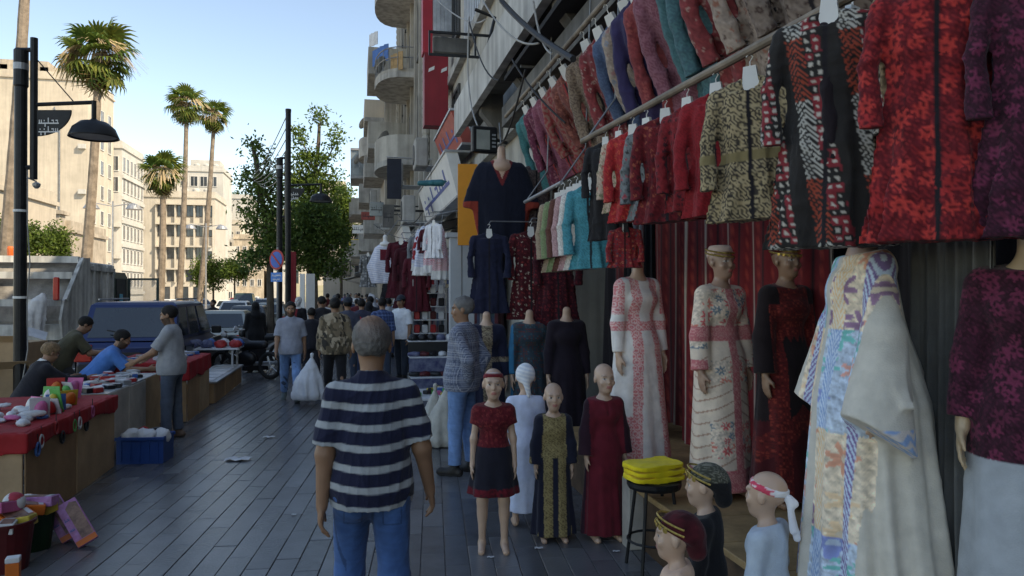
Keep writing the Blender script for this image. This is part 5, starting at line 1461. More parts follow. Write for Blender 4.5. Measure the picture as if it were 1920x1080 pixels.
# ------------------------------------------------------------------ the clothes shop
NAVY, BLK, MAR, RED, TEAL, BLU, TAN, BEI, PNK, GLD = (.010, .012, .028), (.009, .009, .011), (.085, .008, .014), (.27, .018, .020), (.02, .15, .17), (.03, .085, .18), (.27, .19, .11), (.36, .27, .2), (.27, .07, .11), (.33, .25, .11)
plat = thing('display_platform', 'low pale wooden platform under the tall mannequins', 'platform', (1.95, 2.0, 0))
for k in range(12): MB().box((.002, k * .45, .41), (1.64, k * .45 + .443, .45), bev=.004).build('board', 'wood', plat)
MB().box((.06, .02, 0), (1.62, 5.36, .408)).build('base', 'wood_dark', plat)
def ripple_panel(name, label, x, y0, y1, z0, z1, col, n=10, amp=.04, cat='curtain', nz=40, xdir=0.0, group=None, m='fabric', sd=0):
    """hanging cloth in the plane x = const with real folds and thickness"""
    t_ = np.linspace(0, 1, 90); zz = np.linspace(0, 1, nz)
    U, Z = np.meshgrid(t_, zz, indexing='ij')
    A = amp * (.4 + .6 * (1 - Z)) * (np.sin(U * n * 6.28 + 1.2 * np.sin(3 * Z + sd)) + .4 * np.sin(U * n * 2.7 * 6.28 + sd))
    X = x + A + xdir * U; Y = y0 + (y1 - y0) * U; ZZ = z0 + (z1 - z0) * Z
    V = np.stack([X, Y, ZZ], -1).reshape(-1, 3); V2 = V + np.array([.012, 0, 0])
    N, Mz = U.shape; idx = np.arange(N * Mz).reshape(N, Mz)
    F = np.stack([idx[:-1, :-1], idx[1:, :-1], idx[1:, 1:], idx[:-1, 1:]], -1).reshape(-1, 4)
    VV = np.concatenate([V, V2]); FF = np.concatenate([F, F[:, ::-1] + len(V)])
    P = np.stack([U.ravel() * abs(y1 - y0), np.zeros(U.size), ZZ.ravel()], -1); c = col(P)
    me = np_mesh(name, VV, FF, np.concatenate([c, c]))
    o = setp(link(name, me, m), label, cat, group); b = MB(); b.tube([(x, y0 - .05, z1), (x, y1 + .05, z1)], .014, 8); b.tube([(x, y0 + .1, z1), (x, y0 + .1, 4.76)], .005, 5); b.tube([(x, y1 - .1, z1), (x, y1 - .1, 4.76)], .005, 5); b.build('curtain_rod', 'grey_metal', o); return o
def redstripe(p):
    o = np.tile(np.array([.14, .012, .015]), (len(p), 1)); u = p[:, 0] / .19
    f = u % 1
    o[(f < .06) | ((f > .14) & (f < .18))] = (.38, .33, .27); o[(f >= .06) & (f <= .14)] = (.02, .01, .012)
    m = (f > .5) & (f < .68) & (tri(p[:, 2] / .11) > .55); o[m] = (.30, .04, .03)
    return o
ripple_panel('striped_curtain', 'dark red curtain with pale woven stripes behind the mannequins', 2.98, 4.25, 6.5, .4, 2.75, redstripe, 5, .025, sd=1)
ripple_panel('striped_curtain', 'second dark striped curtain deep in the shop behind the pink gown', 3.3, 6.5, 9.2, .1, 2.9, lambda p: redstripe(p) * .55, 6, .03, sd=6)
ripple_panel('black_drape', 'black drape between the pink gown and the white embroidered gown', 2.75, 6.6, 7.3, .05, 2.7, C_(BLK), 5, .05, sd=2)
ripple_panel('grey_drape', 'dusty grey translucent drape beside the blue patterned kaftan', 2.3, 2.32, 2.72, .46, 2.4, lambda p: mixc((.06, .062, .062), (.13, .13, .125), tri(p[:, 0] / .09)), 5, .03, sd=3)
ripple_panel('black_drape', 'black drape hanging behind the purple lace coats', 2.6, 1.6, 2.8, .0, 2.9, C_((.012, .01, .013)), 6, .05, sd=4)
ripple_panel('black_drape', 'black drape behind the blue patterned kaftan', 3.1, 2.3, 4.2, .46, 2.9, C_((.014, .012, .014)), 8, .05, sd=7)
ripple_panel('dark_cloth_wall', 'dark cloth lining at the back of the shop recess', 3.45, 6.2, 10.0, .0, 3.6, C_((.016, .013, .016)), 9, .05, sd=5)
for k, (y, lab) in enumerate(((6.55, 'steel'), (6.75, 'thin'))):
    q = Vector((2.55, y - .35 * k, 0)); o = MB().tube([(0, 0, .38), (0, 0, 3.4)], .035 - .012 * k, 10).build('display_pole', 'galv', None, tuple(q)); setp(o, lab + ' upright display pole beside the black drape', 'pole', 'display poles')
# shop ceiling / awning frame
t = thing('shop_awning', 'dark awning sheet over the rails of hanging clothes', 'awning', (2.02, 1.5, 4.75))
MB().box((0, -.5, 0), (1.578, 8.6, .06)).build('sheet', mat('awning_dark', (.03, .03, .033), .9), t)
for k in range(4): MB().tube([(0.05, k * 2.6, -.03), (1.57, k * 2.6, -.03)], .02, 6).build('awning_bar', 'grey_metal', t)
def rail(label, p0, p1, r=.022, m='galv'):
    p0, p1 = Vector(p0), Vector(p1); t = thing('clothes_rail', label, 'clothes rail', tuple(p0))
    MB().tube([(0, 0, 0), tuple(p1 - p0)], r, 10).build('bar', m, t)
    for f_ in (.03, .97):
        q = (p1 - p0) * f_; MB().tube([q, q + Vector((.25, 0, .35)), (q.x + .3, q.y, 4.75 - p0.z)], .009, 6).build('hanger_rod', 'grey_metal', t)
mat('rail_wood', (.24, .19, .14), .6, 0, .25, 6)
rail('lower wooden rail carrying white hangers along the shop front', (1.9, 2.0, 2.97), (1.9, 6.1, 3.12), .024, 'rail_wood')
rail('upper rail with a row of leaning jackets', (2.0, 3.4, 4.21), (2.0, 9.9, 4.21), .026, 'rail_wood')
rail('short far rail with small light coloured garments', (1.9, 6.75, 2.86), (1.9, 8.3, 2.86), .02, 'galv')
gr = 'jackets hanging on the rails'
fl = floral
LOW = [(1135, 'coat', C_((.014, .013, .014)), .80, 'long plain black jacket on the lower rail', -52), (1160, 'jacket', fl(BEI, [(.3, .05, .04), (.1, .12, .06)], .06, .4), .9, 'beige jacket with small red flowers on the lower rail', -50), (1186, 'jacket', fl(RED, [(.33, .05, .03)], .06), .95, 'bright red jacket between flowered and grey ones', -48),
       (1212, 'jacket', fl((.12, .13, .13), [(.25, .04, .05), (.03, .03, .03)], .05), 1.02, 'grey jacket speckled red and black', -52), (1247, 'jacket', fl((.10, .009, .012), [(.2, .05, .03), (.03, .008, .01)], .05), 1.0, 'dark red sequinned jacket with open front', -50), (1288, 'jacket', fl((.15, .012, .015), [(.03, .008, .01)], .05), 1.0, 'deep red jacket with black sprigs', -54), (1342, 'jacket', damask((.21, .013, .017), (.15, .01, .013), .04), 1.0, 'plain crimson jacket next to the tan brocade one', -56), (1406, 'jacket', lambda p: np.where((np.abs(p[:, 2] + .42 - .21 * 7) < .028)[:, None], np.array([.17, .13, .06]), damask((.30, .23, .13), (.035, .028, .022), .048, .0, (.25, .19, .1))(p)), 1.06, 'tan and black brocade jacket with belt', -46)]
for i, (px, kd, col, sc, lab, rz) in enumerate(LOW):
    rz += (7, -9, 4, -12, 10, -5, 8, 0)[i]; kd = 'slim' if i in (1, 3, 5) else kd
    d = dX(px, 1.9); q = at(px, 548, d); jacket(lab, (q.x, q.y, 2.955 + .036 * max(q.y - 2, 0)), rz, kd, col, (0, -3), sc * .83, gr, seed=i, wave=.02, hanger=True)
UP = [(1090, 'jacket', damask(TAN, (.12, .08, .05), .05), 'tan ribbed jacket leaning on the upper rail'), (1112, 'jacket', fl(RED, [(.4, .25, .2)], .05, .3), 'red jacket with white specks on the upper rail'), (1134, 'jacket', damask(BLU, (.045, .12, .24), .05), 'denim blue jacket on the upper rail'), (1158, 'jacket', fl(BEI, [(.16, .2, .25), (.3, .12, .1)], .06, .4), 'beige paisley jacket on the upper rail'), (1180, 'jacket', C_((.01, .015, .09)), 'royal blue jacket squeezed behind the red one'),
      (1200, 'jacket', fl(RED, [(.33, .04, .03)], .05), 'red jacket with faint flowers on the upper rail'), (1226, 'jacket', damask((.3, .09, .13), (.2, .04, .07), .04), 'rose pink jacket on the upper rail'), (1262, 'jacket', damask(TEAL, (.03, .2, .22), .04), 'teal jacket on the upper rail'), (1286, 'jacket', damask((.02, .13, .16), (.03, .2, .22), .05), 'darker teal jacket tucked behind the teal one'), (1318, 'jacket', fl(RED, [(.38, .2, .15)], .05, .35), 'red jacket with pale sprigs before the teal ones'), (1362, 'jacket', fl(BEI, [(.1, .06, .04), (.3, .1, .05)], .05, .4), 'beige brown jacket at the near end of the upper rail'), (1410, 'jacket', fl((.2, .15, .11), [(.05, .03, .02)], .05, .4), 'brown speckled jacket at the near end of the upper rail')]
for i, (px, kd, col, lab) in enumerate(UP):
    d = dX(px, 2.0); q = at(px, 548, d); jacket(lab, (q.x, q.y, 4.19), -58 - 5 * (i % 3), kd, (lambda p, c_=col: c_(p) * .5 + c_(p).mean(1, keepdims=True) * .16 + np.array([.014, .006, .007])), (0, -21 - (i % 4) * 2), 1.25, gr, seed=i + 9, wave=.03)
FAR = [(1046, fl((.2, .05, .035), [(.33, .1, .06)], .05), 'rust red jacket bunched at the far end of the upper rail'), (1026, damask((.3, .03, .03), (.3, .14, .1), .12), 'red and salmon panelled jacket bunched on the upper rail'), (1008, damask(PNK, (.2, .04, .08), .05), 'magenta jacket bunched on the upper rail'), (992, fl((.14, .02, .05), [(.3, .1, .13)], .04), 'plum jacket bunched on the upper rail'), (978, damask((.02, .22, .22), (.02, .16, .17), .06), 'bright turquoise jacket at the far tip of the upper rail')]
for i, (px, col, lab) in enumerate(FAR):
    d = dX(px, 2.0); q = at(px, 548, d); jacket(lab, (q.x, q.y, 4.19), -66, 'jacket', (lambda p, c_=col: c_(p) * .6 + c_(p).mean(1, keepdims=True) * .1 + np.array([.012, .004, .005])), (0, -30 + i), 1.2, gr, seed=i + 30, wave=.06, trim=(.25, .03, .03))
SML = [(1046, (.27, .2, .14), 'olive beige'), (1056, (.16, .2, .1), 'pale green'), (1068, (.1, .04, .03), 'brown'), (1080, (.36, .22, .22), 'pale pink'), (1092, (.5, .47, .43), 'off white'), (1103, (.04, .2, .24), 'light blue')]
for i, (px, c, lab) in enumerate(SML):
    d = dX(px, 1.9); q = at(px, 548, d); jacket(lab + ' small garment on the short far rail', (q.x, q.y, 2.85), -40, 'slim', damask(c, tuple(v * .7 for v in c), .05), (0, -4), .95, 'small garments on the far rail', seed=i + 50)
# near garments at the right end of the rail
def dark_kilim(p):
    o = np.tile(np.array([.017, .015, .014]), (len(p), 1))
    u = p[:, 0] + .16 * p[:, 2]; s = np.floor(u / .085) % 3; v = p[:, 2]
    zz = tri(v / .03 + 3 * np.abs((u / .085) % 1 - .5))
    o = np.where(((s == 1) & (zz > .55))[:, None], np.where((np.sin(v * 9) > .2)[:, None], (.26, .045, .025), (.34, .32, .28)), o)
    k = (s == 2) & (hsh(np.floor(u / .04), np.floor(v / .04), 3) > .55); o = np.where(k[:, None], (.17, .02, .025), o)
    sq = (s == 2) & (np.abs((u / .04) % 1 - .5) < .2) & (np.abs((v / .04) % 1 - .5) < .2); o = np.where(sq[:, None], (.36, .32, .27), o)
    return o
redco = fl((.10, .009, .012), [(.34, .03, .025), (.26, .02, .02)], .10, .5, .95, 3, (.2, .016, .018))
lace = fl((.03, .008, .015), [(.11, .018, .042), (.075, .014, .03)], .07, .5, .95, 5, (.055, .011, .024))
for px, py, d, rz, kd, col, sc, lab in ((1556, -30, 2.95, -48, 'coat', dark_kilim, .82, 'black kilim patterned coat with red and white zigzags'), (1600, -20, 3.1, 25, 'jacket', C_((.012, .008, .010)), 1.0, 'plain black coat behind the kilim patterned one'), (1760, -95, 2.6, -42, 'coat', redco, .8, 'scarlet flowered tapestry coat tied at the waist'), (1968, -120, 2.4, -40, 'coat', lace, .76, 'plum lace coat hanging at the end of the rail'), (1690, -60, 2.95, 30, 'jacket', damask(TAN, (.1, .07, .04), .04), .9, 'tan patterned jacket behind the scarlet coat')):
    q = at(px, py, d); jacket(lab, tuple(q), rz, kd, col, (0, 0), sc, gr, seed=px % 7, wave=.015, form=None)

# ------------------------------------------------------------------ mannequins
def gpos(px, py, z=0.0): q = on_ground(px, py, z); return (q.x, q.y, z)
def dpos(px, d, z=0.0): q = at(px, 548, d); return (q.x, q.y, z)
KH = lambda tot, hs: (tot - .02 - .236 * hs) / .851
def c_girl(p):
    o = np.where((p[:, 2] > .745)[:, None], fl((.085, .008, .012), [(.14, .02, .02)], .035)(p), np.array([.011, .011, .018]))
    m = (p[:, 2] < .46) & (p[:, 2] > .40); return np.where(m[:, None], fl((.10, .008, .014), [(.03, .008, .01)], .04)(p), o)
def headband(J, t, c, z=.06, w=.022):
    s, cc, Rm = J['hs'], J['head'], J['HR']; f = Field(cc - .2, cc + .2, .008)
    f.ell(cc + Rm @ np.array([0, -.014, .032]) * s, np.array([.081, .101, .094]) * s, 0, Rm, cuts=((cc + Rm @ np.array([0, 0, z + w]) * s, Rm @ np.array([0, -.25, 1.])), (cc + Rm @ np.array([0, 0, z - w]) * s, Rm @ np.array([0, .25, -1.]))))
    link('headband', cloth(f, c, 'headband', .002), 'fabric', t)
t, J = mannequin('child mannequin in short maroon and black dress with red headband', gpos(925, 1030), 172, KH(1.31, .94), hs=.94, dress=c_girl, h=.008, hem=.40, sleeve=.26, vneck=.1, wid=.25, dep=.2, nf=6, amp=.07, hipw=.2, waist=.14, group=None)
headband(J, t, lambda p: mixc((.12, .01, .015), (.5, .47, .43), (p[:, 2] - J['head'][2] - .075) * 60))
t, J = mannequin('child mannequin in white tunic seen from behind with white headscarf', gpos(985, 985), -8, KH(1.29, .94), hs=.94, dress=C_((.42, .47, .60)), h=.009, hem=.12, sleeve=.6, wid=.2, dep=.16, nf=6, amp=.05)
link('headscarf', (lambda f: cloth(f.ell(J['head'] + np.array([0, -.015, .03]) * .94, np.array([.084, .104, .096]) * .94, 0, None, cuts=((J['head'] + np.array([0, 0, -.01]), np.array([0, .5, -1.])),)).cap(J['head'] + np.array([0, -.09, -.02]), J['head'] + np.array([.02, -.1, -.13]), .03, .018, .02), lambda p: mixc((.6, .6, .6), (.4, .44, .5), tri(p[:, 2] / .03 + p[:, 0] * 9)), 'headscarf', .004))(Field(J['head'] - .2, J['head'] + .2, .009)), 'fabric', t)
def c_gold(p):
    f = np.abs(p[:, 0]) < (.085 + .06 * np.clip(.8 - p[:, 2], 0, 1)); front = p[:, 1] > -.01
    strip = (tri(p[:, 0] / .105 + .5) > .38) | (p[:, 2] > .62)
    o = np.where((f & front & strip)[:, None], damask((.21, .165, .075), (.09, .065, .03), .022, .3)(p), np.array([.010, .011, .022]))
    cuff = (np.abs(p[:, 0]) > .17) & (p[:, 2] > .5) & (p[:, 2] < .62); return np.where(cuff[:, None], damask((.22, .17, .08), (.1, .07, .035), .02)(p), o)
t, J = mannequin('small bald child mannequin in navy gown with gold brocade panels', gpos(1037, 1010), 174, KH(1.18, .88), hs=.88, dress=c_gold, h=.008, hem=.045, sleeve=.95, vneck=.08, flare=.02, wid=.26, dep=.2, nf=7, amp=.07)
t, J = mannequin('bald child mannequin in long maroon gown with dark sleeves', gpos(1132, 1008), 184, KH(1.32, .94), hs=.94, dress=lambda p: np.where((np.abs(p[:, 0]) > .135 + .05 * np.clip(.7 - p[:, 2], 0, 1))[:, None], np.array([.022, .008, .014]), np.array([.095, .009, .016]) * (1 + .15 * sn(p, 30, 2))[:, None]), h=.008, hem=.05, sleeve=.97, vneck=.13, flare=.03, wid=.25, dep=.2, nf=10, amp=.06)
# row of headless ladies at the far end
def c_front(bg, mid, w=.05, trim=None):
    def f(p):
        m = (np.abs(p[:, 0]) < w + .03 * np.clip(p[:, 2] - 1.1, 0, 1)) & (p[:, 1] > 0)
        o = np.where(m[:, None], mid(p), np.array(bg)); b = (np.abs(p[:, 2] - 1.08) < .025); return np.where(b[:, None], mid(p), o)
    return f
mannequin('headless mannequin in navy coat with tan embroidered front', dpos(912, 8.4), 176, 1.78, headless=True, dress=c_front(NAVY, damask((.22, .18, .12), (.07, .05, .04), .03)), h=.011, hem=.1, group=None)
mannequin('headless mannequin in teal embroidered gown beside the navy coat', dpos(992, 8.5), 184, 1.8, headless=True, dress=lambda p: np.where((np.abs(p[:, 0]) > .2)[:, None], np.array([.02, .13, .24]), stitched((.028, .045, .06), [(.07, .05, .035), (.04, .08, .1), (.10, .03, .03)], .025, 3)(p)), h=.011, hem=.1)
mannequin('headless mannequin in plain black gown by the shop corner', dpos(1062, 8.3), 180, 1.84, headless=True, dress=C_((.014, .010, .016)), h=.011, hem=.1)
# tall ones on the platform
PZ = .455
def c_pink(p):
    x, y, z = np.abs(p[:, 0]), p[:, 1], p[:, 2]; o = np.tile(np.array([.56, .53, .50]), (len(p), 1)); st = damask((.50, .15, .16), (.58, .42, .39), .045, .1)(p)
    e = .05 + .07 * np.clip(1.0 - z, 0, 1); band = (y > 0) & (x > e) & (x < e + .075)
    m = band | (np.abs(z - 1.11) < .035) | ((z < .42) & (y > -.1) & (x > e)) | ((x > .17) & (z > 1.2)) | ((z > 1.2) & (x > .05) & (x < .12)); return np.where(m[:, None], st, o)
t, J = mannequin('headless mannequin in white gown with pink lattice borders', dpos(1195, 5.95, PZ), 196, 1.80, headless=True, dress=c_pink, h=.009, hem=.07, vneck=.1, wid=.27, dep=.22, nf=6, amp=.07)
def c_emb(p):
    x, y, z = np.abs(p[:, 0]), p[:, 1], p[:, 2]; o = np.tile(np.array([.56, .46, .37]), (len(p), 1))
    zg = tri((z + .5 * x) / .075); o = np.where(((z < .95) & (zg > .86))[:, None], (.36, .22, .16), o)
    mot = fl((.56, .46, .37), [(.48, .10, .10), (.13, .17, .2), (.5, .16, .12)], .075, .55, .95, 2)(p)
    m = (((z > 1.16) & (z < 1.40)) | ((z > .28) & (z < .52)) | ((z > .78) & (z < .92))) & (x > .04) & (x < .17); o = np.where(m[:, None], mot, o)
    arm = (x > .19) & (z > 1.0); o = np.where(arm[:, None], mot, o)
    rose = damask((.42, .12, .13), (.5, .24, .22), .03, .2)(p)
    m = ((y > 0) & (x < .035)) | (np.abs(z - 1.10) < .05) | (z < .2) | ((x > .2) & (z < .93) & (z > .82)); return np.where(m[:, None], rose, o)
def pillbox(J, t, c1, band, coins=True, tall=.055):
    s, cc, Rm = J['hs'], J['head'], J['HR']; q = lambda *p: cc + Rm @ np.array(p) * s
    f = Field(cc - .22, cc + .25, .008)
    f.ell(q(0, -.014, .035), np.array([.083, .103, .07 + tall]) * s, 0, Rm, cuts=((q(0, 0, .05), Rm @ np.array([0, .22, -1.])), (q(0, 0, .085 + tall * .6), Rm @ np.array([0, 0, 1.]))))
    o = link('hat', cloth(f, c1, 'hat', .002), 'fabric', t)
    for k in range(2):
        pts = [q(.086 * math.cos(a), -.014 + .106 * math.sin(a), .052 + .024 * k + .02 * -math.sin(a)) for a in np.linspace(0, 6.283, 33)]
        MB().tube(pts, .006 * s, 6).build('gold_band', mat('gold', (.55, .38, .10), .35, .6, .3, 60), o)
    if coins:
        for a in np.linspace(.35, 2.8, 9):
            p = q(.09 * math.cos(a), -.014 + .11 * math.sin(a), .048 + .02 * -math.sin(a)); n = Vector(Rm @ np.array([math.cos(a), math.sin(a), 0]))
            MB().lathe([(.009, -.002), (.010, 0), (.009, .002)], 10, M=Matrix.Translation(Vector(p) + n * .006) @ n.to_track_quat('Z', 'Y').to_matrix().to_4x4()).build('coin', 'gold', o)
t, J = mannequin('mannequin in cream gown with rose embroidery wearing a pillbox hat', dpos(1350, 5.1, PZ), 196, 1.72, dress=c_emb, h=.008, hem=.05, vneck=.04, wid=.235, dep=.2, nf=5, amp=.05, flare=.025, sleeve=.97, skin=(.40, .25, .18))
pillbox(J, t, C_((.5, .38, .33)), None, False)
def c_mar(p):
    x, y, z = np.abs(p[:, 0]), p[:, 1], p[:, 2]; o = np.tile(np.array([.014, .009, .010]), (len(p), 1)); st = stitched((.10, .012, .012), [(.2, .03, .02), (.06, .01, .01)], .018, 1, .8)(p)
    m = ((z > 1.17) & (x < .12)) | ((y > 0) & (x > .1) & (x < .19) & (z < 1.3)) | ((z > .5 - .9 * x) & (z < .66 - .9 * x)) | ((z > 1.1 - 0.6 * tri(p[:, 0] / .05) * .08) & (z < 1.2) & (x < .12)); o = np.where(m[:, None], st, o); return np.where(((z < .55) & ~m)[:, None], np.array([.055, .008, .010]), o)
t, J = mannequin('mannequin in black and maroon gown wearing a coin trimmed hat', dpos(1472, 4.9, PZ), 192, 1.72, dress=c_mar, h=.008, hem=.05, vneck=.05, wid=.26, dep=.2, nf=6, amp=.06, flare=.03, sleeve=.97, skin=(.34, .2, .13))
pillbox(J, t, C_((.06, .008, .01)), None, True)
# kaftan in the foreground
def c_kaf(p):
    x, y, z = p[:, 0], p[:, 1], p[:, 2]; W_ = np.array([.44, .41, .355]); o = np.tile(W_, (len(p), 1)); front = (y > -.05) & (np.abs(x) < .27)
    zig = lambda c1, c2, s: zigzag(c1, c2, s, .045, .03)(p)
    vert = lambda c1, c2, w: np.where((tri(z / .035 + 2.2 * tri(x / .08)) > .5)[:, None], np.array(c1), np.array(c2))
    blue = vert((.20, .30, .48), (.44, .52, .62), 1); ora = vert((.62, .42, .22), (.62, .55, .45), 1); pur = vert((.17, .12, .26), (.42, .5, .6), 1)
    pat = fl((.4, .47, .55), [(.12, .36, .33), (.18, .22, .42), (.5, .25, .2)], .13, .6, .9, 4)(p)
    pat2 = fl((.60, .50, .38), [(.5, .24, .16), (.55, .4, .25), (.22, .13, .2)], .14, .55, .9, 8)(p)
    blk = np.floor((z + .1) / .42) % 2; sgn = x > 0
    a = np.where((blk == (1 * sgn))[:, None], blue, ora); strip = np.abs(np.abs(x) - .075) < .035; st2 = np.abs(np.abs(x) - .215) < .02
    b_ = np.where((blk == (1 * sgn))[:, None], pat, pat2); f_ = np.where(strip[:, None], a, b_); f_ = np.where(st2[:, None], pur, f_); f_ = np.where((np.abs(x) < .022)[:, None], W_, f_)
    o = np.where(front[:, None], f_, o); hem = (z < .80) & (z > .66) & (np.abs(x) > .33); o = np.where(hem[:, None], zig((.2, .3, .48), (.5, .45, .42), .05), o); return o
J = rig(1.80, ((4, 20, 4), (4, 20, 4)), ((0, 0, 2.5), (0, 0, 2.5)), 0, 0, 0, .15)
t = thing('mannequin', 'headless mannequin in long white kaftan with blue and orange patterned front', 'mannequin', dpos(1618, 3.2, PZ + .06), R(74))
MB().lathe([(.2, -.058), (.2, -.03), (.12, 0)], 20).build('stand', 'galv', t)
link('body', body_mesh(J, .92, True, .009, PEACH, 1, True, True, manneq=True, curl=14), 'shell', t)
f = Field((-.66, -.5, 0.0), (.66, .42, 1.62), .008); torso(f, J, .016, 1.0, True, k=.05); Pz = J['P'][2]
f.prof([.03, Pz - .1, Pz + .15, Pz + .42], [.36, .27, .2, .15], [.30, .23, .17, .11], 0, [-.05, -.03, -.01, 0], 13, .065, .4, .05)
for sh, el, wr, d2, sg in J['arm']:
    f.cap(sh, el, .062, .075, .04); f.cap(el, wr + d2 * .2, .085, .15, .03, cuts=((wr + d2 * .14, d2 + np.array([0, .5, 0])),))
    f.put((min(0, sg * .55), -.1, .78), (max(0, sg * .55), .1, 1.35), lambda x, y, z, sg=sg: np.maximum(np.maximum(np.abs(y - .012 * np.sin(30 * x)) - .022, sg * x - .16 - (1.38 - z) * .55), np.maximum(.80 + .35 * (sg * x - .2) - z, -sg * x)), .03)
f.cutplane(J['neck'] - np.array([0, 0, .015]), np.array([0, .2, 1.])); link('kaftan', cloth(f, c_kaf, 'kaftan', .003), 'fabric', t)
# plum lace mannequin at the right edge
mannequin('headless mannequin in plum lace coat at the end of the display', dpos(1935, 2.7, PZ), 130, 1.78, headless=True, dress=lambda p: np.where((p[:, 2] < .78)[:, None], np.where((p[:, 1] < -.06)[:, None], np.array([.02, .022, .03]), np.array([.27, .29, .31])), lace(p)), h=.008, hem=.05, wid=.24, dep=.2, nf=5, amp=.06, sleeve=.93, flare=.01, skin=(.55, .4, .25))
# small ones close to us
def kid(label, px, d, top, hat, rz, col, hs=.87):
    t, J = mannequin(label, dpos(px, d), rz, KH(top, hs), hs=hs, sw=.205, g=1.25, dress=col, h=.008, hem=.1, sleeve=.9, wid=.24, dep=.17, nf=6, amp=.05)
    return t, J
def coin_cap(J, t, c):
    s, cc, Rm = J['hs'], J['head'], J['HR']; q = lambda *p: cc + Rm @ np.array(p) * s; f = Field(cc - .22, cc + .22, .006)
    f.ell(q(0, -.022, .034), np.array([.087, .108, .094]) * s, 0, Rm, cuts=((q(0, .0, .022), Rm @ np.array([0, .42, -1.])),)); f.cap(q(0, -.08, .0), q(0, -.1, -.06), .055 * s, .05 * s, .04)
    o = link('cap', cloth(f, c, 'cap', .004, 1.5), 'fabric', t)
    for k in range(2):
        pts = [q(.091 * math.cos(a), -.022 + .112 * math.sin(a), .036 + .03 * k + .038 * math.sin(a)) for a in np.linspace(-.25, 3.39, 26)]
        MB().tube(pts, .0055 * s, 6).build('gold_band', mat('gold', (.55, .38, .10), .35, .6, .3, 60), o)
    for a in np.linspace(.5, 2.6, 8):
        p = q(.095 * math.cos(a), -.022 + .116 * math.sin(a), .026 + .038 * math.sin(a)); n = Vector(Rm @ np.array([math.cos(a), math.sin(a), -.1])).normalized()
        MB().lathe([(.011, -.002), (.012, 0), (.011, .002)], 10, M=Matrix.Translation(Vector(p) + n * .005) @ n.to_track_quat('Z', 'Y').to_matrix().to_4x4()).build('coin', 'gold', o)
t, J = kid('small mannequin in black dress with grey brocade cap and gold coins', 1325, 3.55, 1.035, 1, 52, C_((.010, .010, .012))); coin_cap(J, t, lambda p: np.where((p[:, 2] > J['head'][2] + .03)[:, None], damask((.035, .035, .025), (.12, .115, .09), .022, .2)(p), np.array([.008, .008, .009])))
t, J = kid('small mannequin with maroon cap and gold coin bands', 1272, 3.15, .925, 1, 58, lambda p: np.where((p[:, 2] > .62)[:, None], np.array(PEACH), np.array([.06, .008, .012]))); coin_cap(J, t, lambda p: np.array([.055, .007, .011]) * (1 + .4 * sn(p, 60, 3))[:, None])
t, J = kid('small bald mannequin in pale blue shirt with red checked headband', 1440, 3.3, 1.06, 1, 36, C_((.36, .42, .48)), .89)
headband(J, t, lambda p: np.where((p[:, 1] > J['head'][1] - .06)[:, None], mixc((.5, .05, .09), (.6, .5, .5), (tri(p[:, 0] / .02) * tri(p[:, 2] / .02) > .3) * 1.0), np.array([.55, .55, .56])), .045, .02)
f = Field(J['head'] - .3, J['head'] + .2, .007); hd = J['head']; bk = hd + J['HR'] @ np.array([.0, -.1, .0]); f.cap(bk, bk + np.array([.01, -.02, -.02]), .022, .022, .01)
for k in (-1, 1): f.cap(bk, bk + np.array([.02 * k, -.03, -.15 - .02 * k]), .012, .018, .01)
link('headband_knot', cloth(f, C_((.52, .53, .56)), 'knot', .003), 'fabric', t)
# poncho form and gowns hung above the row
f = Field((-.5, -.2, -1.25), (.5, .2, .2), .011); f.prof([-1.12, -.75, -.4, -.12, -.02], [.25, .33, .40, .30, .10], [.09, .11, .12, .10, .07], 0, 0, 6, .10, .3, .03)
for sg in (-1, 1): f.cap((sg * .22, 0, -.12), (sg * .38, 0, -.58), .07, .10, .05, fl=((0, 1, 0), .6), cuts=(((0, 0, -.62), (0, 0, -1)),))
q = at(940, 296, 9.2); t = thing('poncho_form', 'headless form in navy poncho with red neckline high on the wall', 'mannequin', tuple(q), R(-6))
def c_pon(p):
    x, z = np.abs(p[:, 0]), p[:, 2]; o = np.tile(np.array([.007, .009, .018]), (len(p), 1)); fr = p[:, 1] < 0; v = .42 * (z + .27)
    o[fr & (x < v + .045) & (z > -.36)] = (.13, .02, .022); o[fr & (x < v)] = np.array(PEACH) / 1.3; o[(x > .29) & (z < -.55)] = (.2, .03, .02); return o
link('poncho', cloth(f, c_pon, 'poncho', .006), 'fabric', t)
f = Field((-.2, -.2, -.3), (.2, .2, .2), .01); f.cap((0, -.02, .1), (0, -.015, -.1), .05, .055, .02); f.ell((0, -.035, -.12), (.13, .095, .09), .05); V, F = f.surf(); link('neck', np_mesh('neck', relax(V, F), F, C_(PEACH)(V)), 'shell', t); MB().tube([(0, 0, .1), (0, .3, .5)], .008, 6).build('hook', 'grey_metal', t)
for px, py, d, kd, col, sc, lab in ((917, 420, 8.8, 'coat', lambda p: np.where((np.abs(p[:, 0]) < .2)[:, None], damask((.17, .14, .115), (.035, .03, .035), .04, .1)(p), np.array(NAVY)), .72, 'navy gown with grey brocade front hung below the poncho'), (995, 415, 8.9, 'coat', fl((.05, .007, .010), [(.16, .02, .02), (.3, .25, .2)], .05, .35), .8, 'dark red beaded gown hung below the poncho'), (1005, 292, 9.4, 'coat', damask((.10, .075, .07), (.045, .032, .034), .03), .78, 'brown brocade coat hung behind the poncho'), (1045, 420, 8.6, 'coat', fl((.035, .006, .01), [(.11, .012, .016)], .05), .8, 'deep maroon gown hung at the dark shop corner')):
    q = at(px, py, d); jacket(lab, tuple(q), -6, kd, col, (0, 0), sc * 1.15, 'gowns hung above the mannequin row', name='hanging_gown', cat='gown', seed=px % 5, rod=3.45 - q.x)
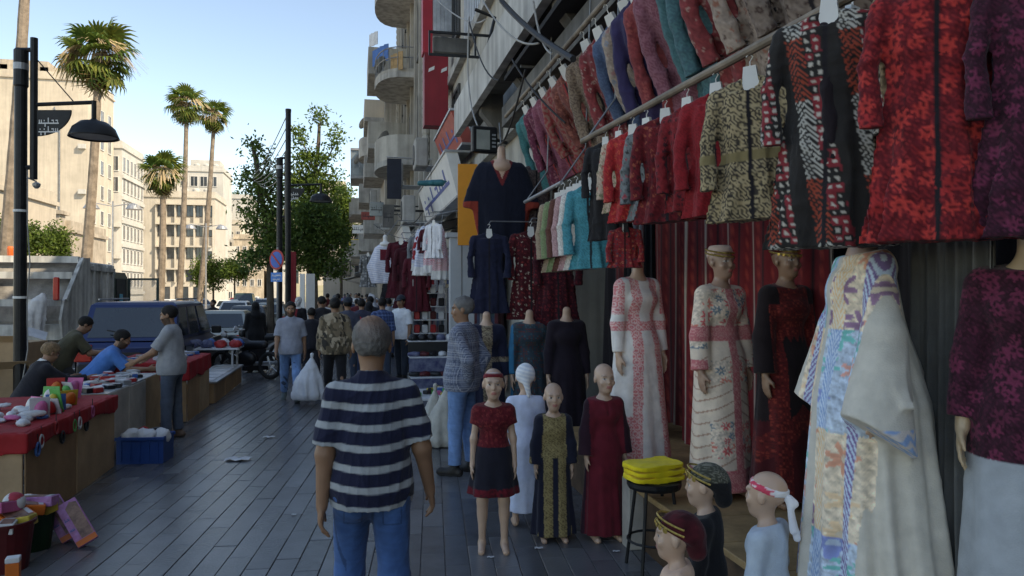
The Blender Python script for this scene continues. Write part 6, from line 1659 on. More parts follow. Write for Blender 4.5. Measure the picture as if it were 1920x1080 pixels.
for px, py, col, lab in ((1172, 440, fl((.2, .02, .025), [(.05, .05, .06), (.33, .1, .06)], .05), 'red print tunic hung over the pink gown'),):
    q = at(px, py - 30, 5.7); jacket(lab, tuple(q), -20, 'short', col, (0, 0), .5, name='hanging_tunic', cat='tunic', rod=3.5 - q.x)
# stool with folded yellow cloth
q = dpos(1226, 4.95); t = thing('black_stool', 'black metal stool holding folded yellow cloth', 'stool', q)
MB().lathe([(.17, .54), (.18, .56), (.18, .585), (.165, .592)], 20).build('seat', 'black_metal', t)
for k in range(4):
    a = R(45 + 90 * k); MB().tube([(.13 * math.cos(a), .13 * math.sin(a), .54), (.2 * math.cos(a), .2 * math.sin(a), 0)], .012, 8).build('leg', 'black_metal', t)
MB().tube([(.175 * math.cos(a), .175 * math.sin(a), .2) for a in np.linspace(0, 6.283, 25)], .008, 6).build('foot_ring', 'black_metal', t)
t = thing('folded_cloth', 'stack of folded bright yellow cloth on the stool', 'cloth', (q[0], q[1], .593), R(12))
for k in range(3):
    f = Field((-.26, -.2, -.02), (.26, .2, .07), .009); f.put((-.19 + .01 * k, -.13, 0), (.19, .13, .04), lambda x, y, z: np.maximum(np.maximum((np.abs(x / .19) ** 5 + np.abs(y / .13) ** 5) ** .2 - 1, 0) * .13 + np.abs(z - .019) - .019 + .004 * np.sin(20 * x + 9 * y), (np.abs(x / .19) ** 5 + np.abs(y / .13) ** 5) ** .2 * .13 - .13), .01)
    V, F = f.surf(); link('fold', np_mesh('fold', wrinkle(relax(V, F), F, .006, 1.4, k), F, C_((.62, .47, .015))(V)), 'fabric', t, (.008 * (k % 2), .006 * k, .038 * k), (0, 0, R(4 * (k % 3) - 4)))
o = MB().box((-.09, -.06, 0), (.12, .08, .5), bev=.006).build('white_box', mat('offwhite_board', (.5, .47, .42), .7), None, (q[0] + .05, q[1] + .42, 0)); setp(o, 'off white cardboard box standing behind the black stool', 'box')

# washing, dishes and oddments on the balconies
for i, (px, py, d, lab) in enumerate(((716, 122, 31, 'grey satellite dish on the rounded middle balcony'), (722, 262, 31, 'grey satellite dish on the lowest rounded balcony'), (683, 232, 44, 'small satellite dish on the further building'), (672, 300, 52, 'satellite dish beside the glazed balcony'))):
    q = at(px, py, d); t = thing('satellite_dish', lab, 'satellite dish', tuple(q), R(-120), 'satellite dishes')
    M = Matrix.Rotation(R(60), 4, 'X'); MB().lathe([(.03, .0), (.2, .03), (.36, .11), (.37, .11), (.2, .015), (.03, -.02)], 18, M=M).build('bowl', 'concrete', t); MB().tube([(0, 0, 0), (0, -.3, .15)], .012, 5).build('feed_arm', 'grey_metal', t); MB().tube([(0, .02, -.02), (0, .08, -.5)], .025, 6).build('mast', 'grey_metal', t)
for i, (px, py, d, m, lab) in enumerate(((718, 84, 31.5, 'plast_blue', 'blue cloth drying on the middle balcony'), (708, 90, 32.5, 'plast_blue', 'folded blue sheet at the end of the middle balcony'), (744, 98, 29, 'wood', 'brown wooden board leaning on the balcony wall'), (700, 60, 40, 'plast_white', 'white washing on the upper far balcony'))):
    mat('plast_blue', (.05, .15, .42), .4); mat('plast_white', (.62, .63, .64), .45); q = at(px, py, d); b = MB(); n = 8
    vs = [(-.45 + .9 * k / n, .04 * math.sin(k * 2.1), zz) for zz in (0, -.7) for k in range(n + 1)] + [(-.45 + .9 * k / n, .04 * math.sin(k * 2.1) + .02, zz) for zz in (0, -.7) for k in range(n + 1)]
    N_ = n + 1; fs = [(k, k + 1, N_ + k + 1, N_ + k) for k in range(n)] + [(2 * N_ + k, 3 * N_ + k, 3 * N_ + k + 1, 2 * N_ + k + 1) for k in range(n)]
    b.add(vs, fs); o = b.build('drying_cloth', m, None, tuple(q), (0, 0, R(-60))); setp(o, lab, 'cloth')
for i, (px, py, d, w_, h_, m, lab) in enumerate(((706, 392, 27, .5, .5, 'pane_pale', 'small square projecting sign over the far shops'), (690, 405, 33, .6, .35, 'coral', 'coral projecting sign among the far shops'), (672, 430, 44, .7, .5, 'white_paint', 'white projecting sign far along the shops'), (728, 405, 23, .35, .7, 'dark_conc', 'dark narrow projecting sign above the shawl form'), (664, 455, 55, .8, .5, 'plast_yellow', 'yellow sign far down the street'), (716, 425, 30, .6, .25, 'concrete', 'thin grey projecting sign by the crowd'))):
    mat('plast_yellow', (.6, .45, .06), .4); q = at(px, py, d); t = thing('small_sign', lab, 'sign', tuple(q), 0, 'projecting signs'); o = MB().box((-w_ / 2, -.05, -h_ / 2), (w_ / 2, .05, h_ / 2), bev=.01).build('panel', m, t); g = MB(); glyphs(g, -w_ * .4, w_ * .4, -h_ * .2, h_ * .25, -.051, 5, i); g.build('lettering', 'frame_dark', o); MB().box((w_ / 2 + .001, -.02, h_ * .2), (w_ / 2 + 1.4, .02, h_ * .3)).build('bracket', 'black_metal', t)

# dense goods along the mid-distance shop fronts
rq = random.Random(31)
PAL = [((.5, .5, .52), 'white'), ((.012, .012, .016), 'black'), ((.06, .008, .014), 'maroon'), ((.02, .03, .07), 'navy'), ((.25, .02, .025), 'red'), ((.3, .26, .2), 'beige'), ((.12, .13, .14), 'grey')]
SPOT = ['next to the shawl form', 'under the corrugated awning', 'beside the white pillar board', 'over the display table', 'by the rack of small bags', 'below the slanted shop sign', 'near the dark robes', 'under the air conditioner']
for k, (x, z, lab) in enumerate(((1.35, 3.15, 'outer long rail of mixed clothes along the mid shops'), (2.0, 2.6, 'inner long rail of mixed clothes along the mid shops'))):
    t = thing('clothes_rail', lab, 'clothes rail', (x, 12.6, z)); MB().tube([(0, 0, 0), (0, 17, 0)], .018, 8).build('bar', 'galv', t)
    for y in (.2, 5.5, 10.9): MB().tube([(0, y, 0), (2.6 - x, y, .3)], .014, 6).build('bracket', 'grey_metal', t)
    MB().tube([(0, 16.8, 0), (2.36 - x, 16.8, .3)], .014, 6).build('bracket', 'grey_metal', t)
for i in range(34):
    d = 13 + i * .48; X_, z = ((1.35, 3.14), (2.0, 2.59))[i % 2]; px = VPX + X_ * FPX / (cy * d); c, nm = PAL[i % 7]; kd = ('jacket', 'short', 'slim', 'coat')[(i // 2) % 4]
    q = at(px, 548, d); jacket('%s %s hung %s' % (nm, {'jacket': 'tunic', 'short': 'short top', 'slim': 'slim blouse', 'coat': 'long dress'}[kd], SPOT[(i // 4) % 8]), (q.x, q.y, z), rq.uniform(-50, 20), kd, damask(c, tuple(v * .7 for v in c), .07) if i % 3 else C_(c), (0, 0), rq.uniform(.75, .95), 'clothes hung along the shop fronts', name='hanging_clothes', cat='clothes', seed=i)

# walls of folded and hung stock behind the mid-distance rails
def stock(p):
    i, j = np.floor(p[:, 0] / .34), np.floor(p[:, 2] / .55 + .5 * (np.floor(p[:, 0] / .34) % 2)); h_ = hsh(i, j, 2)
    pal = np.array([(.012, .012, .015), (.05, .008, .012), (.02, .025, .05), (.09, .08, .07), (.22, .2, .19), (.03, .02, .02), (.1, .02, .025), (.015, .04, .05)])
    c = pal[(h_ * 8).astype(int) % 8]; e = (np.abs((p[:, 0] / .34) % 1 - .5) > .42); return np.where(e[:, None], c * .35, c * (1 + .4 * sn(p, 40, 2))[:, None])
ripple_panel('stock_display', 'dense wall of dark clothes beyond the white pillar board', 2.42, 12.4, 17.4, .15, 3.05, stock, 14, .07, cat='clothes display', sd=3)
ripple_panel('stock_display', 'dense wall of dark clothes below the slanted shop sign', 2.38, 17.6, 23.4, .15, 3.0, lambda p: stock(p + np.array([3.4, 0, 1.1])), 16, .07, cat='clothes display', sd=5)
ripple_panel('stock_display', 'dense wall of dark clothes under the balcony building', 2.1, 24.2, 38.5, .15, 2.7, lambda p: stock(p + np.array([9.1, 0, .6])), 30, .08, cat='clothes display', sd=8)
# ------------------------------------------------------------------ stalls on the left
mat('red_cloth', (.33, .012, .016), .8, 0, .15, 3); mat('glass_top', (.42, .45, .45), .25); mat('blue_crate', (.01, .055, .22), .4, 0, .1); mat('bin_red', (.09, .008, .01), .45); mat('bin_green', (.01, .05, .02), .45)
mat('plast_white', (.62, .63, .64), .45); mat('plast_orange', (.65, .15, .02), .4); mat('plast_pink', (.55, .12, .28), .4); mat('plast_green', (.1, .42, .1), .4); mat('plast_yellow', (.6, .45, .06), .4); mat('plast_black', (.015, .015, .017), .4); mat('plast_blue', (.05, .15, .42), .4); mat('plast_red', (.42, .03, .03), .4); mat('print_lilac', (.42, .20, .44), .4, 0, .25, 20, col2=(.35, .12, .25)); mat('print_face', (.33, .2, .14), .4, 0, .4, 14, col2=(.1, .05, .05)); mat('book_dark', (.03, .03, .05), .4, 0, .5, 12, col2=(.2, .15, .12))
GC = ['plast_white', 'plast_orange', 'plast_pink', 'plast_green', 'plast_yellow', 'plast_black', 'plast_blue', 'plast_red']
def board(name, m, a, b, parent, bev=.004): return MB().box(a, b, bev=bev).build(name, m, parent)
def table(label, x0, x1, y0, y1, z, fronts, sides, top='cardboard', name='stall_table', cloth=None):
    """boxed-in stall: legs, a top board, cardboard sheets on the front (-y) and pavement (+x) faces"""
    t = thing(name, label, 'stall', (x0, y0, 0)); W, D = x1 - x0, y1 - y0
    board('top', top, (0, 0, z - .03), (W, D, z), t)
    for x in (.03, W - .08):
        for y in (.03, D - .08): board('leg', 'wood_dark', (x, y, 0), (x + .05, y + .05, z - .031), t)
    n = len(fronts)
    for i, m in enumerate(fronts): board('front_panel', m, (W * i / n + .004, -.012, .015), (W * (i + 1) / n - .004, -.001, z - .005 - .01 * (i % 2)), t)
    n = len(sides)
    for i, m in enumerate(sides): board('side_panel', m, (W + .001 + .004 * (i % 2), D * i / n + .004, .01), (W + .013 + .004 * (i % 2), D * (i + 1) / n - .004, z - .005 - .01 * (i % 2)), t)
    if cloth:
        f = Field((-.1, -.12, z - .35), (W + .12, D + .1, z + .05), .014)
        dz = cloth
        f.put((-.04, -.05, z - dz), (W + .05, D + .04, z + .02), lambda x, y, z_: np.maximum(np.maximum(np.maximum(-.03 - x, x - W - .048 + .007 * np.sin(y * 14)), np.maximum(-.05 + .007 * np.sin(x * 16) - y, y - D - .02)), np.maximum(z_ - z - .014, z - dz + .022 * np.sin(x * 5 + y * 6) + .01 * np.sin(x * 13 - y * 11) - z_)), .0)
        f.put((0, 0, z - .4), (W, D, z - .01), lambda x, y, z_: np.maximum(np.maximum(-.02 - x, x - W - .02), np.maximum(np.maximum(-.025 - y, y - D), z_ - z - .003)), 0, sub=True)
        V, F = f.surf(); link('table_cloth', np_mesh('cloth', wrinkle(relax(V, F), F, .008, .8), F), 'red_cloth', t)
    return t
table('cardboard boxed stall with red cloth and heaps of white socks', -3.5, -2.47, 6.35, 8.5, .745, ['cardboard2', 'cardboard', 'cardboard2'], ['cardboard', 'cardboard2'], cloth=.13)
table('stall boxed with white and brown board under a glass top', -3.2, -2.55, 8.62, 10.7, .76, ['cardboard'], ['offwhite_board', 'offwhite_board', 'cardboard2'], top='glass_top')
table('cardboard stall under a bright red cloth behind the standing vendor', -3.35, -2.3, 11.2, 12.75, .84, ['cardboard2', 'cardboard'], ['cardboard', 'cardboard2'], cloth=.24)
t = thing('low_bench', 'low grey topped bench with cardboard sides along the pavement', 'bench', (-2.75, 12.95, 0))
board('top', 'galv', (0, 0, .34), (.55, 3.0, .37), t)
for k in range(3): board('side_panel', 'cardboard', (.50, .05 + k * .98, .01), (.515, .98 + k * .98, .339), t)
board('front_panel', 'cardboard', (.02, .02, .01), (.5, .035, .339), t)
for k in range(5): board('newspaper', 'plast_white', (.04, .1 + k * .55, .3705), (.46, .5 + k * .55, .378), t, 0)
t = thing('folding_table', 'white folding table with dark goods beyond the benches', 'table', (-3.7, 15.2, 0))
board('top', 'plast_white', (0, 0, .72), (1.5, .8, .75), t)
for x in (.1, 1.36):
    for y in (.08, .68): board('leg', 'galv', (x, y, 0), (x + .04, y + .04, .719), t)
b = 0
rg = random.Random(21)
LABN = {'plast_white': 'white', 'plast_orange': 'orange', 'plast_pink': 'pink', 'plast_green': 'green', 'plast_yellow': 'yellow', 'plast_black': 'black', 'plast_blue': 'blue', 'plast_red': 'red'}
def lump(name, label, cat, loc, r, m, sd=0, flat=.6, group=None, h=None):
    h = h or max(r) / 9
    f = Field((-r[0] * 1.4, -r[1] * 1.4, -.01), (r[0] * 1.4, r[1] * 1.4, r[2] * 2.3), h); q = random.Random(sd)
    f.ell((0, 0, r[2] * .6), r, r[2] * .4, cuts=(((0, 0, 0), (0, 0, -1)),))
    for _ in range(4): f.ell((q.uniform(-.6, .6) * r[0], q.uniform(-.6, .6) * r[1], r[2] * q.uniform(.5, 1.1)), (r[0] * .5, r[1] * .5, r[2] * .5), r[2] * .4, cuts=(((0, 0, 0), (0, 0, -1)),))
    V, F = f.surf(); V = wrinkle(relax(V, F), F, min(r) * .22, .6 / max(r) * .25, sd); V[:, 2] = np.maximum(V[:, 2], 0)
    o = link(name, np_mesh(name, V, F), m, None, loc, (0, 0, q.uniform(0, 6))); return setp(o, label, cat, group)
# socks, bundled
for i in range(52):
    x, y = rg.uniform(-3.45, -2.58), rg.uniform(6.42, 7.6); m = rg.choice(['plast_white'] * 5 + ['plast_pink', 'plast_blue', 'goods_grey'] if 'goods_grey' in MATS else ['plast_white'] * 6 + ['plast_pink', 'plast_blue'])
    lump('sock_bundle', LABN[m] + (' crumpled sock bundle on top of the heap on the red cloth' if i % 3 == 2 else ' crumpled sock bundle lying flat on the red cloth'), 'socks', (x, y, .758 + .035 * (i % 3 == 2)), (rg.uniform(.05, .1), rg.uniform(.035, .055), rg.uniform(.022, .04)), m, i, group='sock bundles on the red cloth')
# toys and hanging trinkets at the table end
def carded_toy(label, loc, rz, card, blob_, hgt=.26):
    t = thing('carded_toy', label, 'toy', loc, R(rz), 'toys on the cardboard stall')
    MB().box((-.08, -.004, 0), (.08, .004, hgt), bev=.003).build('card', card, t)
    f = Field((-.09, -.08, .02), (.09, .02, hgt), .012); f.ell((0, -.025, hgt * .42), (.055, .035, .07), .02); f.ell((.01, -.03, hgt * .68), (.035, .03, .035), .02); V, F = f.surf(); link('toy_figure', np_mesh('toy', relax(V, F), F), blob_, t); return t
TOY = [(60, 775, 'plast_pink', 'plast_white'), (95, 760, 'plast_green', 'plast_white'), (112, 745, 'plast_red', 'plast_orange'), (128, 760, 'plast_yellow', 'plast_orange'), (140, 745, 'plast_white', 'plast_green'), (154, 740, 'plast_pink', 'plast_pink'), (105, 770, 'plast_blue', 'plast_white'), (75, 785, 'plast_white', 'plast_pink'), (148, 770, 'plast_green', 'plast_yellow'), (122, 775, 'plast_white', 'plast_red')]
for i, (px, py, a, b) in enumerate(TOY):
    q = at(px, py, gd(py, .76)); q.x = max(-3.4, min(q.x, -2.6))
    carded_toy('%s toy on a %s card among the stall toys' % (LABN[b], LABN[a]), (q.x, min(q.y, 8.3), .76), -40 + 27 * (i % 4), a, b, .15 + .03 * (i % 3)).rotation_euler[0] = R(-16 + 9 * (i % 5))
for i, (px, m) in enumerate(((60, 'plast_blue'), (78, 'plast_white'), (106, 'plast_red'), (118, 'plast_black'), (140, 'plast_green'), (174, 'plast_pink'), (163, 'plast_black'), (150, 'plast_white'))):
    x = -2.43; d = dX(px, x); q = at(px, 548, d); z = .60 + .05 * (i % 3); q.y = max(6.5, min(q.y, 8.4))
    t = thing('hanging_trinket', LABN[m] + ' trinket dangling from the edge of the sock stall', 'trinket', (x, q.y, z), R(90), 'trinkets hung on the stall edge')
    MB().tube([(.0, 0, .12), (.0, 0, .05)], .004, 5).build('string', 'wire', t)
    MB().tube([(.035 * math.cos(a), 0, .035 * math.sin(a) * 1.4) for a in np.linspace(0, 6.283, 17)], .011, 6).build('ring', m, t)
# small wares on the glass top and on the red table
for i in range(104):
    k = i < 66
    x, y = (rg.uniform(-3.12, -2.62), rg.uniform(8.7, 10.6)) if k else (rg.uniform(-3.25, -2.4), rg.uniform(11.3, 12.65)); z = .7605 if k else .856
    m = rg.choice(['plast_white', 'plast_white', 'plast_black', 'galv', 'plast_blue', 'plast_red', 'galv']); s = rg.uniform(.04, .09)
    t = thing('boxed_ware', ('%s small box among the wares on the ' % {'galv': 'silver'}.get(m, LABN.get(m, 'grey'))) + ('glass topped stall' if k else 'red cloth table'), 'box', (x, y, z), rg.uniform(0, 3), 'small wares on the stalls')
    MB().box((-s, -s * .6, 0), (s, s * .6, s * .6), bev=.006).build('carton', m, t); MB().box((-s * .8, -s * .45, s * .601), (s * .8, s * .45, s * .63)).build('cover', rg.choice(['plast_white', 'plast_black', 'galv']), t)
# blue crate with clothes
q = on_ground(268, 868); t = thing('blue_crate', 'blue plastic crate beside the vendor with crumpled clothes', 'crate', (q.x, q.y + .12, 0), R(-6))
b = MB()
for a, c in (((-.24, -.16, .0), (.24, .16, .02)), ((-.24, -.16, .0201), (.24, -.145, .28)), ((-.24, .145, .0201), (.24, .16, .28)), ((-.24, -.1449, .0201), (-.225, .1449, .28)), ((.225, -.1449, .0201), (.24, .1449, .28))): b.box(a, c)
b.build('tub', 'blue_crate', t)
for sg in (-1, 1): MB().box((-.255, sg * .17 - .012, .25), (.255, sg * .17 + .012, .285), bev=.004).build('rim', 'blue_crate', t)
for k in range(5): MB().box((-.2 + k * .095, -.168, .03), (-.185 + k * .095, -.1605, .248)).build('rib', 'blue_crate', t)
for i, (dx, dy, m, nm) in enumerate(((-.14, 0, 'plast_white', 'white'), (.02, -.04, 'plast_white', 'white'), (.1, .05, 'plast_black', 'black'), (.17, -.02, 'plast_white', 'pale'), (-.04, .08, 'red_cloth', 'red'))):
    lump('crumpled_cloth', ['large white crumpled cloth at the end of the blue crate', 'white crumpled cloth in the middle of the blue crate', 'black crumpled cloth in the blue crate', 'pale crumpled cloth bulging over the blue crate', 'red crumpled cloth at the back of the blue crate'][i], 'cloth', (q.x + dx, q.y + .12 + dy, .2), (.11, .09, .1), m, 70 + i)
# tubs of toys close to us
def tub(label, loc, r, h, m):
    t = thing('plastic_tub', label, 'tub', loc)
    MB().lathe([(r * .82, 0), (r, h), (r * 1.06, h), (r * 1.06, h + .02), (r * .97, h + .02), (r * .8, .02)], 24, sy_=.85).build('tub', m, t, smooth='auto')
    return t
qa = at(2, 548, 4.95); qb = at(64, 548, 5.35)
tub('dark red plastic tub of toys beside the green one', (qa.x, qa.y, 0), .2, .3, 'bin_red'); tub('dark green plastic tub of toys beside the red one', (qb.x - .02, qb.y, 0), .16, .27, 'bin_green')
q = at(28, 936, 5.1); t = thing('toy_ball', 'toy ball with white, green and red patches on the tub', 'ball', (q.x, q.y, q.z - .02))
f = Field((-.1,) * 3, (.1,) * 3, .007); f.ell((0, 0, 0), (.07, .07, .07), 0); V, F = f.surf()
c = np.tile(np.array([.6, .6, .6]), (len(V), 1)); a = np.floor((np.arctan2(V[:, 2], V[:, 0]) + 3.1416) / 6.2832 * 5); c[a == 1] = (.05, .4, .1); c[a == 3] = (.4, .03, .05); c[a == 0] = (.25, .2, .5)
link('shell', np_mesh('ball', V, F, c), 'goods', t)
for i, (px, py, d, m, a) in enumerate(((70, 938, 5.3, 'print_lilac', .12), (52, 950, 5.2, 'plast_orange', .1), (30, 968, 5.05, 'plast_orange', .1), (8, 950, 5.0, 'plast_pink', .1), (15, 985, 4.9, 'plast_white', .08), (62, 935, 5.4, 'plast_white', .08), (85, 950, 5.35, 'plast_yellow', .08), (40, 985, 5.0, 'plast_yellow', .09))):
    q = at(px, py, d); t = thing('toy_box', '%s toy box piled on the plastic tubs' % {'print_lilac': 'lilac'}.get(m, LABN.get(m, '')), 'toy box', (q.x, q.y, max(q.z - .04, .26)), R(25 * i), 'toy boxes piled on the tubs')
    t.rotation_euler = (R(12 * (i % 3) - 8), R(10 * (i % 2)), R(25 * i))
    MB().box((-a, -a * .6, 0), (a, a * .6, .07), bev=.005).build('carton', m, t); MB().box((-a * .8, -a * .45, .0705), (a * .5, a * .4, .074)).build('window_film', 'print_face', t); MB().box((a * .55, -a * .4, .0705), (a * .85, a * .4, .073)).build('label', 'plast_white', t)
for i, (px, py) in enumerate(((138, 1014), (168, 1022))):
    q = on_ground(px, py); t = thing('doll_box', ['lilac boxed doll leaning against the green tub', 'lilac boxed doll in front of the other doll box'][i], 'toy box', (q.x, q.y, .02), 0)
    t.rotation_euler = (R(-24), R(-26), R(24))
    MB().box((-.07, -.03, 0), (.07, .03, .34), bev=.004).build('carton', 'print_lilac', t)
    MB().prism([(-.02, .05), (.062, .05), (.062, .31), (.02, .325), (-.02, .29)], 'y', -.034, -.0305).build('window_film', 'print_face', t)
    g = MB(); glyphs(g, -.062, -.028, .12, .15, -.031, 2, 3); glyphs(g, -.062, -.028, .2, .23, -.031, 2, 6); g.build('lettering', 'plast_blue', t); MB().box((-.068, -.0345, .005), (.068, -.0305, .045)).build('orange_strip', 'plast_orange', t)
q = at(13, 910, 5.9); t = thing('picture_book', 'dark picture book propped against the cardboard stall', 'book', (q.x, q.y, q.z - .12), R(10)); t.rotation_euler = (R(-14), 0, R(10))
MB().box((-.1, -.015, 0), (.1, .015, .24), bev=.003).build('cover', 'book_dark', t); MB().box((-.095, -.012, .2405), (.095, .012, .244)).build('pages', 'plast_white', t)
q = on_ground(56, 1150); t = thing('orange_box', 'orange and white upright carton standing on the paving', 'box', (q.x - .12, q.y + .1, 0), R(12)); MB().box((-.035, -.03, 0), (.035, .03, .27), bev=.003).build('carton', 'plast_orange', t); MB().box((-.036, -.031, .2705), (.036, .031, .30), bev=.003).build('lid', 'plast_white', t)
# boxes stacked at the lamp post
for i, (px, py, d, s, lab) in enumerate(((20, 640, 10.2, .36, 'brown carton leaning in the pile behind the lamp post'), (62, 650, 10.6, .3, 'torn brown carton beside the lamp post'), (-10, 690, 9.6, .4, 'large brown carton under the leaning one'), (40, 700, 10.3, .34, 'low brown carton behind the capped vendor'))):
    q = at(px, py, d); t = thing('carton', lab, 'box', (q.x, q.y, 0), R(15 * i - 10)); zt = max(q.z, .3)
    MB().box((-s, -s * .7, 0), (s, s * .7, zt), bev=.008).build('box', 'cardboard' if i % 2 else 'cardboard2', t)
    for sg in (-1, 1): MB().prism([(0, 0), (s * 1.9, 0), (s * 1.9, .004), (0, .004)], 'y', -s * .4, s * .0, Matrix.Translation((-s * .95, sg * s * .7, zt)) @ Matrix.Rotation(R(sg * 40), 4, 'X')).build('flap', 'cardboard2', t)
q = at(66, 625, 10.0); o = MB().box((-.14, -.1, 0), (.14, .1, .006)).build('paper_sheet', 'plast_white', None, tuple(q), (R(30), R(20), .4)); setp(o, 'white paper sheet on top of the cartons', 'paper')
# litter
for i, (px, py, s, lab) in enumerate(((447, 862, .13, 'crumpled white paper sheet lying on the paving'), (505, 820, .07, 'small scrap of paper on the paving near the crate'), (552, 965, .02, 'tiny white scrap by the striped man'), (920, 1045, .025, 'white scrap at the feet of the girl mannequin'), (1010, 1028, .03, 'white scrap between the child mannequins'), (1155, 1034, .025, 'white scrap by the maroon gown'))):
    q = on_ground(px, py); b = MB(); n = 5
    vs = [(s * (i_ / 2 - 1), s * .6 * (j_ / 2 - 1) + .1 * s * math.sin(i_ * 2), .006 + .14 * s * abs(math.sin(i_ * 1.7 + j_ * 2.3))) for i_ in range(n) for j_ in range(n)]
    b.add(vs, [(i_ * n + j_, (i_ + 1) * n + j_, (i_ + 1) * n + j_ + 1, i_ * n + j_ + 1) for i_ in range(n - 1) for j_ in range(n - 1)]); o = b.build('paper_scrap', 'plast_white', None, (q.x, q.y, 0), (0, 0, R(-10))); setp(o, lab, 'paper', 'paper scraps on the paving')

# ------------------------------------------------------------------ goods on the right beyond the shop
t = thing('display_table', 'blue clothed display table stacked with caps and folded clothes', 'stall', (.95, 13.0, 0))
for k, z in enumerate((.35, .68, .95)):
    board('shelf', 'plast_white', (0, .28 * k, z - .02), (1.4, .28 * k + .5, z), t)
    MB().box((-.01, .28 * k - .02, z - .26), (1.41, .28 * k - .002, z - .021)).build('shelf_cloth', mat('navy_cloth', (.03, .035, .10), .85, 0, .3, 9, col2=(.2, .22, .3)) if k < 2 else 'plast_black', t)
for x in (.02, 1.33):
    for y in (.3, 1.0): board('leg', 'galv', (x, y, 0), (x + .04, y + .04, .33), t)
rg = random.Random(4)
for i in range(22):
    k = i % 3; x = 1.05 + (i // 3) * .17; y = 13.0 + .28 * k + .22; z = (.351, .681, .951)[k]
    m = rg.choice(['plast_black', 'plast_black', 'navy_cloth', 'bin_red', 'plast_white']); nm = {'plast_black': 'black', 'navy_cloth': 'navy', 'bin_red': 'maroon', 'plast_white': 'white'}[m]
    if k == 2:
        t = thing('baseball_cap', nm + ' cap on the top shelf of the blue display table', 'cap', (x, y, z), 0, 'caps on the display table')
        MB().lathe([(.095, 0), (.09, .05), (.065, .095), (.02, .115)], 14).build('crown', m, t, smooth=True); MB().prism([(-.07, -.08), (.07, -.08), (.05, -.17), (-.05, -.17)], 'z', .004, .012).build('peak', m, t)
    else: lump('folded_clothes', nm + ' folded clothes on the lower shelves of the display table', 'clothes', (x, y, z), (.085, .13, .055), m, i, group='folded clothes on the display table')
def sack(label, loc, w, h, m, sd, rz=0, hook=False):
    f = Field((-w * 1.5, -w * 1.3, -.01), (w * 1.5, w * 1.3, h * 1.1), w / 11)
    f.prof([0, h * .12, h * .5, h * .8, h], [w * .85, w, w * .8, w * .4, w * .12], [w * .6, w * .75, w * .6, w * .35, w * .1], [0, 0, 0, .08 * w, .15 * w], 0, 9, .13, sd, .02)
    V, F = f.surf(); V = wrinkle(relax(V, F), F, w * .05, .25 / w, sd)
    t = thing('sack', label, 'bag', loc, R(rz)); link('bag', np_mesh('sack', V, F), m, t); f2 = Field((-.1, -.1, h - .1), (.2, .1, h + .12), .01); f2.cap((.15 * w, 0, h - .03), (.16 * w, 0, h + .05), .018, .03, .01); V, F = f2.surf(); link('tied_neck', np_mesh('neck', V, F), m, t); return t
mat('bag_white', (.62, .64, .68), .5, 0, .1, 5); mat('sack_cream', (.5, .48, .42), .75, 0, .15, 6)
sack('large cream woven sack standing behind the man in plaid', dpos(832, 8.9), .24, .68, 'sack_cream', 1); sack('smaller pale sack beside the large cream one', dpos(812, 9.3), .18, .62, 'sack_cream', 2)
t = thing('low_stall', 'low table of small bright goods behind the striped man', 'stall', dpos(798, 10.2)); board('top', 'plast_white', (-.4, -.5, .42), (.4, .5, .45), t)
for x in (-.37, .33):
    for y in (-.45, .41): board('leg', 'galv', (x, y, 0), (x + .04, y + .04, .419), t)
for i in range(18):
    q = dpos(798, 10.2); m = rg.choice(GC); s = rg.uniform(.04, .08); o = MB().box((-s, -s * .6, 0), (s, s * .6, .05), bev=.006).build('packet', m, None, (q[0] + rg.uniform(-.33, .33), q[1] + rg.uniform(-.42, .42), .4505), (0, 0, rg.uniform(0, 3))); setp(o, LABN[m] + ' packet on the low table behind the striped man', 'packet', 'packets on the low table')
q = at(866, 600, 12.2); t = thing('white_pillar', 'white painted pillar board below the orange panel', 'pillar', (q.x, q.y, 0)); MB().box((-.2, -.05, 0), (.2, .12, 2.72), bev=.006).build('board', mat('pillar_white', (.40, .43, .46), .6, 0, .1, 1.5), t); MB().box((-.02, -.056, .1), (.0, -.051, 2.6)).build('seam', 'grey_metal', t); MB().box((-.26, -.08, 2.722), (.26, .15, 2.8)).build('cap', 'pillar_white', t)
q = at(878, 460, 11.4); t = thing('orange_sign', 'plain orange sign panel jutting from the wall beside the poncho', 'sign', (q.x, q.y, q.z), R(-8)); MB().box((-.16, -.03, 0), (.14, .03, 1.24), bev=.004).build('panel', 'orange_board', t); MB().box((.1405, -.02, .5), (.9, .02, .56)).build('bracket', 'black_metal', t)
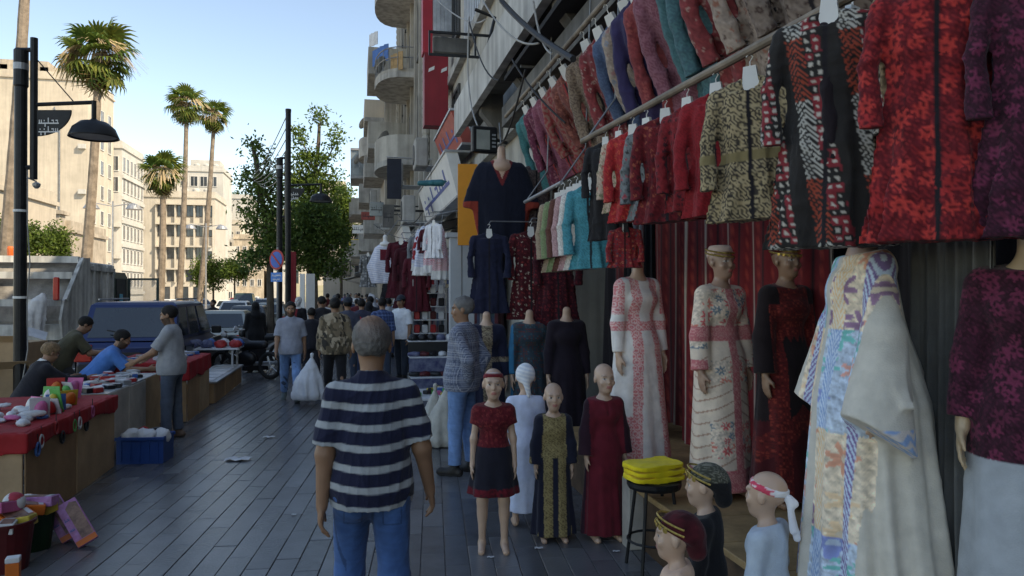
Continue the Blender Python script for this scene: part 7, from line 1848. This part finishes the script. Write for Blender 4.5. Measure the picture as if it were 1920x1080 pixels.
# scarves, shawls and gowns hung further along
def keff(p):
    m = (tri(p[:, 0] / .03) > .5) ^ (tri(p[:, 2] / .03) > .5); return np.where(m[:, None], np.array([.42, .1, .13]), np.array([.55, .55, .58]))
def shawl(p): return mixc((.30, .33, .45), (.55, .56, .6), tri(p[:, 2] / .05 + p[:, 0] * 3))
for i, (px, py, d, w, h, col, lab) in enumerate(((795, 424, 14.2, .17, .95, shawl, 'grey white shawl with fringe hung beside the red checked ones'), (808, 422, 13.8, .12, .9, keff, 'red checked scarf hung among pale shawls'), (826, 424, 13.5, .14, .98, keff, 'second red checked scarf with long white fringe'), (786, 430, 15, .14, .85, shawl, 'bluish shawl hung by the dark red robes'))):
    q = at(px, py, d); f = Field((-w * 1.6, -.16, -h - .05), (w * 1.6, .16, .05), .016); f.prof([-h, -h * .6, -.1, 0], [w * 1.15, w, w * .6, w * .3], [.07, .06, .05, .03], 0, 0, 7, .2, i, .02)
    t = thing('hanging_scarf', lab, 'scarf', tuple(q), 0, 'scarves hung over the pavement'); link('cloth', cloth(f, lambda p, c_=col, hh=h: np.where((p[:, 2] < -hh * .82)[:, None], np.array([.5, .5, .5]), c_(p)), 'scarf', .008), 'fabric', t); MB().tube([(0, 0, -.01), (.05, 0, .25), (.6, .1, .3)], .007, 5).build('hook', 'grey_metal', t)
q = at(722, 452, 17.5); t = thing('shawl_form', 'white torso form in blue white shawl over maroon bodice', 'mannequin', tuple(q)); f = Field((-.6, -.25, -1.1), (.6, .25, .1), .015); f.prof([-1.0, -.6, -.15, -.06], [.28, .40, .24, .1], [.1, .12, .11, .07], 0, 0, 8, .14, .4, .03)
link('shawl', cloth(f, lambda p: np.where(((np.abs(p[:, 0]) < .12) & (p[:, 2] > -.45) & (p[:, 2] < -.2) & (p[:, 1] < 0))[:, None], np.array([.10, .012, .02]), shawl(p)), 'shawl', .008), 'fabric', t)
f = Field((-.2, -.2, -.2), (.2, .2, .2), .012); f.ell((0, -.03, -.08), (.13, .11, .07), .03); f.cap((0, 0, 0), (0, 0, .1), .05, .05, .03); V, F = f.surf(); link('neck', np_mesh('neck', V, F), 'white_paint', t); MB().tube([(0, 0, .08), (.3, .1, .5), (1.6, .2, .5)], .012, 5).build('hook', 'grey_metal', t)
for px, py, d, col, sc, lab in ((752, 440, 16.5, C_((.05, .006, .012)), 1.1, 'dark red robe hung beside the shawl form'), (768, 450, 16, C_((.035, .005, .009)), 1.15, 'maroon black robe hung next to the dark red robe'), (782, 470, 15.6, C_((.06, .008, .014)), 1.0, 'deep red gown hung behind the pale shawls'), (735, 470, 20, C_((.012, .012, .015)), 1.0, 'black robe hung over the far crowd'), (690, 470, 26, fl((.1, .1, .1), [(.3, .3, .3)], .1), 1.0, 'grey patterned garment hung far along the shops')):
    q = at(px, py, d); jacket(lab, tuple(q), -12, 'coat', col, (0, 0), sc, 'robes hung over the pavement', name='hanging_robe', cat='robe', seed=px % 6, rod=2.5 - q.x)
q = dpos(806, 15.6); t = thing('shoe_rack', 'rack of small patterned bags under the pale shawls', 'rack', (q[0], q[1], 0)); 
for k in range(6): board('shelf', 'plast_white', (-.35, 0, .4 + k * .28), (.35, .2, .42 + k * .28), t)
for x in (-.36, .34): board('upright', 'galv', (x, 0, 0), (x + .02, .2, 2.1), t)
for i in range(24):
    k = i // 4; m = rg.choice(['plast_white', 'plast_white', 'bin_red', 'plast_black', 'plast_red']); o = MB().box((-.06, -.07, 0), (.06, .05, .17), bev=.02).build('small_bag', m, None, (q[0] - .26 + (i % 4) * .17, q[1] + .1, .4205 + k * .28)); setp(o, '%s small bag on the %s shelf of the rack under the shawls' % ({'bin_red': 'maroon'}.get(m, LABN.get(m, '')), ('bottom', 'second', 'third', 'fourth', 'fifth', 'top')[k]), 'bag', 'small bags on the rack')
# ------------------------------------------------------------------ people
SK = (.30, .165, .10)
def stripes(p):
    z = p[:, 2] + .012 * np.cos(p[:, 0] * 9) - .0; return mixc((.010, .012, .030), (.25, .265, .275), np.clip((tri(z / .094 + .18) - .66) * 14 + .5, 0, 1))
def grey_bald(L):
    o = np.tile([.15, .145, .14], (len(L), 1)) * (1 + .3 * sn(L, 60, 1))[:, None]; b = np.hypot(L[:, 0], (L[:, 1] + .045) * .9) / .05
    return mixc(o, np.array(SK) * 1.05, np.where(L[:, 2] > .02, np.clip(1.5 - b, 0, 1) * .85, 0))
def JEAN(p):
    o = denim((.035, .085, .21))(p); x, z = np.abs(p[:, 0]), p[:, 2]; bk = p[:, 1] < -.03
    inx, inz = (x > .045) & (x < .135), (z > .735) & (z < .875); ed = (np.minimum(np.abs(x - .045), np.abs(x - .135)) < .005) | (np.minimum(np.abs(z - .735), np.abs(z - .875)) < .005)
    o[bk & inx & inz] *= 1.12; o[bk & inx & inz & ed] *= .55; o[bk & (x < .005)] *= .55; o[(np.abs(p[:, 1]) < .006) & (x > .12)] *= .6
    return o
JEAN_L = denim((.10, .18, .33)); DARKJ = denim((.02, .025, .035))
person('man in navy and grey striped polo shirt walking away in blue jeans', dpos(697, 3.62), 2, 1.71, ((-7, 9, 6), (-3, 14, 20)), ((12, 4), (-14, 10)), elbow_in=(0, -6), g=1.06, belly=1.1, hs=1.12, h=.006, skin=SK, top=stripes, sleeve=.46, hem=-.1, hair=grey_bald, bottom=JEAN, collar=True, shoes=(.03, .025, .02), loose=.012, inf=.016, turn=-4, seed=2, amp=.012, sw=.178)
person('man in blue plaid shirt and jeans standing with hands behind him', dpos(866, 7.55), 58, 1.80, ((-28, 8, 40), (-28, 8, 40)), ((3, 2), (-3, 2)), g=1.05, h=.008, skin=SK, top=plaid((.06, .075, .12), (.17, .19, .24), (.26, .27, .3)), sleeve=.95, hem=-.12, hair=lambda L: np.tile([.16, .155, .15], (len(L), 1)), bottom=JEAN_L, shoes=(.02, .018, .016), lean=-3, turn=20, nod=6, elbow_in=(30, 30), seed=3)
person('bearded man in grey blue polo shirt and torn pale jeans walking', dpos(545, 12.6), 184, 1.72, ((-10, 9, 14), (10, 9, 20)), ((20, 6), (-18, 12)), h=.009, skin=SK, beard=(.03, .02, .015), top=(.20, .215, .26), sleeve=.45, bottom=lambda p: np.where((sn(p, 24, 8) > .75)[:, None], np.array([.03, .05, .09]), JEAN_L(p)), shoes=(.1, .13, .13), collar=True, seed=4, nod=5)
person('man in brown camouflage jacket walking away with a white sack', dpos(628, 12.3), 4, 1.76, ((6, 10, 10), (-8, 12, 20)), ((10, 4), (-12, 8)), g=1.12, h=.009, skin=SK, top=camo, sleeve=.96, hem=-.12, bottom=(.012, .012, .014), loose=.03, inf=.03, seed=5, amp=.01)
q = dpos(580, 12.0); sack('big white plastic sack carried at knee height by the walking man', (q[0], q[1], .1), .27, .68, 'bag_white', 4)
person('man in white t-shirt and dark cap facing the pavement', dpos(753, 15.6), 140, 1.78, ((0, 8, 16), (4, 8, 12)), ((4, 2), (-4, 2)), h=.011, skin=SK, top=(.55, .57, .6), sleeve=.45, bottom=DARKJ, cap_=(.02, .025, .035), hair=(.012, .01, .01), seed=6, turn=10, nod=8)
person('bearded vendor in grey t-shirt standing at the red stall', dpos(322, 9.35), 84, 1.68, ((32, 6, 30), (36, 8, 26)), ((3, 2), (-3, 2)), g=1.05, h=.009, skin=SK, beard=(.02, .015, .012), top=(.21, .22, .235), sleeve=.45, bottom=denim((.06, .075, .10)), shoes=(.16, .10, .065), hair=(.012, .01, .009), seed=7, nod=12)
person('vendor in bright blue shirt bent over the glass topped stall', dpos(172, 10.1), -72, 1.74, ((48, 10, 38), (40, 10, 50)), ((82, 88, 12), (74, 80, 12)), lean=34, g=1.1, h=.01, skin=SK, top=(.045, .14, .36), sleeve=.46, bottom=(.03, .03, .04), hair=(.012, .01, .009), beard=(.02, .015, .012), nod=10, seed=8)
person('vendor in olive shirt looking down behind the stalls', dpos(108, 10.7), -60, 1.70, ((34, 10, 50), (34, 10, 55)), ((45, 55, 6), (42, 50, 6)), lean=30, g=1.08, h=.011, skin=SK, top=(.055, .05, .03), sleeve=.46, bottom=(.03, .03, .03), hair=(.01, .009, .008), nod=26, seed=9)
person('seated vendor in dark jacket and tan knitted cap at the sock stall', dpos(48, 8.75), -48, 1.62, ((50, 8, 45), (55, 8, 40)), ((84, 88, 10), (80, 85, 10)), lean=24, h=.009, skin=SK, top=lambda p: np.where((p[:, 2] > 1.02)[:, None], np.array([.5, .5, .48]), np.array([.012, .012, .016])), sleeve=.95, bottom=(.02, .02, .025), hair=lambda L: damask((.27, .18, .10), (.17, .11, .06), .02)(L), style='thick', nod=18, seed=10, collar=True)
person('woman in long black cloak standing among the motorbikes', dpos(479, 17.2), 20, 1.62, ((10, 8, 30), (10, 8, 30)), ((2, 2), (-2, 2)), h=.013, fem=True, robe=(.008, .008, .009), scarf=C_((.008, .008, .009)), hair=None, seed=11)
person('man in black shirt standing in the road behind the saloon car', (at(400, 548, 25).x, at(400, 548, 25).y, -.13), 150, 1.72, h=.014, top=(.012, .012, .013), beard=(.015, .012, .01), seed=12)
person('man in dark jacket beside the white standing boards', dpos(603, 16.5), 30, 1.76, ((8, 8, 20), (-6, 8, 16)), ((8, 4), (-8, 6)), h=.011, top=(.018, .018, .022), sleeve=.95, bottom=(.02, .02, .02), seed=13)
person('boy in black t-shirt walking behind the polo shirted man', dpos(584, 14.4), 10, 1.55, ((6, 8, 14), (-6, 8, 14)), ((10, 4), (-10, 6)), h=.011, top=(.015, .015, .02), bottom=(.02, .02, .025), seed=14)
person('man in dark cap and grey shirt ahead of the camouflage jacket', dpos(652, 14.6), 6, 1.74, ((8, 8, 14), (-6, 8, 14)), ((8, 4), (-8, 6)), h=.012, top=(.05, .055, .08), sleeve=.95, cap_=(.02, .025, .035), bottom=(.03, .04, .06), seed=15)
person('man in blue checked shirt walking away beyond the striped man', dpos(717, 15.2), 0, 1.74, ((8, 8, 14), (-6, 8, 14)), ((8, 4), (-8, 6)), h=.011, top=plaid((.035, .06, .15), (.02, .03, .07), (.10, .14, .25), .07), sleeve=.6, bottom=(.03, .04, .06), seed=16)
person('man in grey shirt with white skullcap near the robes', dpos(772, 18.2), 20, 1.72, h=.013, top=(.12, .14, .17), sleeve=.95, hair=(.55, .55, .53), seed=17)
person('woman in lilac blouse and black headscarf in the crowd', dpos(692, 17.5), 0, 1.62, h=.013, fem=True, top=(.36, .30, .38), sleeve=.95, scarf=C_((.012, .012, .014)), hair=None, seed=18)
person('man with red bag strap and dark shirt in the crowd', dpos(678, 16.2), -10, 1.70, h=.013, top=lambda p: np.where((np.abs(p[:, 0] * .8 + p[:, 2] - 1.25) < .05)[:, None], np.array([.3, .03, .04]), np.array([.03, .03, .05])), seed=19)
rc = random.Random(5)
TOPS = [((.02, .02, .025), 'black'), ((.04, .05, .09), 'navy'), ((.30, .31, .33), 'grey'), ((.5, .5, .5), 'white'), ((.2, .15, .1), 'brown'), ((.10, .02, .025), 'maroon'), ((.08, .11, .2), 'blue'), ((.1, .11, .08), 'olive')]
for i in range(30):
    px = rc.uniform(606, 748) if i < 20 else rc.uniform(622, 700); d = (19 + i * 1.1) if i < 20 else rc.uniform(40, 62)
    x = at(px, 548, d).x
    if x > 1.55 or (d > 38 and x > .9): continue
    (tc, tn) = TOPS[i % 8]; sc = (i % 5 == 1); q = dpos(px, d)
    person('%s in %s top %s in the %s part of the shopping crowd' % ('veiled woman' if sc else 'person', tn, 'coming this way' if i % 4 == 3 else 'walking away', 'nearer' if i < 8 else 'middle' if i < 16 else 'farthest'), q, [0, 8, -10, 178][i % 4], rc.uniform(1.6, 1.8), ((6, 8, 14), (-6, 8, 14)), ((8, 4), (-8, 6)), h=.017 if d < 30 else .024, fem=sc, top=tc, sleeve=rc.choice([.45, .95]), bottom=rc.choice([(.03, .035, .05), (.015, .015, .018), (.05, .08, .15)]), scarf=C_(rc.choice([(.012, .012, .014), (.4, .4, .42), (.1, .05, .08)])) if sc else None, hair=None if sc else rc.choice([(.012, .01, .009), (.02, .015, .012), (.12, .12, .12)]), detail=False, seed=20 + i, group='distant shopping crowd', shoeh=.02)
# mannequin among the boards, bicycles and oddments left of the walkers
mannequin('white mannequin in black red trimmed dress by the standing boards', dpos(560, 18.2), 150, 1.75, dress=lambda p: np.where((np.abs(p[:, 0]) < .03)[:, None], np.array([.12, .01, .015]), np.array([.008, .007, .009])), h=.012, skin=(.6, .6, .6), hem=.1)
mat('bike_black', (.015, .015, .017), .4)
for i, (px, d, rz) in enumerate(((462, 15.9, 60), (482, 18.6, 70))):
    q = dpos(px, d); t = thing('motorbike', ['small dark motorbike parked at the pavement edge', 'second dark motorbike behind the first one'][i], 'motorbike', q, R(rz))
    for y in (-.6, .62):
        M = Matrix.Translation((0, y, .29)); w_ = MB().tube([M @ Vector((0, .25 * math.cos(a), .25 * math.sin(a))) for a in np.linspace(0, 6.283, 25)], .045, 8).build('wheel', 'tyre', t); b = MB()
        for k in range(5): a = R(72 * k); b.tube([M @ Vector((0, 0, 0)), M @ Vector((0, .23 * math.cos(a), .23 * math.sin(a)))], .012, 5)
        b.build('spokes', 'galv', w_)
    f = Field((-.25, -.9, .2), (.25, .9, 1.15), .025); f.cap((0, -.45, .72), (0, .05, .7), .09, .1, .05); f.cap((0, .05, .74), (0, .38, .82), .12, .1, .06); f.ell((0, 0, .42), (.12, .25, .17), .05); f.cap((0, .4, .8), (0, .62, .3), .05, .04, .03); V, F = f.surf(); link('body', np_mesh('mbody', relax(V, F), F), 'bike_black', t)
    MB().tube([(-.33, .3, 1.02), (-.1, .42, .98), (.1, .42, .98), (.33, .3, 1.02)], .016, 6).build('handlebar', 'galv', t); MB().lathe([(.03, 0), (.09, .06), (.09, .08)], 12, M=Matrix.Translation((0, .5, .9)) @ Matrix.Rotation(R(-90), 4, 'X')).build('headlight', 'galv', t); MB().tube([(.12, -.1, .3), (.14, -.7, .34)], .04, 8).build('exhaust', 'galv', t)
rg = random.Random(9)
for i in range(12):
    m = rg.choice(['plast_black', 'plast_red', 'navy_cloth', 'plast_white', 'plast_blue', 'bin_red']); lump('heaped_goods', {'plast_black': 'black', 'plast_red': 'red', 'navy_cloth': 'navy', 'plast_white': 'white', 'plast_blue': 'blue', 'bin_red': 'maroon'}[m] + ' bundle heaped on the white folding table', 'bundle', (-3.62 + (i % 6) * .27, 15.4 + .35 * (i // 6), .751), (.12, .12, .1), m, 200 + i, group='bundles on the folding table')
